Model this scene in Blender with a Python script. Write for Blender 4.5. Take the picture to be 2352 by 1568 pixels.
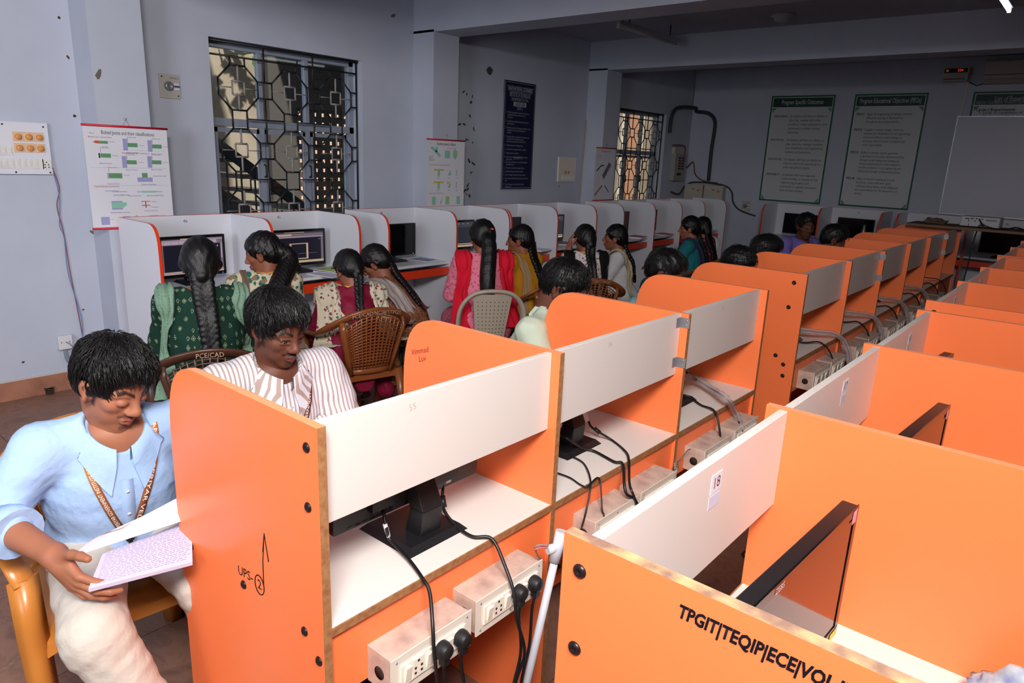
import bpy, bmesh, math, random
import numpy as np
from mathutils import Vector, Matrix
random.seed(7)
RNG = np.random.default_rng(7)
for o in list(bpy.data.objects):
    bpy.data.objects.remove(o)
SC = bpy.context.scene
COL = SC.collection

# ------------------------------------------------------------------ camera, world, light, exposure
CAM_H, F_PX, YAW, PITCH, ROLL = 1.701, 1600.09, 0.6944, -0.2584, 0.0421
cam = bpy.data.cameras.new('camera')
cam.sensor_fit = 'HORIZONTAL'; cam.sensor_width = 36.0
cam.lens = F_PX / 2352 * 36.0
cam.clip_start = 0.02; cam.clip_end = 100
cam_o = bpy.data.objects.new('camera', cam); COL.objects.link(cam_o)
_F = Vector((-math.sin(YAW) * math.cos(PITCH), math.cos(YAW) * math.cos(PITCH), math.sin(PITCH)))
_r = Vector((math.cos(YAW), math.sin(YAW), 0)); _u = _r.cross(_F)
_r2 = math.cos(ROLL) * _r + math.sin(ROLL) * _u; _u2 = -math.sin(ROLL) * _r + math.cos(ROLL) * _u
cam_o.matrix_world = Matrix(((_r2.x, _u2.x, -_F.x, 0), (_r2.y, _u2.y, -_F.y, 0), (_r2.z, _u2.z, -_F.z, CAM_H), (0, 0, 0, 1)))
SC.camera = cam_o

world = bpy.data.worlds.new('world'); SC.world = world; world.use_nodes = True
_bg = world.node_tree.nodes['Background']
_bg.inputs[0].default_value = (0.78, 0.86, 1.0, 1); _bg.inputs[1].default_value = 1.6

def area_light(name, loc, target, sx, sy, power, color=(1, 1, 1)):
    l = bpy.data.lights.new(name, 'AREA'); l.shape = 'RECTANGLE'; l.size = sx; l.size_y = sy; l.energy = power; l.color = color
    o = bpy.data.objects.new(name, l); COL.objects.link(o); o.location = loc
    d = Vector(target) - Vector(loc)
    o.rotation_euler = d.to_track_quat('-Z', 'Y').to_euler()
    return o
# light bounced off the white ceiling above the photographer
area_light('ceiling_bounce_light', (0.35, -0.35, 3.0), (-3.0, 0.9, 0.8), 1.1, 0.9, 266, (1.0, 0.955, 0.93))
# cool fill lamp added to brighten the left wall; no real source there
area_light('left_wall_fill', (-1.6, -2.3, 1.9), (-5.3, 2.3, 1.3), 1.8, 1.4, 34, (0.86, 0.92, 1.0)).data.spread = math.radians(95)
sun = bpy.data.lights.new('sun', 'SUN'); sun.energy = 9.0; sun.angle = math.radians(2); sun.color = (1, 0.93, 0.84)
sun_o = bpy.data.objects.new('sun', sun); COL.objects.link(sun_o)
sun_o.rotation_euler = Vector((-0.6, 0.2, -0.75)).to_track_quat('-Z', 'Y').to_euler()
SC.view_settings.view_transform = 'Standard'; SC.view_settings.look = 'None'
SC.view_settings.exposure = 0.0; SC.view_settings.gamma = 1.0; SC.view_settings.use_curve_mapping = False

# ------------------------------------------------------------------ materials
def lin(c):
    if isinstance(c, str):
        c = [int(c[i:i + 2], 16) / 255 for i in (0, 2, 4)]
    return tuple(v / 12.92 if v <= 0.04045 else ((v + 0.055) / 1.055) ** 2.4 for v in c)
MATS = {}
def mat(name, color, rough=0.5, spec=0.5, metal=0.0, var=None, vscale=8.0, bump=0.0, bscale=60.0, stretch=None, emit=None, estr=1.0, coat=0.0, alpha=None, trans=0.0):
    """principled material; var = second colour mixed in by noise; bump = noise relief"""
    if name in MATS: return MATS[name]
    m = bpy.data.materials.new(name); m.use_nodes = True
    nt = m.node_tree; b = nt.nodes['Principled BSDF']
    c = lin(color)
    b.inputs['Base Color'].default_value = (*c, 1)
    b.inputs['Roughness'].default_value = rough; b.inputs['Metallic'].default_value = metal
    b.inputs['Specular IOR Level'].default_value = spec
    if coat: b.inputs['Coat Weight'].default_value = coat; b.inputs['Coat Roughness'].default_value = 0.1
    if trans: b.inputs['Transmission Weight'].default_value = trans
    if alpha is not None: b.inputs['Alpha'].default_value = alpha
    if emit is not None:
        b.inputs['Emission Color'].default_value = (*lin(emit), 1); b.inputs['Emission Strength'].default_value = estr
    if var is not None or bump:
        tc = nt.nodes.new('ShaderNodeTexCoord'); mp = nt.nodes.new('ShaderNodeMapping')
        nt.links.new(tc.outputs['Object'], mp.inputs['Vector'])
        if stretch: mp.inputs['Scale'].default_value = stretch
    if var is not None:
        n = nt.nodes.new('ShaderNodeTexNoise'); n.inputs['Scale'].default_value = vscale; n.inputs['Detail'].default_value = 5
        nt.links.new(mp.outputs[0], n.inputs['Vector'])
        r = nt.nodes.new('ShaderNodeValToRGB'); r.color_ramp.elements[0].position = 0.35; r.color_ramp.elements[1].position = 0.7
        r.color_ramp.elements[0].color = (*c, 1); r.color_ramp.elements[1].color = (*lin(var), 1)
        nt.links.new(n.outputs['Fac'], r.inputs[0]); nt.links.new(r.outputs[0], b.inputs['Base Color'])
    if bump:
        n2 = nt.nodes.new('ShaderNodeTexNoise'); n2.inputs['Scale'].default_value = bscale; n2.inputs['Detail'].default_value = 4
        nt.links.new(mp.outputs[0], n2.inputs['Vector'])
        bp = nt.nodes.new('ShaderNodeBump'); bp.inputs['Strength'].default_value = bump; bp.inputs['Distance'].default_value = 0.01
        nt.links.new(n2.outputs['Fac'], bp.inputs['Height']); nt.links.new(bp.outputs[0], b.inputs['Normal'])
    MATS[name] = m
    return m
M_ORANGE = mat('orange_laminate', 'ff814a', 0.34, 0.45, bump=0.04, bscale=400)
M_ORANGE_EDGE = mat('orange_edge_band', 'ff9a6c', 0.4)
M_MDF = mat('bare_board_edge', 'a8784f', 0.75, 0.2, var='8a5c3a', vscale=60)
M_MDFW = mat('worn_board_edge', '8a6a5c', 0.8, 0.2, var='c8a878', vscale=30)
M_WHITE = mat('white_laminate', 'ded5cf', 0.35, 0.45, bump=0.03, bscale=300)
M_DESK = mat('cream_desk_laminate', 'e3dbd4', 0.38, 0.45, bump=0.03, bscale=300)
M_CWHITE = mat('white_wall_carrel_laminate', 'dfe0e8', 0.35, 0.45)
M_RED = mat('red_edge_band', 'e8401c', 0.35, 0.5)
M_WALL = mat('pale_blue_wall_paint', 'bcc1cf', 0.7, 0.25, var='b6bccb', vscale=3, bump=0.08, bscale=25)
M_CEIL = mat('white_ceiling_paint', 'aeafb8', 0.8, 0.2)
M_BLACK = mat('black_plastic', '17171a', 0.42, 0.5, bump=0.05, bscale=200)
M_BLACKG = mat('glossy_black_plastic', '0c0c0e', 0.18, 0.5)
M_CABLE = mat('black_cable', '141416', 0.4)
M_GREYC = mat('grey_cable', '7d8896', 0.45)
M_STEEL = mat('bright_steel', 'b8bcc0', 0.3, 0.5, 0.9)
M_PAPER = mat('white_paper', 'eeecf2', 0.8, 0.2)
M_INK = mat('black_ink', '16141c', 0.7, 0.1)
M_INKR = mat('red_ink', 'a8203a', 0.7, 0.1)
M_INKB = mat('blue_ink', '2c3c90', 0.7, 0.1)
M_IVORY = mat('ivory_plastic', 'e2d9cc', 0.4)

# ------------------------------------------------------------------ object helpers
def empty(name, loc=(0, 0, 0), rz=0.0, label=None, cat=None, group=None, kind=None):
    o = bpy.data.objects.new(name, None); COL.objects.link(o); o.location = loc; o.rotation_euler = (0, 0, rz); o.empty_display_size = 0.1
    tag(o, label, cat, group, kind); return o
def tag(o, label=None, cat=None, group=None, kind=None):
    if label: o['label'] = label
    if cat: o['category'] = cat
    if group: o['group'] = group
    if kind: o['kind'] = kind
    return o
def mesh_obj(name, mesh, parent=None, loc=(0, 0, 0)):
    o = bpy.data.objects.new(name, mesh); COL.objects.link(o)
    if parent: o.parent = parent
    o.location = loc
    return o
class G:
    """geometry collector: verts, faces, material index per face, smooth flag per face"""
    def __init__(s): s.v = []; s.f = []; s.m = []; s.s = []
    def add(s, vs, fs, mi=0, sm=False):
        n = len(s.v); s.v += [tuple(map(float, p)) for p in vs]
        for f in fs: s.f.append([n + i for i in f]); s.m.append(mi); s.s.append(sm)
        return s
    def box(s, a, b, mi=0, T=None):
        x0, y0, z0 = a; x1, y1, z1 = b
        vs = [(x0, y0, z0), (x1, y0, z0), (x1, y1, z0), (x0, y1, z0), (x0, y0, z1), (x1, y0, z1), (x1, y1, z1), (x0, y1, z1)]
        if T is not None: vs = [tuple(T @ Vector(p)) for p in vs]
        return s.add(vs, [(0, 3, 2, 1), (4, 5, 6, 7), (0, 1, 5, 4), (1, 2, 6, 5), (2, 3, 7, 6), (3, 0, 4, 7)], mi)
    def cbox(s, c, d, mi=0, T=None):
        return s.box([c[i] - d[i] / 2 for i in range(3)], [c[i] + d[i] / 2 for i in range(3)], mi, T)
    def rbox(s, a, b, r, ax=2, mi=0, n=4, T=None):
        """box with rounded corners about axis ax"""
        i, j = [(1, 2), (2, 0), (0, 1)][ax]
        pts = []
        for cx, cy, a0 in ((b[i] - r, b[j] - r, 0), (a[i] + r, b[j] - r, 90), (a[i] + r, a[j] + r, 180), (b[i] - r, a[j] + r, 270)):
            for k in range(n + 1):
                t = math.radians(a0 + 90 * k / n); pts.append((cx + r * math.cos(t), cy + r * math.sin(t)))
        def mk(p, h):
            q = [0, 0, 0]; q[i] = p[0]; q[j] = p[1]; q[ax] = h; return tuple(q)
        return s.prism([mk(p, a[ax]) for p in pts], [mk(p, b[ax]) for p in pts], mi, T=T)
    def prism(s, lo, hi, mi=0, mside=None, T=None, sm=False):
        n = len(lo)
        vs = list(lo) + list(hi)
        if T is not None: vs = [tuple(T @ Vector(p)) for p in vs]
        s.add(vs, [list(range(n))[::-1], list(range(n, 2 * n))], mi)
        base = len(s.v) - 2 * n
        for k in range(n):
            s.f.append([base + k, base + (k + 1) % n, base + n + (k + 1) % n, base + n + k])
            s.m.append(mi if mside is None else (mside[k] if isinstance(mside, (list, tuple)) else mside)); s.s.append(sm)
        return s
    def tube(s, pts, r, n=8, mi=0, cap=True, flat=None):
        """round tube along a polyline; r scalar or list; flat = (scale side, scale up)"""
        P = [Vector(p) for p in pts]; L = len(P)
        rs = [r] * L if not hasattr(r, '__len__') else r
        up = Vector((0, 0, 1)); rings = []
        t0 = (P[1] - P[0]).normalized()
        nrm = t0.cross(up)
        if nrm.length < 1e-3: nrm = t0.cross(Vector((1, 0, 0)))
        nrm.normalize()
        for k in range(L):
            t = (P[min(k + 1, L - 1)] - P[max(k - 1, 0)])
            if t.length < 1e-9: t = t0
            t.normalize()
            nrm = (nrm - t * nrm.dot(t))
            if nrm.length < 1e-6: nrm = t.orthogonal()
            nrm.normalize(); bn = t.cross(nrm)
            fa, fb = flat if flat else (1, 1)
            rings.append([P[k] + nrm * math.cos(2 * math.pi * i / n) * rs[k] * fa + bn * math.sin(2 * math.pi * i / n) * rs[k] * fb for i in range(n)])
        vs = [p for rg in rings for p in rg]; fs = []
        for k in range(L - 1):
            for i in range(n):
                fs.append((k * n + i, k * n + (i + 1) % n, (k + 1) * n + (i + 1) % n, (k + 1) * n + i))
        s.add(vs, fs, mi, True)
        if cap:
            b = len(s.v) - len(vs)
            s.f.append([b + i for i in range(n)][::-1]); s.m.append(mi); s.s.append(False)
            s.f.append([b + (L - 1) * n + i for i in range(n)]); s.m.append(mi); s.s.append(False)
        return s
    def lathe(s, prof, c, ax=(0, 0, 1), n=20, mi=0, sm=True):
        """profile [(r,h)] revolved about axis ax through c"""
        a = Vector(ax).normalized(); u = a.orthogonal().normalized(); w = a.cross(u); c = Vector(c)
        vs = []; fs = []
        for r, h in prof:
            for i in range(n):
                t = 2 * math.pi * i / n; vs.append(c + a * h + (u * math.cos(t) + w * math.sin(t)) * r)
        for k in range(len(prof) - 1):
            for i in range(n): fs.append((k * n + i, k * n + (i + 1) % n, (k + 1) * n + (i + 1) % n, (k + 1) * n + i))
        s.add(vs, fs, mi, sm)
        b = len(s.v) - len(vs)
        if prof[0][0] > 1e-5: s.f.append([b + i for i in range(n)][::-1]); s.m.append(mi); s.s.append(False)
        if prof[-1][0] > 1e-5: s.f.append([b + (len(prof) - 1) * n + i for i in range(n)]); s.m.append(mi); s.s.append(False)
        return s
    def grid(s, P, mi=0, closed=False, sm=True):
        """P[i][j] points"""
        a = len(P); b = len(P[0]); vs = [q for row in P for q in row]; fs = []
        for i in range(a - 1):
            for j in range(b - (0 if closed else 1)):
                fs.append((i * b + j, i * b + (j + 1) % b, (i + 1) * b + (j + 1) % b, (i + 1) * b + j))
        return s.add(vs, fs, mi, sm)
    def obj(s, name, mats, parent=None, loc=(0, 0, 0), recalc=True, bevel=0.0, mesh_only=False):
        me = bpy.data.meshes.new(name); me.from_pydata(s.v, [], s.f)
        if not isinstance(mats, (list, tuple)): mats = [mats]
        for m in mats: me.materials.append(m)
        me.polygons.foreach_set('material_index', s.m); me.polygons.foreach_set('use_smooth', s.s)
        if recalc or bevel:
            bm = bmesh.new(); bm.from_mesh(me)
            if recalc: bmesh.ops.recalc_face_normals(bm, faces=bm.faces)
            if bevel:
                es = [e for e in bm.edges if len(e.link_faces) == 2 and e.calc_face_angle() > 0.6]
                bmesh.ops.bevel(bm, geom=es, offset=bevel, segments=2, profile=0.5, affect='EDGES', clamp_overlap=True)
            bm.to_mesh(me); bm.free()
        me.update()
        if mesh_only: return me
        return mesh_obj(name, me, parent, loc)
def copy_tree(o, parent=None):
    c = o.copy(); COL.objects.link(c); c.parent = parent
    for ch in [q for q in bpy.data.objects if q.parent == o]: copy_tree(ch, c)
    return c
def spline(pts, n=8):
    """Catmull-Rom through pts"""
    P = [Vector(p) for p in pts]; out = []
    for i in range(len(P) - 1):
        p0 = P[max(i - 1, 0)]; p1 = P[i]; p2 = P[i + 1]; p3 = P[min(i + 2, len(P) - 1)]
        for k in range(n):
            t = k / n
            out.append(0.5 * ((2 * p1) + (-p0 + p2) * t + (2 * p0 - 5 * p1 + 4 * p2 - p3) * t * t + (-p0 + 3 * p1 - 3 * p2 + p3) * t ** 3))
    out.append(P[-1]); return out
def frame(o, ex, ey):
    """matrix with origin o, x axis ex, y axis ey"""
    ex = Vector(ex).normalized(); ey = Vector(ey); ey = (ey - ex * ey.dot(ex)).normalized(); ez = ex.cross(ey)
    o = Vector(o)
    return Matrix(((ex.x, ey.x, ez.x, o.x), (ex.y, ey.y, ez.y, o.y), (ex.z, ey.z, ez.z, o.z), (0, 0, 0, 1)))
def text_mesh(name, body, size, align='LEFT', space=1.0, width=1.0, ext=0.0, shear=0.0, offset=0.0):
    cu = bpy.data.curves.new(name, 'FONT'); cu.body = body; cu.size = size; cu.align_x = align; cu.align_y = 'CENTER'
    cu.space_line = space; cu.resolution_u = 2; cu.extrude = ext; cu.shear = shear; cu.offset = offset
    o = bpy.data.objects.new(name, cu)
    me = bpy.data.meshes.new_from_object(o)
    bpy.data.objects.remove(o); bpy.data.curves.remove(cu)
    if width != 1.0:
        for v in me.vertices: v.co.x *= width
    return me
def text(name, body, size, T, m, parent=None, align='CENTER', fit=None, **k):
    """flat lettering; T = frame (x right, y up, z out) in parent space; fit = width in metres to squeeze to"""
    me = text_mesh(name, body, size, align, **k)
    if fit:
        xs = [v.co.x for v in me.vertices]
        if xs:
            f = fit / max(1e-6, max(xs) - min(xs))
            for v in me.vertices: v.co.x *= f
    me.transform(T); me.materials.clear(); me.materials.append(m)
    return mesh_obj(name, me, parent)
# ------------------------------------------------------------------ the room
XW, YF, XR, YB, ZC = -5.338, 10.62, 4.6, -2.6, 3.12     # left wall, far wall, right wall, back wall, ceiling
PIL = [(1.835, 2.165), (4.77, 5.10), (7.70, 8.03)]; XP = -5.06; ZBEAM = 2.785
WIN1 = (2.753, 4.16, 0.98, 2.473); WIN2 = (8.49, 9.80, 0.98, 2.41); TW = 0.24

def m_tile():
    m = bpy.data.materials.new('brown_marbled_floor_tile'); m.use_nodes = True; nt = m.node_tree; b = nt.nodes['Principled BSDF']
    tc = nt.nodes.new('ShaderNodeTexCoord'); oi = nt.nodes.new('ShaderNodeObjectInfo'); ad = nt.nodes.new('ShaderNodeVectorMath'); ad.operation = 'MULTIPLY_ADD'
    nt.links.new(oi.outputs['Random'], ad.inputs[0]); ad.inputs[1].default_value = (37, 53, 11); nt.links.new(tc.outputs['Object'], ad.inputs[2])
    n = nt.nodes.new('ShaderNodeTexNoise'); n.inputs['Scale'].default_value = 5.5; n.inputs['Detail'].default_value = 9; n.inputs['Roughness'].default_value = 0.65; n.inputs['Distortion'].default_value = 1.6
    nt.links.new(ad.outputs[0], n.inputs['Vector'])
    r = nt.nodes.new('ShaderNodeValToRGB'); e = r.color_ramp.elements
    e[0].position = 0.3; e[0].color = (*lin('6f5146'), 1); e[1].position = 0.72; e[1].color = (*lin('a8806c'), 1)
    k = e.new(0.5); k.color = (*lin('8d6857'), 1); k = e.new(0.6); k.color = (*lin('7a5a4c'), 1)
    nt.links.new(n.outputs['Fac'], r.inputs[0]); nt.links.new(r.outputs[0], b.inputs['Base Color'])
    b.inputs['Roughness'].default_value = 0.45; b.inputs['Specular IOR Level'].default_value = 0.35
    return m
M_TILE = m_tile()
M_GROUT = mat('dark_grout', '4a3830', 0.9, 0.1)
M_SKIRT = mat('terracotta_marble_skirting', 'b07a62', 0.45, 0.35, var='8f604d', vscale=7)

floor = G().box((XW - TW, YB - 0.1, -0.12), (XR + 0.1, YF + 0.1, -0.008)).obj('floor', M_GROUT); tag(floor, 'floor of brown marbled tiles', None, None, 'structure')
TS = 0.6
tile_me = G().box((0.0015, 0.0015, -0.01), (TS - 0.0015, TS - 0.0015, 0)).obj('floor_tile', M_TILE, mesh_only=True, bevel=0.001)
for i in range(8):
    for j in range(18):
        mesh_obj('floor_tile', tile_me, floor, (-5.33 + i * TS, -0.2 + j * TS, 0))
G().box((-0.53, YB, -0.01), (XR, YF, 0)).box((XW, YB, -0.01), (-0.53, -0.2, 0)).box((XW, -0.2 + 18 * TS, -0.01), (-0.53, YF, 0)).obj('floor_tile_field', M_TILE, floor)

def wall_pieces(g, y0, y1, wins):
    x0, x1 = XW - TW, XW
    yy = y0
    for (a, b, z0, z1) in wins:
        g.box((x0, yy, 0), (x1, a, ZC)); g.box((x0, a, 0), (x1, b, z0)); g.box((x0, a, z1), (x1, b, ZC)); yy = b
    g.box((x0, yy, 0), (x1, y1, ZC))
g = G(); wall_pieces(g, YB, YF, [WIN1, WIN2])
wall_left = tag(g.obj('wall_left', M_WALL, recalc=False), 'pale blue wall with two grilled windows', None, None, 'structure')
for a, b in PIL: G().box((XW, a, 0), (XP, b, ZBEAM + 0.02)).obj('pilaster', M_WALL, wall_left)
wall_far = tag(G().box((XW - TW, YF, 0), (XR, YF + 0.2, ZC)).obj('wall_far', M_WALL), 'far end wall carrying posters and whiteboard', None, None, 'structure')
tag(G().box((XR, YB, 0), (XR + 0.2, YF, ZC)).obj('wall_right', M_WALL), 'side wall out of view', None, None, 'structure')
tag(G().box((XW - TW, YB - 0.2, 0), (XR + 0.2, YB, ZC)).obj('wall_back', M_WALL), 'wall behind the photographer', None, None, 'structure')
ceiling = tag(G().box((XW - TW, YB - 0.2, ZC), (XR + 0.2, YF + 0.2, ZC + 0.15)).obj('ceiling', M_CEIL), 'plain painted ceiling crossed by beams', None, None, 'structure')
for a, b in PIL: G().box((XW, a, ZBEAM), (XR, b, ZC)).obj('beam', M_WALL, ceiling)
# skirting tiles along the left wall
bb = empty('baseboard_left', (XW, 0, 0), label='terracotta tile skirting along the pale blue wall', kind='structure')
yy = YB
while yy < 1.83:
    y2 = min(yy + 0.6, 1.833); G().box((0, yy + 0.001, 0), (0.012, y2 - 0.001, 0.128)).obj('skirting_tile', M_SKIRT, bb, bevel=0.001); yy += 0.6
G().box((0, YB, 0.128), (0.010, 1.833, 0.136)).obj('skirting_grout', mat('pale_grout', 'c4bcb4', 0.9), bb)
for a, b in ((PIL[0][1], PIL[1][0]), (PIL[1][1], PIL[2][0]), (PIL[2][1], YF)):
    k = a
    while k < b - 0.02:
        k2 = min(k + 0.6, b); G().box((0, k + 0.001, 0), (0.012, k2 - 0.001, 0.128)).obj('skirting_tile', M_SKIRT, bb); k += 0.6
# paint chips, plugs and scuffs in the wall
def chip(y, z, w, h, x=XW, c=None, rot=0.3):
    pts = []
    for k in range(9):
        t = 2 * math.pi * k / 9; q = 0.7 + 0.5 * random.random()
        yy_, zz_ = math.cos(t) * w / 2 * q, math.sin(t) * h / 2 * q
        pts.append((y + yy_ * math.cos(rot) - zz_ * math.sin(rot), z + yy_ * math.sin(rot) + zz_ * math.cos(rot)))
    G().prism([(x + 0.0004, p[0], p[1]) for p in pts], [(x + 0.0016, p[0], p[1]) for p in pts]).obj('paint_chip', c or mat('bare_plaster', '6e665c', 0.9, 0.1), wall_left)
M_PLUG = mat('brown_wall_plug', '55392c', 0.8, 0.1)
for y, z, w, h in ((1.775, 2.44, .02, .022), (1.80, 2.21, .015, .03), (1.76, 2.66, .03, .04)): chip(y, z, w, h, c=M_PLUG)
chip(1.80, 1.845, .022, .022, c=M_PLUG); chip(1.83, 1.08, .02, .05, rot=0.9); chip(1.87, 2.10, .03, .07, x=XP, rot=-0.4)
chip(1.715, 0.55, .016, .014, c=M_PLUG); chip(1.32, 0.245, .018, .015, c=M_PLUG); chip(4.52, 2.90, .06, .03)
for k in range(26):
    chip(5.55 + random.gauss(0, .06), 1.25 + random.random() * 1.1, .012 + .02 * random.random(), .02 + .05 * random.random(), rot=random.random() * 3, c=mat('dark_scuff', '4d4c50', 0.9, 0.1))
for k in range(9): chip(7.30 + random.gauss(0, .09), 1.25 + random.random() * .4, .012, .03, rot=random.random() * 3, c=MATS['dark_scuff'])
chip(5.85, 2.58, .09, .10, c=MATS['dark_scuff'])

# ------------------------------------------------------------------ windows with welded grilles
def m_glass():
    m = bpy.data.materials.new('window_glass'); m.use_nodes = True; nt = m.node_tree; nt.nodes.clear()
    out = nt.nodes.new('ShaderNodeOutputMaterial'); mx = nt.nodes.new('ShaderNodeMixShader'); tr = nt.nodes.new('ShaderNodeBsdfTransparent'); gl = nt.nodes.new('ShaderNodeBsdfGlossy')
    lw = nt.nodes.new('ShaderNodeLayerWeight'); lw.inputs[0].default_value = 0.5; pw = nt.nodes.new('ShaderNodeMath'); pw.operation = 'POWER'; pw.inputs[1].default_value = 4.0; nt.links.new(lw.outputs['Facing'], pw.inputs[0]); fr = nt.nodes.new('ShaderNodeMath'); fr.operation = 'MULTIPLY_ADD'; fr.inputs[1].default_value = 0.6; fr.inputs[2].default_value = 0.035; nt.links.new(pw.outputs[0], fr.inputs[0]); gl.inputs['Roughness'].default_value = 0.02
    tr.inputs[0].default_value = (0.74, 0.77, 0.78, 1)
    nt.links.new(fr.outputs[0], mx.inputs[0]); nt.links.new(tr.outputs[0], mx.inputs[1]); nt.links.new(gl.outputs[0], mx.inputs[2]); nt.links.new(mx.outputs[0], out.inputs[0])
    return m
M_GLASS = m_glass()
M_FRAME = mat('grey_blue_window_frame', '8d95a4', 0.5)
M_IRON = mat('black_iron', '1b1a1d', 0.5)
M_IRONL = mat('grey_painted_iron', '9b948f', 0.5)
def window(name, W, ncol, c0, cp, rows, label):
    y0, y1, z0, z1 = W
    w = empty(name, (XW, y0, z0), label=label, kind='structure')
    def L(x, y, z): return (x, y - y0, z - z0)
    xg, xf = -0.045, -0.16
    g = G()
    for a, b in (((y0, z0), (y1, z0 + .05)), ((y0, z1 - .05), (y1, z1)), ((y0, z0), (y0 + .05, z1)), ((y1 - .05, z0), (y1, z1))):
        g.box(L(xf - .03, *a), L(xf + .03, *b))
    zt = z0 + (z1 - z0) * 0.60
    g.box(L(xf - .03, y0, zt - .03), L(xf + .03, y1, zt + .03))
    g.obj('window_frame', M_FRAME, w, bevel=0.003)
    n = 3
    for k in range(n):
        a = y0 + .05 + (y1 - y0 - .1) * k / n; b = y0 + .05 + (y1 - y0 - .1) * (k + 1) / n
        if k: G().box(L(xf - .025, a - .018, z0 + .05), L(xf + .025, a + .018, z1 - .05)).obj('mullion', M_FRAME, w, bevel=0.002)
        for (za, zb) in ((z0 + .05, zt - .03), (zt + .03, z1 - .05)):
            p = G().box(L(xf - .002, a, za), L(xf + .002, b, zb)).obj('pane', M_GLASS, w)
        s = G(); s.box(L(xf + .005, a + .028, z0 + .05), L(xf + .02, a + .05, zt - .04)); s.box(L(xf + .005, b - .05, z0 + .05), L(xf + .02, b - .028, zt - .04))
        s.box(L(xf + .005, a + .028, zt - .075), L(xf + .02, b - .028, zt - .04)); s.obj('casement', M_FRAME, w)
        if k: G().tube([L(xf + .03, a, zt - .42), L(xf + .055, a, zt - .41), L(xf + .055, a, zt - .33), L(xf + .03, a, zt - .32)], .008, 6).obj('window_handle', M_IRON, w)
    # grille: octagons on a grid, joined by short bars, each with a small square on spokes
    hw, sd = cp * 0.362, cp * 0.135
    rr = 0.0075
    fr = G()
    for a, b in (((y0 + .012, z0 + .01), (y1 - .012, z0 + .01)), ((y0 + .012, z1 - .012), (y1 - .012, z1 - .012)), ((y0 + .012, z0), (y0 + .012, z1)), ((y1 - .03, z0), (y1 - .03, z1))):
        fr.tube([L(xg, *a), L(xg, *b)], 0.011, 4)
    fr.obj('grille_frame', M_IRON, w)
    cols = [c0 + cp * k for k in range(ncol)]
    def clampy(y): return min(max(y, y0 + .012), y1 - .03)
    for ic, yc in enumerate(cols):
        for ir, zc in enumerate(rows):
            pts = [(-sd, hw), (sd, hw), (hw, sd), (hw, -sd), (sd, -hw), (-sd, -hw), (-hw, -sd), (-hw, sd)]
            q = [L(xg, clampy(yc + a), min(max(zc + b, z0 + .01), z1 - .02)) for a, b in pts]
            g = G()
            for k in range(8):
                if (Vector(q[k]) - Vector(q[(k + 1) % 8])).length > 0.01: g.tube([q[k], q[(k + 1) % 8]], rr, 4)
            g.obj('grille_octagon', M_IRON, w)
            s = sd * 0.82
            g = G()
            ring = [(-s, s), (s, s), (s, -s), (-s, -s)]
            for k in range(4):
                a, b = ring[k], ring[(k + 1) % 4]; g.tube([L(xg, clampy(yc + a[0]), max(zc + a[1], z0 + .01)), L(xg, clampy(yc + b[0]), max(zc + b[1], z0 + .01))], 0.008, 4)
            g.tube([L(xg, yc, zc + s), L(xg, yc, zc + hw)], 0.009, 4)
            if zc - hw > z0: g.tube([L(xg, yc, zc - s), L(xg, yc, zc - hw)], 0.009, 4)
            for sg in (-1, 1):
                if y0 < yc + sg * hw < y1: g.tube([L(xg, yc + sg * s, zc), L(xg, yc + sg * hw, zc)], 0.004, 4)
            g.obj('grille_square', M_IRONL, w)
            bar = G()
            # links to the right neighbour / frame
            yr = cols[ic + 1] - hw if ic + 1 < ncol else y1 - .03
            if yr > yc + hw:
                for dz in (-sd, sd): bar.tube([L(xg, yc + hw, zc + dz), L(xg, yr, zc + dz)], rr, 4)
            zn = rows[ir + 1] + hw if ir + 1 < len(rows) else z0
            zp = z1 - .012 if ir == 0 else None
            for dy in (-sd, sd):
                if zc - hw > zn: bar.tube([L(xg, yc + dy, zc - hw), L(xg, yc + dy, zn)], rr, 4)
                if zp: bar.tube([L(xg, yc + dy, zc + hw), L(xg, yc + dy, zp - .10)], rr, 4)
            ym = yc + cp / 2
            if ym < y1 - .05:
                bar.tube([L(xg, ym, zc - sd), L(xg, ym, (rows[ir + 1] + sd) if ir + 1 < len(rows) else z0)], rr, 4)
                if zp: bar.tube([L(xg, ym, zc + sd), L(xg, ym, zp)], rr, 4)
                zmid = zc - cp / 2
                if zmid > z0: bar.tube([L(xg, yc + sd, zmid), L(xg, min(yc + cp - sd, y1 - .03), zmid)], rr * .8, 4)
            if len(bar.v): bar.obj('grille_bar', M_IRON, w)
    G().tube([L(xg, y0 + .012, z1 - .112), L(xg, y1 - .03, z1 - .112)], rr, 4).obj('grille_bar', M_IRON, w)
    return w
window('window_1', WIN1, 3, 2.995, 0.455, [2.135, 1.665, 1.19], 'window with black octagon grille overlooking a staircase')
window('window_2', WIN2, 3, 8.72, 0.415, [2.10, 1.66, 1.20], 'narrow grilled window beside the wiring cabinets')

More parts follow.
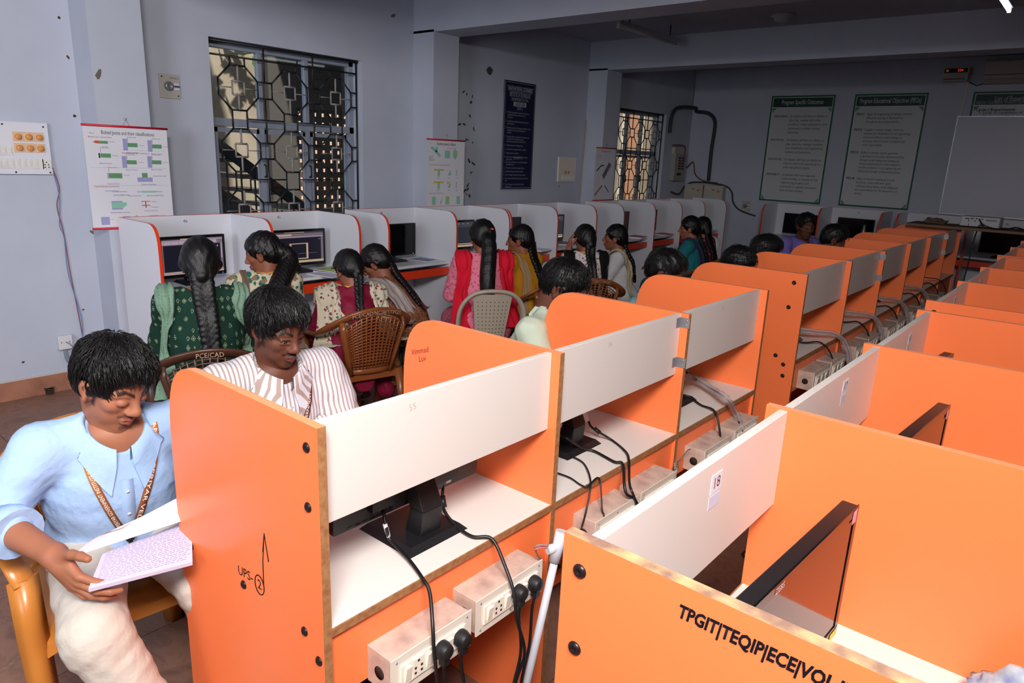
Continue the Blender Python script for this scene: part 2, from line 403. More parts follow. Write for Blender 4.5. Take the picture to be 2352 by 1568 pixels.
# ------------------------------------------------------------------ outside the windows: a stairwell yard
M_OUT = mat('weathered_beige_render', 'b9a995', 0.9, 0.1, var='a3937f', vscale=2)
M_PEACH = mat('peach_render', 'd9a684', 0.9, 0.1)
M_DARKC = mat('dark_concrete', '5f5a55', 0.9, 0.1)
yw = tag(G().box((-8.6, 1.0, -1.0), (-8.4, 5.15, 5.5)).box((-8.6, 7.0, -1.0), (-8.4, 14.5, 5.5)).obj('wall_stairwell', M_OUT), 'beige rendered wall across the stair yard', None, None, 'structure')
tag(G().box((-8.6, 1.0, -1.2), (XW - TW, 16.0, -1.0)).obj('floor_yard', M_DARKC), 'concrete yard floor outside the windows', None, None, 'structure')
tag(G().box((-7.95, 4.75, 3.3), (XW - TW - .01, 7.9, 3.5)).obj('trim_1', M_DARKC), 'unseen slab added over the stairwell to shade it', None, None, 'structure')  # unseen slab, added and cut to keep the stairwell dark
tag(G().box((-8.6, 7.75, -1.0), (XW - TW - .01, 7.9, 3.3)).obj('wall_stair_side', M_OUT), 'cross wall closing the stairwell', None, None, 'structure')
tag(G().box((-13.2, 5.5, -1.0), (-13.0, 12.5, 6.0)).obj('wall_yard', mat('sunlit_peach_wall', 'e0b090', .9, .1)), 'sunlit peach wall beyond the perforated screen', None, None, 'structure')
st = empty('outdoor_staircase', (-6.9, 3.45, -1.0), label='dark concrete outdoor staircase with iron railing beyond the window', cat='staircase')
def strg(g, y0, z0, y1, z1, x0, x1, t):
    g.prism([(x0, y0, z0), (x0, y1, z1), (x0, y1, z1 - t), (x0, y0, z0 - t)], [(x1, y0, z0), (x1, y1, z1), (x1, y1, z1 - t), (x1, y0, z0 - t)])
g = G(); strg(g, -.25, 3.02, 1.75, 1.65, 0, .06, .12); g.obj('stringer', M_IRON, st)
for k in range(8): G().box((-.9, -.1 + k * .24, 2.70 - k * .165), (0, .14 + k * .24, 2.74 - k * .165)).obj('stair_tread', M_DARKC, st)
for k in range(13): G().tube([(0.03, -.1 + k * .15, 2.85 - k * .103), (0.03, -.1 + k * .15, 1.55 - k * .06)], .011, 4).obj('baluster', M_IRON, st)
g = G(); strg(g, -.9, 2.70, .52, 4.12, -.9, .1, -.9); g.obj('upper_flight', M_DARKC, st)
G().prism([(-1.0, -.4, 0), (-1.0, 2.3, 0), (-1.0, 2.3, 1.1), (-1.0, -.4, 2.95)], [(-.95, -.4, 0), (-.95, 2.3, 0), (-.95, 2.3, 1.1), (-.95, -.4, 2.95)]).obj('stair_shade_panel', mat('shaded_stone', '4a4642', .9, .1), st)  # dark panel added below the stringer; the stair shade is in its colour
# perforated screen wall, real holes
jw = empty('screen_wall', (-8.0, 5.15, 0.0), label='perforated concrete screen wall glowing with daylight beyond the window', cat='wall')
g = G(); px, pz = .115, .115
for i in range(8):
    g.box((0, i * px, -.5), (.03, i * px + .066, 2.22))
for j in range(24):
    g.box((0.001, 0, -.5 + j * pz), (.029, 8 * px, -.5 + j * pz + .07))
g.obj('screen_lattice', M_DARKC, jw, recalc=False)
G().box((0.0, -.36, -.5), (.08, 0, 3.2)).box((0, 8 * px, -.5), (.08, 2.6, 3.2)).box((0, 0, 2.18), (.08, 8 * px, 3.2)).obj('screen_side', M_DARKC, jw)
# porch wall and columns beyond the second window
tag(G().box((-7.6, 10.9, -1.0), (-7.42, 13.9, 4.2)).obj('wall_porch', M_OUT), 'sunlit beige porch wall beyond the narrow window', None, None, 'structure')
for k, (y, w, m) in enumerate(((11.55, .22, M_OUT), (12.15, .16, M_PEACH), (12.75, .22, M_OUT))):
    tag(G().box((-7.40, y, -1.0), (-7.2, y + w, 3.9)).box((-7.42, y - .04, 3.3), (-7.16, y + w + .04, 3.5)).box((-7.42, y - .04, -1.0), (-7.16, y + w + .04, -.8)).obj('yard_column', m), ['wide beige column outside the narrow window', 'slim peach column outside the narrow window', 'beige column outside the narrow window beside the peach one'][k], 'column')
# plant on the sunlit ledge
pl = empty('hanging_plant', (-8.0, 4.62, 2.95), label='leafy green plant on the sunlit wall past the staircase', cat='plant')
lf = G().add([(0, 0, 0), (.02, .03, .06), (0, 0, .16), (-.02, -.03, .06)], [(0, 1, 2, 3)]).obj('leaf', mat('leaf_green', '5f8a3a', 0.6), pl)
for k in range(40):
    c = mesh_obj('leaf', lf.data, pl, (random.uniform(-.1, .1), random.gauss(0, .13), random.gauss(0, .16)))
    c.rotation_euler = (random.uniform(0, 6), random.uniform(0, 6), random.uniform(0, 6)); c.scale = (1.3,) * 3
G().tube([(0, 0, -.2), (.01, .02, 0), (0, -.03, .25)], .008, 5).obj('stem', mat('stem_brown', '6b5a3a', 0.8), pl)
# ------------------------------------------------------------------ study carrel units
def bez(p0, p1, p2, p3, n=10):
    out = []
    for k in range(n + 1):
        t = k / n; a = (1 - t) ** 3; b = 3 * t * (1 - t) ** 2; c = 3 * t * t * (1 - t); d = t ** 3
        out.append((a * p0[0] + b * p1[0] + c * p2[0] + d * p3[0], a * p0[1] + b * p1[1] + c * p2[1] + d * p3[1]))
    return out
def divider_profile(depth, zt, cw=0.15, ch=0.22):
    pr = [(0, 0.0), (depth, 0.0)]
    arc = bez((depth, zt - ch), (depth, zt - ch * 0.4), (depth - cw * 0.2, zt), (depth - cw, zt), 10)
    pr += arc; pr.append((0, zt)); return pr
def carrel(label, group, base, us, depth, zt, fwd, along, style, th=0.02, wins=None):
    """base: world point at the back edge of the first divider; us: divider positions along the row; fwd/along: unit vectors"""
    fx, fy = fwd; ax, ay = along
    t = empty('carrel_unit', (base[0], base[1], 0), label=label, cat='carrel', group=group)
    def W(u, w, z): return (ax * u + fx * w, ay * u + fy * w, z)
    def box(g, a, b, mi=0):
        p = W(*a); q = W(*b)
        g.box([min(p[i], q[i]) for i in range(3)], [max(p[i], q[i]) for i in range(3)], mi)
    orange = style != 'white'
    fm = M_ORANGE if orange else M_CWHITE
    pr = divider_profile(depth, zt) if orange else divider_profile(depth, zt, 0.13, 0.17)
    n = len(pr)
    divs = []
    for k, u in enumerate(us):
        g = G()
        ms = [1] * n
        if orange:
            ms = [1] * n; ms[0] = 2; ms[-1] = 2
            if style == 'worn': ms = [3 if 2 <= i else m for i, m in enumerate(ms)]
        g.prism([W(u, w, z) for w, z in pr], [W(u + th, w, z) for w, z in pr], 0, ms)
        d = g.obj('divider', [fm, M_ORANGE_EDGE if orange else M_RED, M_MDF, M_MDFW], t)
        divs.append(d)
    for k in range(len(us) - 1):
        a, b = us[k] + th, us[k + 1]
        if orange:
            g = G(); box(g, (a, 0.029, 0.973), (b, 0.047, zt - 0.003)); g.obj('back_panel', M_WHITE, t, bevel=0.0012)
            g = G(); box(g, (a, 0.004, 0.731), (b, depth - 0.07, 0.75)); d = g.obj('desk_top', M_DESK, t)
            g = G(); box(g, (a, 0.0, 0.731), (b, 0.004, 0.7495)); g.obj('desk_edge', M_MDF, d)
            g = G(); box(g, (a, 0.012, 0.565), (b, 0.03, 0.7305)); g.obj('apron', M_ORANGE, t)
            g = G(); box(g, (a, depth - 0.20, 0.655), (b, depth - 0.09, 0.67)); g.obj('keyboard_tray', M_DESK, t)
            g = G(); box(g, (a, depth - 0.085, 0.63), (b, depth - 0.07, 0.69)); g.obj('tray_front', M_ORANGE, t)
            g = G(); box(g, (a, depth - 0.30, 0.08), (b, depth - 0.28, 0.12)); g.obj('foot_rail', M_ORANGE, t)
        else:
            g = G(); box(g, (a, 0.0, 0.02), (b, 0.018, zt - 0.002)); bp = g.obj('back_panel', M_CWHITE, t)
            g = G(); box(g, (a, 0.0, zt - 0.002), (b, 0.018, zt)); g.obj('top_edge', M_RED, bp)
            g = G(); box(g, (a, 0.018, 0.731), (b, depth - 0.09, 0.755)); g.obj('desk_top', M_CWHITE, t, bevel=0.002)
            g = G(); box(g, (a + .01, 0.22, 0.655), (b - .01, depth - 0.10, 0.67)); kt = g.obj('keyboard_tray', M_CWHITE, t)
            g = G(); box(g, (a + .005, depth - 0.10, 0.635), (b - .005, depth - 0.08, 0.705)); g.obj('tray_front', M_RED, kt)
            g = G(); box(g, (a, 0.10, 0.06), (b, 0.12, 0.14)); g.obj('foot_rail', M_RED, t)
            g = G(); box(g, (a, 0.05, 0.0), (b, depth - .1, 0.05)); g.obj('plinth', M_CWHITE, t)
    return t, W, divs
bolt_me = G().lathe([(0.011, 0), (0.0105, 0.002), (0.007, 0.0045), (0.0045, 0.005), (0.003, 0.0025), (0, 0.0025)], (0, 0, 0), (0, -1, 0), 14).obj('bolt', mat('black_bolt', '241a1c', 0.35, 0.5, 0.3), mesh_only=True)
def bolts(div, pts):
    for x, y, z in pts: mesh_obj('bolt', bolt_me, div, (x, y, z))
brk = G().box((-.018, 0, -.018), (.018, .0015, .018)).box((-.018, -.03, -.018), (-.0165, 0, .018)).lathe([(.004, 0), (.003, .002), (0, .002)], (0.008, 0, .008), (0, -1, 0), 8).lathe([(.004, 0), (.003, .002), (0, .002)], (0.008, 0, -.008), (0, -1, 0), 8)
brk_me = brk.obj('bracket', mat('galvanised_bracket', 'a7abb0', 0.4, 0.5, 0.8), mesh_only=True)

GR_O = 'orange carrel units'; GR_W = 'white wall carrel units'
ZT = 1.197
mid1, W_, dv = carrel('orange back-to-back carrel unit with UPS-2 written on its end panel', GR_O, (-1.049, 0.702), [0, 0.763, 1.514, 2.244], 0.632, ZT, (-1, 0), (0, 1), 'orange')
bolts(dv[0], [(x + 1.049, 0, z) for x, z in ((-1.085, 1.148), (-1.087, 1.021), (-1.618, .711), (-1.362, .719), (-1.117, .722), (-1.068, .676))])
for z in (1.165, 1.02): mesh_obj('bracket', brk_me, dv[2], (-0.012, 1.512, z))
text('handwriting', 'UPS-', 0.034, frame((-1.352 + 1.049, -0.0008, 0.752), (1, 0, .12), (0, 0, 1)), M_INK, mid1, shear=0.15)
text('handwriting', '2', 0.034, frame((-1.290 + 1.049, -0.0008, 0.752), (1, 0, 0), (0, 0, 1)), M_INK, mid1)
g = G(); g.tube([(-.241 + .019 * math.cos(t), -.0006, .752 + .024 * math.sin(t)) for t in [k * math.pi / 10 for k in range(21)]], .0013, 4, cap=False); g.obj('handdrawn_circle', M_INK, mid1)
g = G(); g.tube([(-.223, -.0006, .745), (-.221, -.0006, .82), (-.209, -.0006, .894)], .0012, 4); g.tube([(-.219, -.0006, .845), (-.209, -.0006, .894), (-.197, -.0006, .83)], .0012, 4); g.obj('handdrawn_arrow', M_INK, mid1)
mid2, W_, dv = carrel('long orange carrel unit behind the table plank holding the projector', GR_O, (-1.087, 3.575), [0, .775, 1.554, 2.328, 3.07, 3.84, 4.58], 0.632, ZT, (-1, 0), (0, 1), 'orange')
bolts(dv[0], [(x, 0, z) for x, z in ((-.06, 1.148), (-.07, 1.021), (-.10, .76), (-.055, .72), (-.05, .66))])
for q in (2, 5):
    for z in (1.16, 1.02): mesh_obj('bracket', brk_me, dv[q], (-0.012, [0, .775, 1.554, 2.328, 3.07, 3.84][q] - .002, z))
rt1, W_, dv = carrel('orange carrel unit with marker lettering along its worn end panel', GR_O, (-0.496, 0.728), [0], 0.64, ZT, (1, 0), (0, 1), 'worn')
bolts(dv[0], [(x + .496, 0, z) for x, z in ((-.466, 1.148), (-.465, 1.023), (-.455, .72), (-.2, .72))])
# the rest of the same unit: dividers 2 to 4 and the bays between them
def extend(t, base, us, depth, zt):
    tmp, W2, dd = carrel('x', None, base, us, depth, zt, (1, 0), (0, 1), 'orange')
    for ch in [o for o in bpy.data.objects if o.parent == tmp]:
        ch.parent = t
    bpy.data.objects.remove(tmp); return dd
dd = extend(rt1, (-0.496, 0.728), [0, 0.753, 1.541, 2.299], 0.64, ZT)
kill = dd[0]; bpy.data.objects.remove(kill)
rt2, W_, dv2 = carrel('orange carrel unit standing between the lettered unit and the whiteboard wall', GR_O, (-0.515, 3.30), [0, .76, 1.53, 2.29], 0.64, ZT, (1, 0), (0, 1), 'orange')
bolts(dv2[0], [(x, 0, z) for x, z in ((.035, 1.15), (.035, 1.02))])
rt3, W_, dv3 = carrel('orange carrel unit ending below the projector plank', GR_O, (-0.53, 5.72), [0, .76, 1.52, 2.28], 0.64, ZT, (1, 0), (0, 1), 'orange')
bolts(dv3[0], [(x, 0, z) for x, z in ((.035, 1.15), (.035, 1.02))])
# handwriting on the near end panel of the lettered unit
text('handwriting', 'TPGIT|TEQIP|ECE|VOL.III', 0.026, frame((-0.214 + 0.496, -0.0008, 1.160), (1, 0, 0), (0, 0, 1)), M_INK, rt1, fit=0.205, shear=0.2, offset=0.0009)

ZTW = 1.208
def wallunit(y0, us, label):
    return carrel(label, GR_W, (-5.03, y0), us, 0.576, ZTW, (1, 0), (0, 1), 'white')
wa = wallunit(1.885, [0, .783, 1.558 - .02], 'white wall carrel unit numbered 46 and 45 under the large grilled window')
wb = wallunit(3.716, [0, .786, 1.515], 'white wall carrel unit numbered 38 and 42 beside the reinforcement poster')
wc = wallunit(5.262, [0, .76, 1.498], 'white wall carrel unit below the dark blue rules board')
wd = wallunit(7.353, [0, .765, 1.497, 2.198, 2.93], 'long white wall carrel unit below the narrow grilled window')
def farunit(x0, us, label):
    return carrel(label, GR_W, (x0, 10.58), us, 0.576, 1.204, (0, -1), (1, 0), 'white')
fa = farunit(-3.80, [0, .775, 1.54], 'white carrel unit against the far wall below two green framed posters')
fb = farunit(-2.07, [0, .775, 1.55, 2.33], 'white carrel unit against the far wall below the whiteboard')
# number stickers
M_STICK = mat('paper_sticker', 'e6e2ea', 0.7)
def sticker(parent, txt, p, ex, ey, h, m, w=None, back=True):
    """p in world; writes txt on a small paper label"""
    T = frame(Vector(p) - parent.location, ex, ey); w = w or h * 1.5
    nz = Vector(ex).cross(Vector(ey)).normalized()
    if back:
        g = G(); g.box((-w / 2, -h * .62, 0), (w / 2, h * .62, 0.0008), 0, T); g.obj('number_sticker', M_STICK, parent)
    T2 = frame(Vector(p) - parent.location + nz * 0.0012, ex, ey)
    text('number_lettering', txt, h * 1.05, T2, m, parent)
for par, txt, y in ((wa[0], '46', 2.325), (wa[0], '45', 3.07), (wb[0], '38', 4.10), (wb[0], '42', 4.84), (wc[0], '41', 5.68), (wc[0], '40', 6.40)):
    sticker(par, txt, (-5.03 + .0185, y, 1.165), (0, 1, 0), (0, 0, 1), .032, M_INKB)
for par, txt, x in ((fa[0], '37', -2.66), (fb[0], '36', -1.68), (fb[0], '34', -0.95)):
    sticker(par, txt, (x, 10.58 - .0185, 1.15), (1, 0, 0), (0, 0, 1), .032, M_INK)
M_INKBR = mat('maroon_ink', '7a3038', 0.7, 0.1)
for par, txt, y, x in ((rt1, '18', 1.132, -.449), (rt1, '17', 1.93, -.449), (rt1, '16', 2.70, -.449), (rt2, '15', 3.72, -.468), (rt2, '14', 4.5, -.468), (rt3, '12', 6.2, -.483)):
    sticker(par, txt, (x + .0003, y, 1.148), (0, 1, 0), (0, 0, 1), .03, M_INKBR)
    g = G(); p = Vector((x + .0003, y - .002, 1.112)) - par.location; g.box(p + Vector((0, -.022, -.012)), p + Vector((.0006, .022, .014))); g.obj('paper_scrap', mat('torn_paper', 'd9cfe0', 0.8), par)

# pencil numbers, red scribble and small sticker on the near unit
M_PENCIL = mat('faint_pencil', 'b8aca6', .8)
for yy_, t_ in ((0.965, '55'), (1.76, '56'), (2.57, '57')): text('pencil_number', t_, .022, frame((-1.0775 + 1.049, yy_ - .702, 1.165), (0, 1, .1), (0, 0, 1)), M_PENCIL, mid1)
T_ = frame((-1.60 + 1.049, 1.4642 - .702, 1.075), (1, 0, .35), (-.35, 0, 1))
text('red_scribble', 'Vimmad\n Luv', .026, T_, M_INKR, mid1, shear=.3)
G().box((-1.0775 + 1.049, 2.262 - .702, 1.01), (-1.0768 + 1.049, 2.278 - .702, 1.045)).obj('small_sticker', mat('purple_sticker', '5a3450', .5), mid1)
# ------------------------------------------------------------------ pixel -> point on a known plane
_C = Vector((0, 0, CAM_H))
def px(u, v, ax, val):
    d = _F + (u - 1176) / F_PX * _r2 - (v - 784) / F_PX * _u2
    i = 'xyz'.index(ax); return _C + d * ((val - _C[i]) / d[i])
def pz(u, v, D):
    return _C + (_F + (u - 1176) / F_PX * _r2 - (v - 784) / F_PX * _u2) * D

# ------------------------------------------------------------------ monitors
M_SCR = mat('dark_screen_glass', '05060a', 0.08, 0.5)
def em(name, c, st=1.0): return mat('screen_' + name, '000000', 0.3, 0.2, emit=c, estr=st)
E_CANVAS, E_RIB, E_BAR, E_TAN, E_DK = em('canvas', '1b1a26'), em('ribbon', 'a3919f'), em('bar', '6a5f6c'), em('tan', 'b09a80'), em('grey', '3a3640')
def monitor(label, group, c, rz, w=0.46, h=0.283, zb=0.80, zdesk=0.75, ui=None, base=(0.20, 0.19), back=False, tilt=0.0, logo=None, lamp=None):
    """c=(x,y) of the foot centre; screen faces local +x"""
    t = empty('computer_monitor', (c[0], c[1], zdesk), rz, label, 'monitor', group)
    z0 = zb - zdesk; d = 0.028
    T = Matrix.Translation((0.045, 0, z0)) @ Matrix.Rotation(tilt, 4, 'Y')
    g = G(); g.rbox((-d, -w / 2, 0), (0, w / 2, h), .006, 0, T=T); g.box((-d - .022, -w * .30, h * .12), (-d, w * .30, h * .78), 0, T); sh = g.obj('monitor_shell', M_BLACK, t, bevel=0.002)
    g = G(); b = .017
    g.box((0, -w / 2, 0), (.003, w / 2, b + .006), 0, T).box((0, -w / 2, h - b), (.003, w / 2, h), 0, T).box((0, -w / 2, b), (.003, -w / 2 + b, h - b), 0, T).box((0, w / 2 - b, b), (.003, w / 2, h - b), 0, T)
    g.obj('bezel', M_BLACKG, t)
    sc = G().box((.0002, -w / 2 + b, b), (.0012, w / 2 - b, h - b), 0, T).obj('screen', M_SCR, t)
    if ui:
        sw, s0 = w - 2 * b, -w / 2 + b; shh = h - 2 * b
        def R(u0, v0, u1, v1, m, lay=0):
            # u from the viewer's left (local +y is viewer's right when facing the screen)
            x = .0014 + .0003 * lay
            G().box((x, s0 + sw * u0, b + shh * (1 - v1)), (x + .0002, s0 + sw * u1, b + shh * (1 - v0)), 0, T).obj('screen_window', m, sc)
        ui(R)
    g = G(); bx, by = base
    g.prism([(-.09, -by / 2, 0), (.11, -by / 2, 0), (.11, by / 2, 0), (-.09, by / 2, 0)], [(-.075, -by / 2 + .015, .016), (.095, -by / 2 + .015, .016), (.095, by / 2 - .015, .016), (-.075, by / 2 - .015, .016)])
    g.obj('foot', M_BLACK, t)
    g = G(); g.prism([(-.055, -.035, .012), (.005, -.035, .012), (.005, .035, .012), (-.055, .035, .012)], [(-.062, -.035, .085), (-.012, -.035, .085), (-.012, .035, .085), (-.062, .035, .085)])
    g.prism([(-.062, -.035, .085), (-.012, -.035, .085), (-.012, .035, .085), (-.062, .035, .085)], [(-.03, -.032, .16), (.018, -.032, .16), (.018, .032, .16), (-.03, .032, .16)])
    g.obj('neck', M_BLACK, t, bevel=0.003)
    if back:
        for y in (-.09, .055): G().box((-.002 - d, y - .02, .012), (.0 - d - .012, y + .02, .03), 0, T).obj('port', mat('port_metal', '4a4a55', 0.4, 0.5, 0.6), t)
        G().box((-d - .0005, -.14, .010), (-d - .0015, -.09, .022), 0, T).obj('rating_label', M_PAPER, t)
        for k in range(5): G().box((-d - .0005, .1 + k * .022, .005), (-d - .0012, .116 + k * .022, .009), 0, T).obj('vent_slot', M_BLACKG, t)
    if logo:
        text('monitor_logo', logo, .012, T @ frame((.0035, 0, .0115), (0, 1, 0), (0, 0, 1)), mat('logo_grey', '9a9aa2', 0.5), t)
    if lamp: G().box((.003, w / 2 - .03, .007), (.0036, w / 2 - .024, .011), 0, T).obj('power_lamp', em('lamp' + lamp, lamp, 3.0), t)
    return t
def ui_cad(R):
    R(0, 0, 1, 1, E_BAR); R(.0, .0, .3, .035, E_DK, 1); R(.0, .035, 1, .06, E_RIB, 1); R(0, .07, .9, .155, E_RIB, 1); R(.3, .0, .72, .03, E_TAN, 1)
    R(.02, .175, .96, .9, E_CANVAS, 1); R(.0, .9, 1, .935, E_RIB, 1); R(.0, .945, 1, .99, E_TAN, 1); R(.965, .17, .985, .6, E_RIB, 2); R(.9, .23, .92, .27, E_RIB, 2)
    for k in range(7): R(.03 + k * .12, .08, .033 + k * .12, .145, E_DK, 2)
def ui_box(R):
    R(0, 0, 1, 1, E_BAR); R(0, .0, 1, .05, E_DK, 1); R(.2, .01, .6, .03, E_TAN, 1); R(.0, .07, .35, .12, E_TAN, 1); R(0, .15, 1, .17, E_RIB, 1)
    R(.03, .19, .95, .90, E_CANVAS, 1); R(.0, .90, 1, .97, E_TAN, 1)
    R(.30, .38, .34, .85, E_TAN, 2); R(.64, .38, .68, .85, E_TAN, 2); R(.30, .36, .68, .385, E_TAN, 2); R(.36, .83, .68, .86, E_TAN, 2); R(.48, .68, .86, .69, E_BAR, 2); R(.9, .24, .93, .27, E_BAR, 2)
def ui_dark(R):
    R(0, 0, 1, 1, em('slate', '2a2b33')); R(0, 0, 1, .2, em('slate2', '3c3d42'), 1); R(.3, .16, .42, .19, E_TAN, 2); R(0, .84, 1, .87, E_TAN, 1); R(0, .9, 1, .97, E_TAN, 1)
    for k in range(6): R(.1 + k * .14, .05, .16 + k * .14, .09, E_BAR, 2)
GM = 'monitors on the white wall carrels'; GMO = 'monitors in the orange carrels'
def wmon(y, label, ui=None, lamp=None, logo=None, w=.46, x=-4.80, rz=0.0): return monitor(label, GM, (x - .045, y), rz, w=w, zb=.805, zdesk=.755, ui=ui, lamp=lamp, logo=logo)
wmon(2.267, 'monitor with lilac drawing program in carrel 46', ui_cad, '5566ff')
wmon(3.11, 'monitor with a drawn rectangle in carrel 45 beside green file', ui_box, None, 'hp', rz=-.05)
wmon(4.09, 'switched-off monitor in carrel 38', None, 'ff8833')
wmon(4.86, 'monitor with dark drawing program in carrel 42', ui_dark, '4455ff', rz=-.06)
wmon(5.60, 'monitor largely hidden by the woman in yellow')
wmon(6.38, 'monitor beside the woman holding her hand to her face', ui_dark)
for k, y in enumerate((7.72, 8.45, 9.16, 9.88)):
    wmon(y, ['monitor in the first carrel below the reinforcement sheet', 'monitor in the carrel beside loose red files', 'monitor in the carrel in front of the woman in teal', 'monitor in the last wall carrel near the wiring cabinets'][k], x=-4.74)
def fmon(x, label): return monitor(label, 'monitors along the far wall', (x, 10.35), -math.pi / 2, w=.465, zb=.805, zdesk=.755)
fmon(-3.343, 'monitor behind the student in the purple shirt'); fmon(-2.61, 'far wall monitor with a steel bottle in front'); fmon(-1.69, 'far wall monitor behind the plank with rag'); fmon(-0.93, 'far wall monitor seen below the projector plank')
# rear-facing monitors of the middle rows: users sit on the -x side
def bmon(y, label, x=-1.22, h=.262): return monitor(label, GMO, (x, y), math.pi, w=.49, h=h, zb=.825, zdesk=.75, back=True, base=(.2, .20), tilt=-0.04)
bmon(1.107, 'monitor seen from behind in the carrel of the student in striped shirt')
bmon(1.845, 'monitor seen from behind in the carrel with the curled grey clamp', -1.285)
bmon(2.53, 'monitor seen from behind next to the cable in a plastic sleeve', -1.26)
for k in range(6):
    bmon(3.98 + .772 * k, 'monitor seen from behind in the long orange unit, carrel %s from the bolted end panel' % ['first', 'second', 'third', 'fourth', 'fifth', 'sixth'][k], -1.30)
def rmon(y, x, rz, label):
    t = monitor(label, GMO, (x, y), rz, w=.475, h=.285, zb=.80, zdesk=.75); return t
m18 = rmon(1.135, -.318, math.radians(-3), 'glossy monitor with pink tag in carrel 18')
G().box((.0487, .205, .305), (.0492, .225, .332)).obj('pink_tag', mat('pink_tag', 'e8a0b0', 0.6), m18)
G().box((.0487, .195, .052), (.0492, .232, .066)).obj('yellow_tag', mat('yellow_tag', 'e8c84a', 0.6), m18)
text('monitor_logo', 'ZEBS', .016, frame((.0492, -.13, .325), (0, 1, 0), (0, 0, 1)), mat('logo_white', 'd8d8dc', 0.5), m18)
m17 = rmon(1.97, -.30, math.radians(-4), 'glossy pink-tagged monitor in carrel 17'); G().box((.0487, .205, .30), (.0492, .222, .325)).obj('pink_tag', MATS['pink_tag'], m17)
m16 = rmon(2.65, -.40, math.radians(-5), 'glossy monitor in carrel 16, only its corner above the divider'); G().box((.0487, .205, .30), (.0492, .222, .325)).obj('pink_tag', MATS['pink_tag'], m16)

# ------------------------------------------------------------------ socket boxes behind the orange carrels
M_BOXW = mat('dusty_pinkish_wood', 'cdb3a4', 0.8, 0.2, var='a88f84', vscale=18, bump=.1, bscale=90)
M_BOXE = mat('raw_wood_end', 'cfae90', 0.8, 0.2, var='b8977c', vscale=30)
M_HOLE = mat('socket_hole', '3a2c26', 0.9, 0.05)
def socket_box(label, y0, y1, z0, z1, x=-1.061, dx=.082):
    L = y1 - y0; H = z1 - z0
    t = empty('socket_box', (x, y0, z0), label=label, cat='socket box', group='socket boxes behind the orange carrels')
    G().box((0, 0, 0), (dx, L, H)).obj('box_body', [M_BOXW], t, bevel=.0015)
    G().lathe([(.016, 0), (.016, .0006), (0, .0006)], (dx * .5, 0, H * .45), (0, -1, 0), 16).obj('conduit_hole', M_HOLE, t)
    G().box((dx, -.004, -.004), (dx + .003, L + .004, H + .003)).obj('face_plate', M_IVORY, t)
    n = 3; mw = (L - .05) / n
    G().box((dx + .003, .02, H * .2), (dx + .008, L - .02, H * .78)).obj('switch_frame', mat('white_switch_plastic', 'f0e6d6', 0.35), t, bevel=.001)
    for k in range(n):
        a = .025 + k * mw
        sw = G().prism([(dx + .008, a + .006, H * .3), (dx + .008, a + .022, H * .3), (dx + .008, a + .022, H * .68), (dx + .008, a + .006, H * .68)], [(dx + .010, a + .006, H * .3), (dx + .010, a + .022, H * .3), (dx + .015, a + .022, H * .68), (dx + .015, a + .006, H * .68)])
        sw.obj('switch', MATS['white_switch_plastic'], t)
        s = G().box((dx + .008, a + .028, H * .24), (dx + .0095, a + mw - .002, H * .74)).obj('socket', MATS['white_switch_plastic'], t)
        h = G()
        for dy, dz in ((0, .17), (-.009, .0), (.009, .0), (-.009, -.14), (.009, -.14)):
            h.lathe([(.0034, 0), (.0034, .0006), (0, .0006)], (dx + .0095, a + .028 + (mw - .03) / 2 + dy, H * (.5 + dz)), (1, 0, 0), 8)
        h.obj('socket_hole', M_HOLE, s)
    sc = G()
    for yy_ in (.012, L / 2, L - .012):
        for zz_ in (H * .08, H * .9): sc.lathe([(.003, 0), (.002, .0015), (0, .0015)], (dx + .003, yy_, zz_), (1, 0, 0), 8)
    sc.obj('plate_screws', M_STEEL, t)
    return t
socket_box('dusty socket box with two black plugs under the near desk edge', .82, 1.06, .56, .652)
socket_box('dusty socket box beside the sloping white pipe', 1.085, 1.335, .572, .663)
socket_box('socket box below the carrel with the curled grey clamp, with round grommet', 1.598, 1.829, .575, .668)
socket_box('socket box beside the curled grey clamp', 1.861, 2.094, .575, .668)
socket_box('socket box behind the curled grey clamp', 2.327, 2.557, .575, .67)
socket_box('socket box under the cable in a plastic sleeve', 2.60, 2.83, .58, .675)
for k in range(5):
    for q in range(2):
        a = 3.70 + k * .772 + q * .29
        socket_box('socket box under the long orange unit, %s of the %s carrel' % (['first', 'second'][q], ['first', 'second', 'third', 'fourth', 'fifth'][k]), a, a + .26, .575, .675, x=-1.099)

# ------------------------------------------------------------------ cables, pipe
def cable(name, label, cat, pts, r, m, group=None, n=6, extra=None):
    P = spline(pts, n); b = P[0].copy() if hasattr(P[0], 'copy') else Vector(P[0])
    o = G().tube([p - b for p in P], r, 7).obj(name, m); o.location = b
    tag(o, label, cat, group)
    return o, b
GC = 'black leads hanging behind the orange carrels'
M_PLUG3 = mat('black_rubber_plug', '1a1a1c', 0.5)
def plug(parent, b, p):
    """three-pin plug sticking out of a face plate towards +x, p in world"""
    p = Vector(p) - b
    g = G(); g.lathe([(.021, 0), (.021, .012), (.017, .026), (.010, .030), (0, .030)], p, (1, 0, 0), 16)
    g.box((p.x + .004, p.y - .009, p.z - .036), (p.x + .022, p.y + .009, p.z)); g.obj('plug', M_PLUG3, parent, bevel=.001)
def P3(u, v, ax, val): return px(u, v, ax, val)
def over(u, v):
    q = px(u, v, 'x', -1.043); return Vector((-1.042, q.y, .7565))
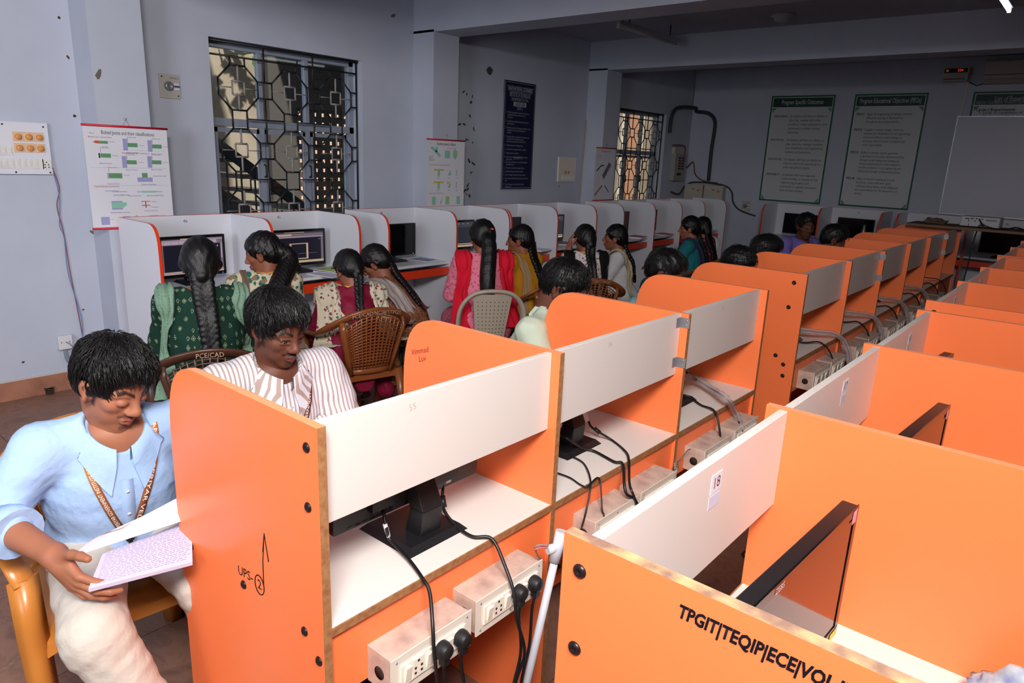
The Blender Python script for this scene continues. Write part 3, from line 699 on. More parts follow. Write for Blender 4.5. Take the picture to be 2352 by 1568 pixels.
# near bay: monitor lead over the desk edge
o, b = cable('monitor_lead', 'black monitor lead with white label crossing the near desk', 'cable', [(-1.262, 1.02, .862), P3(880, 1172, 'x', -1.225), P3(888, 1215, 'x', -1.20), P3(897, 1240, 'z', .778), P3(938, 1283, 'z', .765), over(970, 1322), P3(987, 1360, 'x', -1.01), P3(994, 1440, 'x', -.965), P3(997, 1500, 'x', -.95), P3(1004, 1568, 'x', -.945), (-.95, .945, .30), (-.97, 1.0, .02)], .0045, M_CABLE, GC)
g = G(); g.tube([P3(884, 1203, 'x', -1.205) - b, P3(893, 1232, 'z', .785) - b], .0058, 7); g.obj('cable_label', M_PAPER, o)
o, b = cable('monitor_lead', 'black monitor lead with ferrite core plugged beside the pipe', 'cable', [(-1.262, 1.17, .862), P3(1014, 1100, 'x', -1.235), P3(1016, 1150, 'x', -1.215), P3(1022, 1175, 'x', -1.19), P3(1048, 1207, 'z', .765), P3(1085, 1232, 'z', .758), over(1128, 1270), P3(1160, 1300, 'x', -.99), P3(1180, 1360, 'x', -.95), P3(1187, 1420, 'x', -.935), P3(1205, 1500, 'x', -.94), (-.95, 1.21, .35), (-.97, 1.2, .05)], .0045, M_CABLE, GC)
g = G(); g.tube([P3(1015, 1138, 'x', -1.217) - b, P3(1020, 1165, 'x', -1.20) - b], .0085, 8); g.obj('ferrite_core', M_BLACK, o)
def plug_lead(label, u, v, x, pts):
    p = P3(u, v, 'x', x); o, b = cable('plug_lead', label, 'cable', [p + Vector((.013, 0, -.03))] + pts, .0042, M_CABLE, GC); plug(o, b, p); return o
XS = -.968
plug_lead('black plug and lead in the near socket box, first plug', 1012, 1488, XS, [P3(1020, 1540, 'x', -.955), (-.95, .965, .40), (-.96, 1.0, .1), (-.98, 1.1, .012)])
plug_lead('black plug and lead in the near socket box, last plug', 1055, 1462, XS, [P3(1058, 1510, 'x', -.955), (-.95, 1.025, .42), (-.96, 1.05, .1), (-.98, 1.2, .012)])
plug_lead('black plug and lead left of the last plug by the pipe', 1187, 1357, XS, [P3(1192, 1420, 'x', -.955), P3(1196, 1500, 'x', -.955), (-.95, 1.20, .30), (-.97, 1.3, .012)])
plug_lead('black plug and lead right beside the sloping pipe', 1222, 1336, XS, [P3(1222, 1400, 'x', -.955), P3(1216, 1480, 'x', -.955), (-.95, 1.24, .30), (-.96, 1.35, .012)])
# second bay leads
o, b = cable('monitor_lead', 'black lead with white barcode tag and ferrite core in the second carrel', 'cable', [(-1.315, 1.90, .86), P3(1345, 955, 'x', -1.27), P3(1356, 977, 'x', -1.25), P3(1372, 990, 'x', -1.22), P3(1405, 1010, 'z', .757), P3(1437, 1037, 'z', .757), over(1443, 1070), P3(1446, 1110, 'x', -1.0), P3(1457, 1142, 'x', -.97), (-.95, 1.93, .45), (-.97, 1.95, .05)], .0042, M_CABLE, GC)
G().tube([P3(1365, 983, 'x', -1.235) - b, P3(1378, 994, 'x', -1.215) - b], .008, 8).obj('ferrite_core', M_BLACK, o)
G().add([P3(1337, 948, 'x', -1.262) - b, P3(1348, 947, 'x', -1.262) - b, P3(1354, 966, 'x', -1.25) - b, P3(1345, 969, 'x', -1.25) - b], [(0, 1, 2, 3)]).obj('barcode_tag', M_PAPER, o)
cable('monitor_lead', 'thick black lead sagging from the second carrel foot', 'cable', [(-1.30, 1.80, .80), P3(1300, 1005, 'x', -1.22), P3(1330, 1025, 'z', .775), P3(1365, 1036, 'z', .757), P3(1410, 1060, 'z', .757), over(1428, 1090), P3(1437, 1130, 'x', -.99), (-.97, 1.84, .60), (-.96, 1.9, .1)], .0048, M_CABLE, GC)
cable('thin_lead', 'thin black lead running into the round grommet', 'cable', [P3(1285, 1038, 'z', .76), P3(1325, 1053, 'z', .757), P3(1345, 1070, 'z', .757), over(1356, 1110), P3(1347, 1170, 'x', -1.02), P3(1335, 1215, 'x', -1.0)], .0028, M_CABLE, GC)
cable('thin_lead', 'thin black lead arching across the second carrel desk edge', 'cable', [P3(1281, 1086, 'z', .757), P3(1310, 1097, 'z', .757), P3(1345, 1117, 'z', .756), over(1372, 1140), P3(1383, 1170, 'x', -1.0), P3(1388, 1195, 'x', -.98), (-.97, 1.66, .45)], .0026, M_CABLE, GC)
# third bay: lead and sleeve
cable('monitor_lead', 'black lead curving over the third carrel desk', 'cable', [(-1.28, 2.45, .80), P3(1575, 908, 'x', -1.2), P3(1610, 930, 'z', .757), over(1640, 965), P3(1655, 1005, 'x', -1.0), (-.97, 2.52, .5)], .0042, M_CABLE, GC)
M_SLEEVE = mat('clear_plastic_sleeve', 'c9bcbc', 0.15, 0.5, alpha=0.45)
o, b = cable('sleeved_lead', 'lead in a crumpled clear plastic sleeve in the third carrel', 'cable', [P3(1577, 855, 'x', -1.15), P3(1600, 872, 'z', .80), P3(1635, 893, 'z', .79), P3(1668, 915, 'z', .80), P3(1690, 950, 'x', -1.04), P3(1703, 985, 'x', -.98), (-.96, 2.75, .55)], .004, M_CABLE)
sp = spline([P3(1592, 866, 'z', .80), P3(1635, 893, 'z', .79), P3(1668, 915, 'z', .80), P3(1690, 950, 'x', -1.04), P3(1703, 985, 'x', -.98)], 6)
G().tube([p - b for p in sp], [.010 + .007 * abs(math.sin(k * 1.7)) for k in range(len(sp))], 7).obj('plastic_sleeve', M_SLEEVE, o)
for k in range(5):
    y = 3.86 + .772 * k
    cable('monitor_lead', 'black lead over the desk edge of the long orange unit, %s carrel' % ['first', 'second', 'third', 'fourth', 'fifth'][k], 'cable', [(-1.30, y, .80), (-1.18, y + .1, .763), (-1.10, y + .17, .765), (-1.04, y + .22, .68), (-1.0, y + .25, .50), (-1.02, y + .27, .1)], .0045, M_CABLE, GC)
    pp = [(-1.25, y + .15, .82), (-1.15, y + .27, .80), (-1.08, y + .36, .785), (-1.03, y + .43, .72), (-1.0, y + .45, .60)]
    o, b = cable('sleeved_lead', 'sleeved lead arching from the long orange unit, %s carrel' % ['first', 'second', 'third', 'fourth', 'fifth'][k], 'cable', pp + [(-.99, y + .46, .3)], .004, M_CABLE, 'sleeved leads of the long orange unit')
    if k < 4: G().tube([p - b for p in spline(pp, 6)], [.012 + .006 * abs(math.sin(j * 1.9 + k)) for j in range(25)], 7).obj('plastic_sleeve', M_SLEEVE, o)
# tangle of cables on the floor between the rows
for k in range(12):
    y = 1.6 + .30 * k; q = random.uniform(-.08, .08)
    cable('floor_cable', ['black', 'grey'][k % 3 == 2] + ' cable tangled on the floor between the rows', 'cable', [(-.60 + q, y - .5, .35), (-.66 + q, y - .3, .03), (-.78, y - .1, .012), (-.72 + q, y + .15, .03), (-.84, y + .25, .014), (-.9 + q, y + .05, .012), (-.70, y - .05, .02)], .005, [M_CABLE, M_GREYC][k % 3 == 2], 'cables on the floor between the orange rows')
# white pipe with tee
pp0, pp1 = P3(1283, 1248, 'x', -.93), Vector((-.96, 1.19, .02))
pv = empty('conduit_pipe', pp1, label='white plastic conduit pipe leaning between the orange rows', cat='pipe')
G().tube([Vector((0, 0, 0)), pp0 - pp1], .0105, 12).obj('pipe', mat('white_pvc', 'c9ccd6', 0.35), pv)
dirp = (pp0 - pp1).normalized()
G().tube([pp0 - pp1 - dirp * .05, pp0 - pp1 + dirp * .035], .0155, 12).tube([pp0 - pp1 - dirp * .01, pp0 - pp1 - dirp * .01 + Vector((-.012, -.03, .0))], .0125, 12).obj('tee_fitting', mat('white_pvc', 'c9ccd6', 0.35), pv)
for k, c in enumerate(('d08080', 'b05060', '8a8a8a')):
    G().tube(spline([pp0 - pp1 + Vector((-.01, -.03, .002 * k)), pp0 - pp1 + Vector((-.03, -.06, -.004 + .004 * k)), P3(1242, 1283 + 5 * k, 'x', -.985) - pp1], 6), .002, 5).obj('wire', mat('wire%d' % k, c, .5), pv)
# curled grey clamp hanging between socket boxes
cl = P3(1552, 1068, 'x', -1.02)
cg = G()
for k in range(3): cg.tube([Vector((.002 * k, .012 * math.sin(t), .016 * math.cos(t) - .008 * k)) for t in [q * .45 for q in range(14)]], .0026, 6)
cg.tube(spline([Vector((0, 0, .015)), Vector((0, .03, .01)), Vector((0, .08, .03)), Vector((0, .11, .028))], 6), .0025, 6)
o = cg.obj('curled_clamp', mat('grey_green_metal', '8b9088', 0.4, 0.5, 0.5)); o.location = cl; tag(o, 'curled grey wire clamp hanging between two socket boxes', 'clamp')
# crumpled rag on the near desk
# ------------------------------------------------------------------ wall charts, boards
class Sheet:
    def __init__(s, name, label, cat, o, ex, ez, w, h, m, group=None, th=.002):
        """o: top-left corner seen from the front; ex: right; ez: up"""
        s.ex = Vector(ex).normalized(); s.ez = Vector(ez).normalized(); s.n = s.ex.cross(s.ez); s.w = w; s.h = h; s.th = th
        s.root = empty(name, o, label=label, cat=cat, group=group)
        s.sheet = s.rect(0, 0, 1, 1, m, 'sheet', z0=0, z1=th)
    def pt(s, u, v, z): return s.ex * (u * s.w) - s.ez * (v * s.h) + s.n * z
    def rect(s, u0, v0, u1, v1, m, name='printed_block', z0=None, z1=None, lay=0):
        a = s.th if z0 is None else z0; b = s.th + .0004 + .0004 * lay if z1 is None else z1
        q = [(u0, v0), (u1, v0), (u1, v1), (u0, v1)]
        return G().prism([s.pt(u, v, a) for u, v in q], [s.pt(u, v, b) for u, v in q]).obj(name, m, s.root)
    def poly(s, pts, m, name='printed_block', lay=0):
        b = s.th + .0004 + .0004 * lay
        return G().prism([s.pt(u, v, s.th) for u, v in pts], [s.pt(u, v, b) for u, v in pts]).obj(name, m, s.root)
    def txt(s, u, v, size, body, m, align='LEFT', fit=None, name='printed_lettering', **k):
        T = frame(s.pt(u, v, s.th + .0012), s.ex, s.ez)
        return text(name, body, size, T, m, s.root, align, fit=fit, **k)
    def border(s, t, m, name='border', inset=0.0):
        tw, thh = t / s.w, t / s.h; iw, ih = inset / s.w, inset / s.h
        q0 = [(iw, ih), (1 - iw, ih), (1 - iw, 1 - ih), (iw, 1 - ih)]; q1 = [(iw + tw, ih + thh), (1 - iw - tw, ih + thh), (1 - iw - tw, 1 - ih - thh), (iw + tw, 1 - ih - thh)]
        vs = [s.pt(*p, s.th + .0006) for p in q0 + q1]
        G().add(vs, [(0, 1, 5, 4), (1, 2, 6, 5), (2, 3, 7, 6), (3, 0, 4, 7)]).obj(name, m, s.root, recalc=False)
M_CHART = mat('glossy_chart_paper', 'dcdce4', 0.45, 0.4); M_CRED = mat('red_chart_rod', 'c01428', 0.4)
M_PG, M_PL, M_PM, M_PO, M_PY = mat('print_green', '5f9468', .5), mat('print_lilac', '9a9cc8', .5), mat('print_mint', '8cc8b0', .5), mat('print_orange', 'c8542c', .5), mat('print_yellow', 'c8b848', .5)
M_PT = mat('print_grey', '6a6a76', .6)
def chart_top(s, w):
    G().tube([s.pt(-.01, 0.0, .004), s.pt(1.01, 0.0, .004)], .008, 6).obj('top_rod', M_CRED, s.root)
    G().tube([s.pt(-.01, 1.0, .004), s.pt(1.01, 1.0, .004)], .008, 6).obj('bottom_rod', M_CRED, s.root)
    G().tube([s.pt(.46, -.01, .004), s.pt(.50, -.075 * .65 / s.h, .006), s.pt(.54, -.01, .004)], .0012, 4).obj('hanging_cord', mat('cord_pink', 'b09090', .7), s.root)
    G().lathe([(.008, 0), (.006, .006), (0, .007)], s.pt(.50, -.075 * .65 / s.h, .0), s.n, 10).obj('nail_head', M_STEEL, s.root)
# chart of bolted joints on the first pilaster
s = Sheet('wall_chart', 'hanging chart of bolted joints with red rods beside the switch panel', 'chart', (XP + .006, 1.739, 1.79), (0, 1, .0), (0, 0, 1), .525, .655, M_CHART, 'hanging engineering charts'); chart_top(s, 1)
s.txt(.52, .065, .034, 'Bolted Joints and their classifications', M_INK, 'CENTER', fit=.33)
s.txt(.07, .075, .012, 'Bisma', M_PT); s.txt(.05, .11, .014, 'Bolted "pin" connections', M_INKR)
def beam(u, v, w=.12, h=.04, col=True, c=M_PG):
    s.rect(u, v, u + w, v + h, c)
    if col: s.rect(u - .055, v - .04, u, v + h + .035, M_PL)
    s.rect(u + .005, v - .065, u + .008, v - .01, M_INKR, lay=1); s.txt(u + .02, v - .055, .010, 'Shear force', M_INK); s.txt(u + w + .015, v + .02, .010, 'Tie force', M_INKR); s.txt(u - .02, v + h + .055, .011, 'Beam-to-column', M_INKB)
s.rect(.17, .145, .27, .172, M_PG); s.poly([(.10, .158), (.13, .144), (.17, .145), (.17, .172), (.13, .170)], M_PO); s.txt(.20, .20, .011, 'Tie rod', M_INKB); s.txt(.28, .15, .010, 'Tie force', M_INKR)
beam(.50, .155); beam(.80, .16); beam(.17, .265, col=False); s.rect(.15, .262, .165, .31, M_INK)
s.txt(.42, .255, .013, 'Welded-bolted "pin" connections', M_INKR); beam(.47, .325); beam(.78, .32)
beam(.24, .455, .16, .05, col=False); s.rect(.225, .452, .236, .51, M_PL); s.rect(.64, .45, .71, .495, M_PG); s.rect(.58, .495, .77, .54, M_PL); s.txt(.78, .48, .010, 'Base plate welded to column', M_INK, fit=.09); s.txt(.62, .565, .011, 'Column-to-foundation', M_INKB)
s.txt(.06, .585, .014, 'Typical bolted connections', M_INKR); s.rect(.18, .625, .34, .632, M_PL); s.rect(.26, .635, .44, .642, M_PL); s.rect(.56, .637, .88, .645, M_PL); s.rect(.62, .632, .80, .649, M_PM, lay=1)
s.txt(.27, .67, .011, 'Lap joint (single shear)', M_INK); s.txt(.45, .68, .011, 'Shear connections', M_INKB); s.txt(.68, .68, .011, 'Butt joint (double shear)', M_INK)
s.rect(.24, .73, .37, .815, M_PL); s.poly([(.24, .745), (.42, .745), (.42, .775), (.37, .80), (.24, .80)], M_PM, lay=1); s.txt(.22, .845, .011, 'Eccentric shear connection', M_INKB)
s.rect(.60, .735, .71, .742, M_PO); s.rect(.648, .742, .662, .775, M_PO); s.rect(.60, .775, .71, .783, M_PO); s.rect(.65, .783, .66, .805, M_INK); s.txt(.72, .742, .010, 'in tension', M_INK); s.txt(.72, .80, .010, 'Structural T', M_INK); s.txt(.63, .835, .011, 'Tension connection', M_INKB)
s.rect(.10, .885, .20, .965, M_PL); s.rect(.20, .91, .25, .915, M_PM); s.rect(.36, .885, .45, .945, M_PL); s.poly([(.45, .91), (.53, .875), (.55, .89), (.47, .945)], M_PM); s.rect(.69, .885, .80, .945, M_PL); s.rect(.76, .89, .90, .945, M_PG, lay=1)
for v in (.225, .40, .575): s.rect(.04 if v != .225 else .42, v, .96, v + .0012, M_PT)
# reinforcement chart on the second pilaster
s = Sheet('wall_chart', 'hanging chart of beam reinforcement between window and dark blue board', 'chart', (XP + .006, 4.69, 1.835), (0, 1, 0), (0, 0, 1), .51, .655, M_CHART, 'hanging engineering charts'); chart_top(s, 1)
s.txt(.5, .06, .04, 'Reinforcement in Beam', M_INK, 'CENTER', fit=.25); s.txt(.06, .05, .012, 'Bisma', M_PT)
s.poly([(.08, .12), (.14, .10), (.36, .22), (.33, .25)], M_PM); s.rect(.22, .10, .27, .18, M_PM); s.rect(.46, .15, .60, .26, M_PM); s.poly([(.68, .15), (.74, .12), (.80, .16), (.80, .23), (.74, .28), (.68, .23)], M_PM); s.poly([(.74, .17), (.80, .18), (.78, .22), (.74, .23)], M_PY, lay=1)
s.txt(.50, .115, .014, 'Types of Reinforcement', M_INKR); s.txt(.06, .27, .012, 'Main bars\nStirrups\nHanger bars\nBent-up bars', M_INK); s.txt(.06, .36, .013, 'Stress and strain distribution in singly reinforced rectangular beam', M_INKR, fit=.28)
for v in (.42, .60):
    s.rect(.18, v, .44, v + .022, M_PY); s.rect(.28, v + .022, .34, v + .11, M_PM); s.poly([(.55, v + .09), (.63, v), (.63, v + .09)], M_PM); s.txt(.26, v + .13, .012, 'Section', M_INK); s.txt(.56, v + .13, .012, 'Strain', M_INK); s.rect(.78, v, .79, v + .1, M_PT); s.txt(.76, v + .13, .012, 'Stress', M_INK)
s.rect(.54, .60, .58, .64, M_PY, lay=1)
s.txt(.06, .77, .013, 'Analysis of doubly reinforced section', M_INKR); s.rect(.14, .82, .24, .94, M_PM); s.poly([(.34, .93), (.42, .82), (.38, .93)], M_PM); s.rect(.50, .82, .60, .87, M_PY); s.rect(.50, .87, .60, .94, M_PM); s.rect(.80, .82, .90, .94, M_PM)
for u, t in ((.15, 'Section'), (.35, 'Strain'), (.50, 'Equivalent'), (.80, 'Balanced')): s.txt(u, .965, .012, t, M_INK)
# dim chart on the third pilaster
s = Sheet('wall_chart', 'hanging chart of connection sketches beside the narrow window', 'chart', (XP + .006, 7.555, 1.86), (0, 1, 0), (0, 0, 1), .45, .65, M_CHART, 'hanging engineering charts'); chart_top(s, 1)
s.txt(.5, .06, .03, 'Reinforcement Detail', M_INK, 'CENTER', fit=.2); s.txt(.08, .17, .014, 'Bar size    Area\n8 mm        50\n10 mm      78\n12 mm      113', M_PT); s.poly([(.38, .52), (.70, .26), (.82, .32), (.48, .60)], M_PT); s.poly([(.08, .42), (.30, .32), (.46, .32), (.46, .34), (.30, .35), (.10, .45)], mat('print_navy', '2a4468', .5)); s.poly([(.06, .88), (.40, .70), (.42, .73), (.08, .92)], mat('print_brown', '8a6a50', .5)); s.poly([(.55, .70), (.80, .84), (.78, .86), (.54, .73)], M_PT)

# dark blue rules board
M_NAVY = mat('navy_board', '0f1438', 0.4, 0.4); M_BT = mat('silver_lettering', 'a9abb8', 0.6)
s = Sheet('rules_board', 'tall dark blue board of lab rules with white lettering', 'sign', (XW + .004, 6.083, 2.525), (0, 1, 0), (0, 0, 1), .56, 1.19, M_NAVY, th=.006)
s.border(.004, M_BT, inset=.020); s.border(.006, M_CHART, 'edge_trim')
s.txt(.5, .075, .075, 'THANTHAI PERIYAR GOVERNMENT', M_BT, 'CENTER', fit=.45, offset=.001); s.txt(.5, .125, .075, 'INSTITUTE OF TECHNOLOGY', M_BT, 'CENTER', fit=.37, offset=.001)
s.txt(.5, .168, .045, 'DEPARTMENT OF CIVIL', M_BT, 'CENTER', fit=.30); s.rect(.30, .188, .70, .228, M_BT); s.txt(.5, .208, .045, 'CADD LAB', M_NAVY, 'CENTER', fit=.17, offset=.001, name='lettering'); s.txt(.5, .248, .045, "DO's", M_BT, 'CENTER')
do = ['Maintain punctuality and conduct yourself in a\nresponsible manner at all times in the\nlaboratory.', 'Do follow the safety instructions given by the\nstaff members.', 'Always be aware of the purpose of buttons as fire\nextinguisher etc, kept in the laboratory\npremises.', 'Always handle the equipments with proper care\nand perform the experiments as per\ndemonstration given by the staff member.', 'Always leave your workspace clean', 'Always stick to assigned software module.', 'Always save the work file.', 'Shut down the computer after completing the\nexperiments.']
v = .285
for k, t in enumerate(do):
    n = t.count('\n') + 1; s.txt(.07, v, .026, '%d.' % (k + 1), M_BT); s.txt(.13, v + (n - 1) * .0115, .026, t, M_BT, width=.78); v += .0225 * n + .013
s.txt(.5, .70, .045, "DONT's", M_BT, 'CENTER')
v = .738
for k, t in enumerate(['Do not use cell phone / any electronic devices\nduring lab session.', 'Do not use any external storage devices.', 'Avoid accessing unnecessary websites.', 'Do not change the password unnecessarily.', 'Do not take number of print outs for same work\nfile.', 'Do not damage or reset any instruments\n/accessories.', 'Avoid unnecessary chitchats during lab session.']):
    n = t.count('\n') + 1; s.txt(.07, v, .026, '%d.' % (k + 1), M_BT); s.txt(.13, v + (n - 1) * .0115, .026, t, M_BT, width=.78); v += .0225 * n + .010

# green framed posters on the far wall
M_PGREEN = mat('poster_green', '0c5a3c', .5); M_PGD = mat('poster_dark_green', '0a3a2a', .5); M_VINYL = mat('glossy_vinyl', 'c4c8cc', .28, .5, bump=.15, bscale=4)
def gposter(label, o, w, h, title, items, tag_w, fit):
    s = Sheet('framed_poster', label, 'poster', o, (1, 0, 0), (0, 0, 1), w, h, M_VINYL, 'green framed posters on the far wall', th=.004)
    s.border(.022, M_PGREEN); s.rect(.03, .018, .97, .105, M_PGD, 'title_band'); s.border(.003, M_CHART, 'inner_line', .028)
    for u, sg, vv, sv in ((.03, 1, .115, 1), (.97, -1, .115, 1), (.03, 1, .985, -1), (.97, -1, .985, -1)):
        for k in range(5): s.poly([(u, vv + sv * .008 * k), (u + sg * (.075 - .012 * k), vv + sv * .008 * k), (u + sg * (.055 - .012 * k), vv + sv * (.008 * k + .006)), (u, vv + sv * (.008 * k + .006))], M_PGREEN, 'corner_scroll')
    s.txt(.5, .062, .085, title, M_BT, 'CENTER', fit=fit, offset=.002)
    return s
s = gposter('green framed poster of program specific outcomes beside the wall switch', (-4.10, YF - .001, 2.715), .89, 1.49, 'Program Specific Outcomes', None, 0, .58)
v = .19
for hd, t in (('UNDERSTANDING', 'Graduates will have an ability to\ndescribe, analyse and solve\nproblems using mathematics and\nsystematic problem solving\ntechnique.'), ('ANALYTICAL SKILL', 'Graduates will have an ability to\nplan, execute, manage, maintain\nand rehabilitate civil engineering\nsystems and processes'), ('EXECUTIVE SKILL', 'Graduates will have an ability to\ninteract and work seamlessly in\nmulti disciplinary teams'), ('RESPONSIBILITY', 'Graduates will have requisite\nunderstanding on impact of civil\nengineering projects and\nprocesses in a global, economic\nand societal context.')):
    n = t.count('\n') + 1
    s.txt(.07, v, .04, hd, M_INK, fit=.20, offset=.0006); s.txt(.33, v + (n - 1) * .0185, .047, t, M_INK, space=1.18, width=.86); v += .037 * n + .035
s = gposter('green framed poster of program educational objectives beside the whiteboard', (-2.96, YF - .001, 2.715), .885, 1.485, 'Program Educational Objectives (PEOs)', None, 0, .74)
v = .175
for hd, t in (('PEO1', 'Apply the engineering knowledge acquired\neffectively and stay in the forefront\nthroughout the professional life.'), ('PEO2', 'Capable to analyze, design, construct,\nmaintain and rehabilitate all civil engineering\nstructures without compromising on\nmonetary, environmental, ecological and\nsocial responsibility.'), ('PEO3', 'Ability to identify, acquire, generate,\nunderstand and process experimental data\nthrough model making and testing and\ndevelop mathematical models related to\nreal life problems in Civil engineering and\nallied areas through professional practice.'), ('PEO4', 'Ability to function seamlessly in multi\ndisciplinary teams with team spirit,\nexhibiting ethical values, social obligations\nand responsibilities for the betterment of\nsociety.')):
    n = t.count('\n') + 1
    s.txt(.06, v, .045, hd, M_INK, offset=.0006); s.txt(.21, v + (n - 1) * .0165, .044, t, M_INK, space=1.12, width=.72); v += .033 * n + .036
s = gposter('green framed list of experiments half hidden by the whiteboard', (-1.585, YF - .001, 2.712), .885, 1.46, 'List of Experiments', None, 0, .42)
s.txt(.5, .088, .05, 'GE6261-Computer Aided Drafting and Modelling Lab', M_BT, 'CENTER', fit=.80); s.txt(.06, .145, .05, 'Cycle-I Experiments', M_INK, offset=.0008); s.txt(.10, .185, .045, '1. Study of capabilities of software for\n    Drafting and Modelling', M_INK)
# whiteboard
wb_ = empty('whiteboard', (-1.69, 10.555, 1.231), label='large blank whiteboard with aluminium rim on the far wall', cat='whiteboard')
G().box((0, 0, 0), (1.8, .025, 1.18)).obj('board_surface', mat('whiteboard_enamel', 'c9ccd8', .32, .45), wb_)
G().box((-.012, -.006, -.012), (1.812, .03, .0)).box((-.012, -.006, 1.18), (1.812, .03, 1.192)).box((-.012, -.006, 0), (0, .03, 1.18)).box((1.8, -.006, 0), (1.812, .03, 1.18)).obj('rim', mat('aluminium', 'b8bcc4', .3, .5, .8), wb_)
G().box((.1, .025, .3), (.14, .063, .9)).box((1.5, .025, .3), (1.54, .063, .9)).obj('wall_batten', M_IVORY, wb_)
# air conditioner and stabiliser
M_ACP = mat('yellowed_white_plastic', 'b9b2a4', .45)
ac = empty('air_conditioner', (-1.49, YF, 2.79), label='wall air conditioner above the list of experiments', cat='air conditioner')
pr_ = [(0, 0), (-.12, 0), (-.19, .05), (-.20, .10), (-.20, .24), (-.17, .265), (0, .265)]
G().prism([(0, y, z) for y, z in pr_], [(.86, y, z) for y, z in pr_]).obj('casing', M_ACP, ac)
G().box((.005, -.206, .095), (.855, -.198, .24)).obj('front_panel', M_ACP, ac, bevel=.002); G().box((.0, -.204, .088), (.86, -.199, .095)).obj('panel_seam', M_DARKC, ac)
for k in range(3): G().box((.06, -.185 + .03 * k, .045 - .017 * k), (.82, -.180 + .03 * k, .055 - .017 * k)).obj('louvre', M_BLACK, ac)
G().tube([(.0, -.03, .02), (-.08, -.03, -.01), (-.17, -.02, .04)], .006, 6).obj('supply_cable', M_CABLE, ac)
sb = empty('voltage_stabiliser', (-1.938, YF, 2.83), label='small wall box with red digits beside the air conditioner', cat='stabiliser')
G().box((0, -.13, 0), (.275, 0, .165)).obj('casing', M_ACP, sb, bevel=.004); G().box((.015, -.133, .10), (.26, -.129, .15)).obj('display_window', M_BLACKG, sb); G().box((.02, -.133, .022), (.255, -.129, .030)).obj('slot', M_BLACKG, sb)
E_RED = em('led', 'c83c28', 1.2)
text('led_digits', '224', .04, frame((.185, -.1345, .125), (1, 0, 0), (0, 0, 1)), E_RED, sb); G().box((.03, -.1345, .112), (.06, -.134, .138)).obj('led_field', em('led2', '50301c'), sb)
G().box((.275, -.06, .08), (.30, -.02, .16)).obj('side_plug', mat('old_yellow_plastic', '8a7c4a', .5), sb)
cable('conduit_run', 'thin conduit dropping from the stabiliser to the whiteboard', 'conduit', [(-1.665, YF - .01, 2.86), (-1.675, YF - .01, 2.60), (-1.685, YF - .01, 2.42)], .010, M_IVORY)
# tube lights
M_TUBE_OFF = mat('unlit_tube', 'c4c4c6', .25); M_TUBE_ON = mat('lit_tube', 'ffffff', .3, emit='f4f8ff', estr=3.5); M_BAT = mat('white_batten', 'a9a9ae', .45)
def tube_light(label, x, y0, y1, z, on, rods=True):
    t = empty('tube_light', (x, y0, z), label=label, cat='light', group='ceiling tube lights'); L = y1 - y0
    G().box((-.025, 0, .02), (.025, L, .055)).obj('batten', M_BAT, t, bevel=.002)
    G().tube([(0, .03, 0), (0, L - .03, 0)], .014, 12).obj('tube', M_TUBE_ON if on else M_TUBE_OFF, t)
    for y in (.0, L - .03): G().box((-.014, y, -.016), (.014, y + .03, .025)).obj('lamp_holder', M_IVORY, t)
    for y in (.2, L - .2): G().tube([(0, y, .055), (0, y, ZC - z)], .006, 6).obj('hanging_rod', M_IRON, t)
tube_light('unlit tube light hanging in the bay with the dark blue board', -3.93, 6.1, 7.32, 2.95, False)
tube_light('lit tube light hanging in the bay before the whiteboard', -.93, 5.9, 7.12, 2.98, True)
tube_light('small unlit tube light in the whiteboard bay', -3.75, 8.15, 9.0, 3.0, False)
tube_light('lit tube light above the lettered orange unit', .6, .3, 1.5, 2.95, True)
tube_light('lit tube light near the wall behind the photographer', -2.4, -1.2, 0.0, 2.95, True)
fm_ = P3(1797, 33, 'z', ZC); fm = empty('fan_mount', fm_, label='round ceiling fan mount without blades', cat='ceiling mount')
G().lathe([(.10, 0), (.10, -.02), (.07, -.03), (.07, -.05), (.05, -.07), (0, -.07)], (0, 0, 0), n=20).obj('mount_body', M_BAT, fm)

# ------------------------------------------------------------------ switches, sockets, wiring on the walls
wp = empty('fan_switchboard', (XW, 1.02, 1.47), label='large white switch panel with six orange fan regulators', cat='switch panel')
G().box((0, 0, 0), (.03, .605, .318)).obj('panel_board', mat('white_panel_laminate', 'dcdde6', .4), wp, bevel=.001)
M_REG = mat('peach_regulator_plate', 'e0bb96', .5); M_KNOB = mat('orange_knob', 'd8924c', .4); M_SWI = mat('cream_switch', 'e0ddd8', .4)
for i in range(3):
    for j in range(2):
        y = .405 + i * .058; z = .135 + j * .068
        G().box((.03, y, z), (.037, y + .052, z + .056)).obj('regulator_plate', M_REG, wp, bevel=.001)
        G().lathe([(.018, 0), (.018, .012), (.012, .016), (0, .016)], (.037, y + .028, z + .026), (1, 0, 0), 16).obj('regulator_knob', M_KNOB, wp)
for k in range(9):
    y = .27 + k * .0325; G().box((.03, y, .035), (.036, y + .026, .095)).obj('switch_plate', M_SWI, wp); G().box((.036, y + .006, .05), (.040, y + .02, .08)).obj('rocker', M_SWI, wp, bevel=.001)
    if k < 4: G().box((.03, y, .115), (.036, y + .026, .17)).obj('switch_plate', M_SWI, wp); G().box((.036, y + .006, .128), (.040, y + .02, .158)).obj('rocker', M_SWI, wp, bevel=.001)
sk = G().box((.03, .562 - .012, .035), (.036, .597, .095)).obj('socket', M_SWI, wp)
for dy, dz in ((0, .012), (-.01, -.004), (.01, -.004), (-.01, -.02), (.01, -.02)): G().lathe([(.004, 0), (.004, .0008), (0, .0008)], (.036, .573 + dy, .065 + dz), (1, 0, 0), 8).obj('socket_hole', M_HOLE, sk)
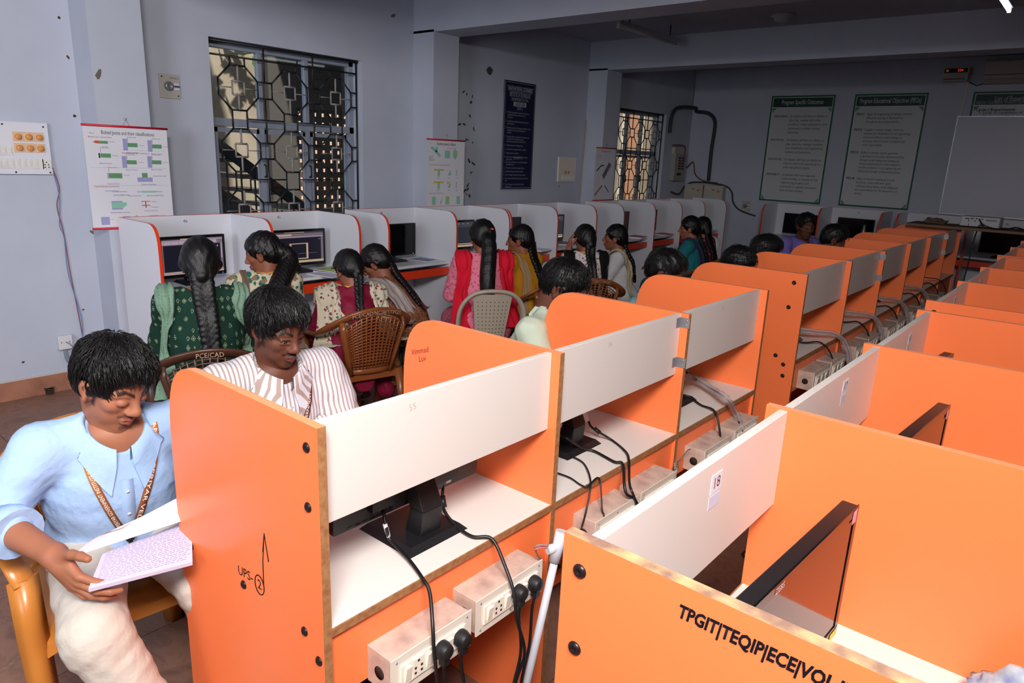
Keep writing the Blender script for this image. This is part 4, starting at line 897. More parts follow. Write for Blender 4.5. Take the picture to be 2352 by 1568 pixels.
for y, z in ((.36, .30), (.58, .295), (.40, .012), (.59, .012)): G().lathe([(.006, 0), (.004, .003), (0, .003)], (.03, y, z), (1, 0, 0), 10).obj('screw', M_PLUG, wp)
cable('twisted_wires', 'twisted red and blue wires hanging from the switch panel', 'wire', [P3(120, 385, 'x', XW + .03), P3(133, 420, 'x', XW + .012), P3(136, 440, 'x', XW + .012), P3(131, 475, 'x', XW + .012), P3(146, 535, 'x', XW + .012), P3(160, 620, 'x', XW + .012), P3(178, 710, 'x', XW + .012), P3(192, 785, 'x', XW + .012)], .0035, mat('maroon_wire', '8a5064', .5))
cable('blue_wire', 'pale blue wire twined round the hanging maroon wire', 'wire', [P3(121, 392, 'x', XW + .02), P3(134, 440, 'x', XW + .014), P3(137, 470, 'x', XW + .014), P3(137, 520, 'x', XW + .012), P3(147, 545, 'x', XW + .014), P3(157, 630, 'x', XW + .014), P3(186, 725, 'x', XW + .014), P3(190, 790, 'x', XW + .014)], .003, mat('blue_wire', '6a86b0', .5))
ls = empty('low_socket', (XW, 1.525, .30), label='small white socket box low on the wall with grey conduit', cat='socket')
G().box((0, 0, 0), (.05, .085, .095)).obj('socket_body', mat('white_socket_plastic', 'd6d4d8', .4), ls, bevel=.003); G().tube([(.05, .045, .05), (.07, .06, .04), (.06, .10, -.02)], .004, 6).obj('thin_cord', M_GREYC, ls)
for y in (.018, .068): G().lathe([(.004, 0), (.003, .002), (0, .002)], (.05, y, .05), (1, 0, 0), 8).obj('screw', M_PLUG, ls)
G().tube(spline([(.02, .045, 0), (.02, .045, -.05), (.02, .06, -.10), (.02, .11, -.125), (.02, .2, -.13)], 6), .013, 8).obj('conduit_bend', M_GREYC, ls)
def mcb_plate(label, o, ex, n_, w=.145, h=.165):
    T = frame(o, ex, (0, 0, 1)); t = empty('switch_plate', o, label=label, cat='switch plate', group='round socket switch plates')
    T = frame((0, 0, 0), ex, (0, 0, 1))
    G().box((0, 0, 0), (w, h, .012), 0, T).obj('plate', mat('grey_beige_plate', 'b4b0aa', .45), t, bevel=.001)
    G().lathe([(.032, .012), (.032, .026), (.026, .034), (.012, .034), (.012, .03), (0, .03)], T @ Vector((w * .44, h * .5, 0)), T.to_3x3() @ Vector((0, 0, 1)), 20).obj('round_socket', mat('grey_socket', '8e9094', .35, .5, .5), t)
    G().box((w * .68, h * .36, .012), (w * .95, h * .64, .02), 0, T).obj('breaker', M_IVORY, t); G().box((w * .69, h * .47, .02), (w * .94, h * .54, .03), 0, T).obj('breaker_toggle', mat('blue_toggle', '2c4c9c', .4), t)
    for u, v in ((.14, .88), (.90, .12)): G().lathe([(.006, 0), (.004, .003), (0, .003)], T @ Vector((w * u, h * v, .012)), T.to_3x3() @ Vector((0, 0, 1)), 8).obj('screw', M_PLUG, t)
    text('maker_lettering', 'HAVELLS', .016, T @ Matrix.Translation((w * .72, h * .84, .0125)), M_INK, t)
mcb_plate('grey switch plate with round socket beside the big window', (XW, 2.364, 2.01), (0, 1, 0), None)
mcb_plate('grey switch plate with round socket on the far wall by the poster', (-4.362, YF, 1.04), (1, 0, 0), None)
sp_ = empty('wall_switchboard', (XW, 7.15, 1.429), label='dim cream switch panel right of the dark blue board', cat='switch panel')
G().box((0, 0, 0), (.02, .366, .298)).obj('panel_board', M_IVORY, sp_)
for k in range(2): G().lathe([(.018, 0), (.018, .012), (0, .014)], (.02, .13 + k * .065, .115), (1, 0, 0), 12).obj('regulator_knob', M_KNOB, sp_)
for k in range(7): G().box((.02, .07 + k * .036, .025), (.026, .096 + k * .036, .075)).obj('switch', M_SWI, sp_)
cable('thin_conduit', 'thin cream conduit running down the wall beside the dim switch panel', 'conduit', [(XW + .008, 7.68, 2.2), (XW + .008, 7.66, 1.6), (XW + .008, 7.64, 1.2)], .008, mat('cream_conduit', 'a89c84', .6))
# distribution board and breaker cabinets in the corner
db = empty('distribution_board', (XW + .002, 10.03, 1.45), label='grey distribution board with rows of breakers beside narrow window', cat='distribution board')
G().box((0, 0, 0), (.09, .36, .40)).obj('cabinet', mat('grey_cabinet', '9a9a94', .5), db, bevel=.003); G().box((0, .02, .40), (.06, .34, .50)).obj('top_box', M_ACP, db)
for k in range(5):
    for q, m in ((.11, M_BLACK), (.17, mat('red_toggle', 'a83c2c', .4)), (.235, M_BLACK)): G().box((.09, q, .17 + k * .04), (.10, q + .04, .195 + k * .04)).obj('breaker', m, db)
G().box((.09, .08, .08), (.093, .22, .12)).obj('label_plate', M_BLACK, db)
def cab(x, label):
    t = empty('breaker_cabinet', (x, YF, 1.13), label=label, cat='cabinet', group='cream breaker cabinets in the corner')
    G().box((0, -.13, 0), (.31, 0, .275)).obj('cabinet_body', M_ACP, t, bevel=.003); G().box((.01, -.134, .01), (.30, -.13, .265)).obj('door', M_ACP, t, bevel=.001); G().box((.13, -.138, .20), (.18, -.134, .208)).obj('latch', M_BLACK, t); G().box((.22, -.136, .17), (.265, -.134, .20)).obj('warning_label', mat('orange_label', 'c87a2c', .5), t)
cab(-5.28, 'cream breaker cabinet in the corner next to the distribution board'); cab(-4.945, 'cream breaker cabinet towards the green framed poster')
M_DUCT = mat('dark_flex_duct', '33363a', .6)
cable('flexible_conduit', 'dark flexible conduit arching across the corner above the cabinets', 'conduit', [px(1538, 305, 'x', XW + .045), px(1543, 268, 'x', XW + .045), px(1556, 248, 'x', XW + .045), (XW + .07, YF - .07, 2.56), px(1600, 256, 'y', YF - .045), px(1627, 260, 'y', YF - .045), px(1641, 275, 'y', YF - .045), px(1641, 300, 'y', YF - .045), px(1634, 345, 'y', YF - .045), px(1627, 415, 'y', YF - .045)], .028, M_DUCT)
cable('flexible_conduit', 'dark loose conduit curling into the distribution board', 'conduit', [px(1541, 440, 'x', XW + .05), px(1560, 445, 'x', XW + .06), px(1575, 425, 'y', YF - .06), px(1600, 418, 'y', YF - .06), px(1660, 425, 'y', YF - .05), px(1680, 440, 'y', YF - .02), px(1684, 465, 'y', YF - .02), px(1700, 483, 'y', YF - .02), px(1735, 496, 'y', YF - .02)], .012, M_DUCT)
cable('red_wires', 'red wires falling from distribution board to the cabinets', 'wire', [px(1545, 333, 'x', XW + .1), px(1573, 336, 'x', XW + .1), px(1570, 365, 'x', XW + .09), px(1575, 385, 'x', XW + .07), px(1592, 372, 'y', YF - .03), px(1597, 400, 'y', YF - .03), px(1615, 415, 'y', YF - .03), px(1648, 420, 'y', YF - .03)], .009, mat('red_wire', '7c2a30', .5))
cable('ceiling_conduit', 'thin conduit dropping from the ceiling in the far corner', 'conduit', [px(1582, 174, 'y', YF - .02), px(1594, 178, 'y', YF - .02), px(1594, 200, 'y', YF - .02), px(1588, 260, 'y', YF - .02), px(1578, 340, 'y', YF - .02), px(1572, 410, 'y', YF - .02)], .012, mat('grey_conduit', '5a5c60', .6))

# ------------------------------------------------------------------ plank, projector, rags, cup
pk = empty('plank_table', (-1.55, 7.98, 1.199), label='rough wooden plank laid across the carrel tops under the projector', cat='plank')
M_PLANK = mat('dusty_brown_plank', '6b5846', .7, .2, var='55453a', vscale=9)
G().box((0, 0, 0), (1.9, .45, .028)).obj('plank_board', M_PLANK, pk, bevel=.002)
G().box((0, -.001, .004), (1.9, .0, .022)).obj('plank_edge', mat('plank_raw_edge', '8a6a4c', .8), pk)
pj = empty('projector', (-1.115, 8.10, 1.227), label='white projector with its socket side turned to the room on the plank', cat='projector')
G().rbox((0, 0, .008), (.33, .26, .10), .02, 2).obj('casing', mat('white_projector_plastic', 'c4c4c8', .4), pj, bevel=.003)
for u, v, w, h in ((.02, .075, .03, .010), (.065, .077, .03, .010), (.11, .075, .012, .014), (.13, .078, .012, .008), (.15, .078, .022, .008), (.05, .05, .006, .03), (.055, .012, .006, .02), (.10, .055, .014, .010), (.155, .012, .035, .022)):
    G().box((u + .02, -.002, v), (u + w + .02, .001, v + h)).obj('port', M_BLACK, pj)
for k in range(10): G().box((.215 + k * .009, -.002, .066), (.220 + k * .009, .001, .082)).obj('vent', M_BLACK, pj)
for x in (.03, .30): G().lathe([(.012, 0), (.012, .008)], (x, .03, 0), n=10).obj('foot', M_BLACK, pj)
cable('projector_lead', 'black lead hanging from the projector to the floor', 'cable', [(-.945, 8.09, 1.25), (-.945, 8.03, 1.22), (-.948, 7.95, 1.10), (-.955, 7.93, .80), (-.98, 7.92, .40), (-1.0, 7.9, .02)], .006, M_CABLE)
cable('projector_video_lead', 'black video lead looping from the projector along the plank', 'cable', [(-.955, 8.09, 1.305), (-.90, 8.0, 1.26), (-.80, 8.03, 1.232), (-.72, 8.12, 1.235), (-.66, 8.2, 1.25), (-.58, 8.16, 1.235), (-.45, 8.1, 1.233)], .006, M_CABLE)
# ------------------------------------------------------------------ rags, papers, keyboards, cup, books
def noise3(p, f, seed=0):
    return (math.sin(p[0] * f + seed) * math.cos(p[1] * f * 1.3 + seed * 2.1) + math.sin(p[2] * f * 1.7 + p[0] * f * .6 + seed * .7) + math.cos(p[1] * f * .8 - p[2] * f * 1.1 + seed * 1.3)) / 3
def rag(name, label, loc, sx, sy, sz, m, seed):
    bm = bmesh.new(); bmesh.ops.create_icosphere(bm, subdivisions=4, radius=1)
    for v in bm.verts:
        p = v.co.copy(); q = 1 + .28 * noise3(p, 3.1, seed) + .16 * noise3(p, 6.7, seed + 3) + .06 * noise3(p, 15, seed + 5)
        v.co = Vector((p.x * sx * q, p.y * sy * q, max(0.0, (p.z + .75) * sz * q * .6)))
    for f in bm.faces: f.smooth = True
    me = bpy.data.meshes.new(name); bm.to_mesh(me); bm.free(); me.materials.append(m)
    o = mesh_obj(name, me, None, loc); tag(o, label, 'rag'); return o
rag('crumpled_rag', 'crumpled printed cotton rag on the desk of carrel 18', (.055, 1.41, .752), .085, .05, .085, mat('printed_cotton', 'c8ccc4', .9, .1, var='7880b0', vscale=22, bump=.4, bscale=30), 3)
rag('cleaning_rag', 'dusty brown cleaning rag lying on the plank', (-1.33, 8.18, 1.227), .10, .06, .055, mat('brown_rag', '7a6a5a', .9, .1, var='5a4c40', vscale=14, bump=.4, bscale=40), 8)
kb_me = None
def keyboard(label, loc, rz):
    t = empty('keyboard', loc, rz, label, 'keyboard', 'black keyboards on the trays')
    G().box((-.07, -.21, 0), (.07, .21, .016)).obj('keyboard_body', M_BLACK, t, bevel=.002)
    g = G()
    for i in range(5):
        for j in range(17): g.box((-.058 + i * .023, -.2 + j * .0236, .016), (-.040 + i * .023, -.18 + j * .0236, .021))
    g.obj('keys', M_BLACKG, t)
for k, (y, l) in enumerate(((2.30, 'the woman in green block print'), (3.05, 'the desk with the lime file'), (4.15, 'the desk with the blue booklet'), (4.9, 'the woman in pink'), (5.68, 'the yellow-dressed woman'), (6.4, 'the floral-dressed woman'), (8.5, 'the carrel with red files'), (9.2, 'the teal-dressed woman'))):
    keyboard('black keyboard on the tray of ' + l, (-4.64, y, .671), 0)
def booklet(label, loc, rz, w, h, t, cover, pages=None, cat='book', group=None, name='notebook'):
    e = empty(name, loc, rz, label, cat, group)
    G().box((-w / 2, -h / 2, .001), (w / 2, h / 2, t - .001)).obj('page_block', pages or M_PAPER, e)
    G().box((-w / 2 - .002, -h / 2 - .002, t - .001), (w / 2, h / 2 + .002, t)).box((-w / 2 - .002, -h / 2 - .002, 0), (w / 2, h / 2 + .002, .001)).box((-w / 2 - .002, -h / 2 - .002, 0), (-w / 2, h / 2 + .002, t)).obj('cover', cover, e)
    return e
M_LIME = mat('lime_file', 'a8b860', .5); M_PURP = mat('purple_file', '6a4c98', .5); M_REDF = mat('red_file', 'a82c4c', .5)
booklet('purple and lime file open beside the monitor of carrel 45', (-4.68, 3.36, .755), .35, .22, .30, .012, M_PURP, group='files and papers on the wall carrels', name='paper_file')
booklet('lime green record file lying on the purple file in carrel 45', (-4.69, 3.37, .767), .25, .21, .28, .006, M_LIME, group='files and papers on the wall carrels', name='paper_file')
o = empty('ink_pen', (-4.66, 3.38, .778), .9, 'black pen lying on the lime file', 'pen'); G().tube([(-.065, 0, 0), (.055, 0, 0)], .0045, 8).obj('pen_barrel', M_BLACKG, o); G().tube([(.055, 0, 0), (.07, 0, 0)], .002, 6).obj('nib', M_STEEL, o); G().box((-.06, -.001, .004), (-.02, .001, .006)).obj('clip', M_STEEL, o)
def open_book(label, loc, rz, w, h, t=.01, lines=True):
    e = empty('open_notebook', loc, rz, label, 'notebook', 'files and papers on the wall carrels')
    for sg in (-1, 1):
        P = [[(sg * w / 2 * u, v * h - h / 2, t * (1 - (1 - u) ** 3 * .6) * (1 - .5 * u)) for v in (0, 1)] for u in [k / 6 for k in range(7)]]
        Q = [[(p[0], p[1], 0) for p in r] for r in P]
        g = G().grid(P); g.grid(Q); g.box((min(0, sg * w / 2), -h / 2, 0), (max(0, sg * w / 2), h / 2, t * .4)); g.obj('page_half', M_PAPER, e)
        l = G()
        for k in range(16): l.box((min(sg * .012, sg * w / 2 * .93), -h / 2 + .02 + k * (h - .04) / 16, t * .62 + .001), (max(sg * .012, sg * w / 2 * .93), -h / 2 + .022 + k * (h - .04) / 16, t * .62 + .0016))
        if lines: l.obj('handwritten_lines', mat('pale_blue_ink', '8a8cb8', .7), e)
    return e
open_book('open notebook of handwriting before the woman in maroon', (-4.58, 3.30, .756), 1.75, .40, .27)
open_book('open papers beside the woman in floral dress, carrel 46', (-4.60, 2.62, .756), 1.5, .18, .25)
booklet('pink slip pad beside the papers of carrel 46', (-4.53, 2.60, .77), .3, .06, .10, .012, mat('pink_pad', 'd84c80', .5), group='files and papers on the wall carrels', name='note_pad')
booklet('blue printed booklet on the empty desk of carrel 38', (-4.72, 4.36, .755), .2, .20, .16, .006, mat('blue_booklet', '8c90b8', .4, var='5a6090', vscale=30), group='files and papers on the wall carrels')
booklet('loose papers on the desk beside the woman in yellow', (-4.60, 5.86, .755), .1, .26, .20, .014, M_PAPER, group='files and papers on the wall carrels', name='paper_stack')
booklet('printed pink papers beside the woman with hand to her face', (-4.72, 6.60, .755), .4, .2, .28, .012, mat('pink_print', 'c8a0b0', .6, var='8a4060', vscale=30), group='files and papers on the wall carrels', name='paper_stack')
booklet('stack of red files in the carrel past the cream shawl', (-4.62, 8.02, .755), .15, .2, .3, .022, M_REDF, group='files and papers on the wall carrels', name='paper_file')
booklet('red file in the carrel before the woman in teal', (-4.62, 8.74, .755), .1, .2, .3, .014, M_REDF, group='files and papers on the wall carrels', name='paper_file')
cu = empty('steel_cup', px(115, 905, 'z', 0.0), label='small steel cup of tea on the floor by the skirting', cat='cup')
G().lathe([(.020, 0), (.023, .002), (.029, .045), (.032, .046), (.0305, .046), (.027, .044), (.024, .012), (0, .010)], (0, 0, 0), n=22).obj('cup_body', mat('worn_steel', '8a8480', .28, .5, .9), cu)
G().lathe([(.0275, .038), (0, .038)], (0, 0, 0), n=22).obj('tea', mat('milky_tea', 'a8825c', .2), cu)
bo = empty('steel_bottle', (-2.46, 10.16, .755), label='steel bottle standing before the far wall monitor', cat='bottle')
G().lathe([(.032, 0), (.034, .01), (.034, .19), (.022, .22), (.02, .235), (.021, .24), (.021, .265), (.012, .27), (0, .27)], (0, 0, 0), n=20).obj('bottle_body', MATS['worn_steel'], bo)
# ------------------------------------------------------------------ implicit-surface sculpting (smooth unions meshed with surface nets)
class Sculpt:
    def __init__(s, lo, hi, res):
        s.res = res; s.lo = np.array(lo, float)
        s.n = np.maximum(4, np.ceil((np.array(hi, float) - s.lo) / res).astype(int) + 1)
        s.ax = [s.lo[i] + res * np.arange(s.n[i]) for i in range(3)]
        s.F = np.full(s.n, 1.0, np.float32)
    def _sub(s, lo, hi):
        a = np.clip(np.floor((np.array(lo) - s.lo) / s.res).astype(int), 0, s.n); b = np.clip(np.ceil((np.array(hi) - s.lo) / s.res).astype(int) + 1, 0, s.n)
        if np.any(b <= a): return None
        sl = tuple(slice(a[i], b[i]) for i in range(3))
        X = s.ax[0][sl[0]][:, None, None]; Y = s.ax[1][sl[1]][None, :, None]; Z = s.ax[2][sl[2]][None, None, :]
        return sl, X, Y, Z
    def _mix(s, sl, d, k, op):
        A = s.F[sl]
        if op == 'sub':
            h = np.clip(0.5 - 0.5 * (A + d) / k, 0, 1); s.F[sl] = A * (1 - h) + (-d) * h + k * h * (1 - h)
        else:
            h = np.clip(0.5 + 0.5 * (A - d) / k, 0, 1); s.F[sl] = A * (1 - h) + d * h - k * h * (1 - h)
    def cone(s, a, b, ra, rb, k=0.02, op='add'):
        a = np.array(a, float); b = np.array(b, float); m = max(ra, rb) + k + 3 * s.res
        q = s._sub(np.minimum(a, b) - m, np.maximum(a, b) + m)
        if q is None: return s
        sl, X, Y, Z = q; ab = b - a; L = max(float(ab @ ab), 1e-9)
        t = np.clip(((X - a[0]) * ab[0] + (Y - a[1]) * ab[1] + (Z - a[2]) * ab[2]) / L, 0, 1)
        d = np.sqrt((X - a[0] - ab[0] * t) ** 2 + (Y - a[1] - ab[1] * t) ** 2 + (Z - a[2] - ab[2] * t) ** 2) - (ra + (rb - ra) * t)
        s._mix(sl, d.astype(np.float32), k, op); return s
    def ell(s, c, r, R=None, k=0.02, op='add'):
        c = np.array(c, float); r = np.array(r, float); m = r.max() + k + 3 * s.res
        q = s._sub(c - m, c + m)
        if q is None: return s
        sl, X, Y, Z = q; X, Y, Z = X - c[0], Y - c[1], Z - c[2]
        if R is not None:
            X, Y, Z = (R[0][0] * X + R[1][0] * Y + R[2][0] * Z), (R[0][1] * X + R[1][1] * Y + R[2][1] * Z), (R[0][2] * X + R[1][2] * Y + R[2][2] * Z)
        k0 = np.sqrt((X / r[0]) ** 2 + (Y / r[1]) ** 2 + (Z / r[2]) ** 2)
        k1 = np.sqrt((X / r[0] ** 2) ** 2 + (Y / r[1] ** 2) ** 2 + (Z / r[2] ** 2) ** 2)
        d = k0 * (k0 - 1) / np.maximum(k1, 1e-6)
        s._mix(sl, d.astype(np.float32), k, op); return s
    def clip(s, p, n, k=0.004):
        """keep the side opposite to n"""
        n = np.array(n, float); n /= np.linalg.norm(n)
        d = (s.ax[0][:, None, None] - p[0]) * n[0] + (s.ax[1][None, :, None] - p[1]) * n[1] + (s.ax[2][None, None, :] - p[2]) * n[2]
        s.F = np.maximum(s.F, d.astype(np.float32)); return s
    def noise(s, amp, f, seed=0, dirs=None):
        X = s.ax[0][:, None, None]; Y = s.ax[1][None, :, None]; Z = s.ax[2][None, None, :]; r = np.random.default_rng(seed)
        n = 0
        for k in range(4):
            w = r.normal(size=3) * f * (1 + .35 * k)
            if dirs is not None: w = w * np.array(dirs)
            n = n + np.sin(X * w[0] + Y * w[1] + Z * w[2] + r.uniform(0, 6.28)) * (0.8 ** k)
        s.F += (amp * n / 2.4).astype(np.float32); return s
    def mesh(s):
        F = s.F.copy(); F[0] = F[-1] = 1; F[:, 0] = F[:, -1] = 1; F[:, :, 0] = F[:, :, -1] = 1
        I = F < 0; nx, ny, nz = F.shape
        c = [(i, j, k) for i in (0, 1) for j in (0, 1) for k in (0, 1)]
        cnt = np.zeros((nx - 1, ny - 1, nz - 1), np.int8)
        def S(A, o): return A[o[0]:nx - 1 + o[0], o[1]:ny - 1 + o[1], o[2]:nz - 1 + o[2]]
        for o in c: cnt += S(I, o)
        act = (cnt > 0) & (cnt < 8); idx = np.argwhere(act)
        if len(idx) == 0: return np.zeros((0, 3)), np.zeros((0, 4), int)
        acc = np.zeros((len(idx), 3)); num = np.zeros(len(idx))
        for a in range(8):
            for b in range(a + 1, 8):
                oa, ob = np.array(c[a]), np.array(c[b])
                if np.abs(oa - ob).sum() != 1: continue
                ia = idx + oa; ib = idx + ob
                fa = F[ia[:, 0], ia[:, 1], ia[:, 2]]; fb = F[ib[:, 0], ib[:, 1], ib[:, 2]]; m = (fa < 0) != (fb < 0)
                t = np.where(m, fa / np.where(m, fa - fb, 1), 0)
                acc += np.where(m[:, None], oa + (ob - oa) * t[:, None], 0); num += m
        V = s.lo + s.res * (idx + acc / num[:, None])
        vid = np.full(act.shape, -1, np.int64); vid[act] = np.arange(len(idx))
        Q = []
        for ax in range(3):
            A = np.moveaxis(I, ax, 0); e = A[:-1] != A[1:]; w = np.argwhere(e); flip = A[:-1][e]
            w = w[(w[:, 1] > 0) & (w[:, 2] > 0)] if False else w
            ok = (w[:, 1] > 0) & (w[:, 2] > 0) & (w[:, 1] < A.shape[1] - 1) & (w[:, 2] < A.shape[2] - 1)
            w = w[ok]; flip = flip[ok]; VM = np.moveaxis(vid, ax, 0)
            i, j, k = w[:, 0], w[:, 1], w[:, 2]
            q = np.stack([VM[i, j - 1, k - 1], VM[i, j, k - 1], VM[i, j, k], VM[i, j - 1, k]], 1)
            q[~flip] = q[~flip][:, ::-1]
            if ax == 1: q = q[:, ::-1]
            Q.append(q)
        return V, np.concatenate(Q)
def join(parts):
    V = []; Qs = []; n = 0
    for v, q in parts:
        V.append(v); Qs.append(q + n); n += len(v)
    return np.concatenate(V), np.concatenate(Qs)
def np_mesh(name, V, Q, mats, colors=None, mi=None):
    me = bpy.data.meshes.new(name)
    me.vertices.add(len(V)); me.vertices.foreach_set('co', np.asarray(V, np.float32).ravel())
    me.loops.add(Q.size); me.loops.foreach_set('vertex_index', np.asarray(Q, np.int32).ravel())
    me.polygons.add(len(Q)); me.polygons.foreach_set('loop_start', np.arange(0, Q.size, 4, dtype=np.int32)); me.polygons.foreach_set('loop_total', np.full(len(Q), 4, np.int32))
    me.polygons.foreach_set('use_smooth', np.ones(len(Q), bool))
    for m in mats: me.materials.append(m)
    if mi is not None: me.polygons.foreach_set('material_index', np.asarray(mi, np.int32))
    me.update(calc_edges=True)
    if colors is not None:
        at = me.color_attributes.new('Col', 'FLOAT_COLOR', 'POINT')
        at.data.foreach_set('color', np.concatenate([colors, np.ones((len(V), 1))], 1).astype(np.float32).ravel())
    return me
def m_skin(name, rough=.5):
    m = bpy.data.materials.new(name); m.use_nodes = True; nt = m.node_tree; b = nt.nodes['Principled BSDF']
    a = nt.nodes.new('ShaderNodeVertexColor'); a.layer_name = 'Col'; nt.links.new(a.outputs[0], b.inputs['Base Color'])
    b.inputs['Roughness'].default_value = rough; b.inputs['Specular IOR Level'].default_value = .3
    b.inputs['Subsurface Weight'].default_value = .0
    n = nt.nodes.new('ShaderNodeTexNoise'); n.inputs['Scale'].default_value = 350; bp = nt.nodes.new('ShaderNodeBump'); bp.inputs['Strength'].default_value = .08; bp.inputs['Distance'].default_value = .003
    nt.links.new(n.outputs['Fac'], bp.inputs['Height']); nt.links.new(bp.outputs[0], b.inputs['Normal'])
    return m
M_SKIN = m_skin('brown_skin')
def m_hair():
    m = bpy.data.materials.new('black_hair'); m.use_nodes = True; nt = m.node_tree; b = nt.nodes['Principled BSDF']
    b.inputs['Base Color'].default_value = (*lin('0d0b0c'), 1); b.inputs['Roughness'].default_value = .42; b.inputs['Specular IOR Level'].default_value = .35
    tc = nt.nodes.new('ShaderNodeTexCoord'); mp = nt.nodes.new('ShaderNodeMapping'); mp.inputs['Scale'].default_value = (1, 1, .22); nt.links.new(tc.outputs['Object'], mp.inputs[0])
    n = nt.nodes.new('ShaderNodeTexNoise'); n.inputs['Scale'].default_value = 260; n.inputs['Detail'].default_value = 3; nt.links.new(mp.outputs[0], n.inputs['Vector'])
    bp = nt.nodes.new('ShaderNodeBump'); bp.inputs['Strength'].default_value = .5; bp.inputs['Distance'].default_value = .004; nt.links.new(n.outputs['Fac'], bp.inputs['Height']); nt.links.new(bp.outputs[0], b.inputs['Normal'])
    return m
M_HAIR = m_hair()
M_EYEW, M_EYED = mat('eye_white', '9a8e86', .4), mat('eye_iris', '1c0f0a', .1)

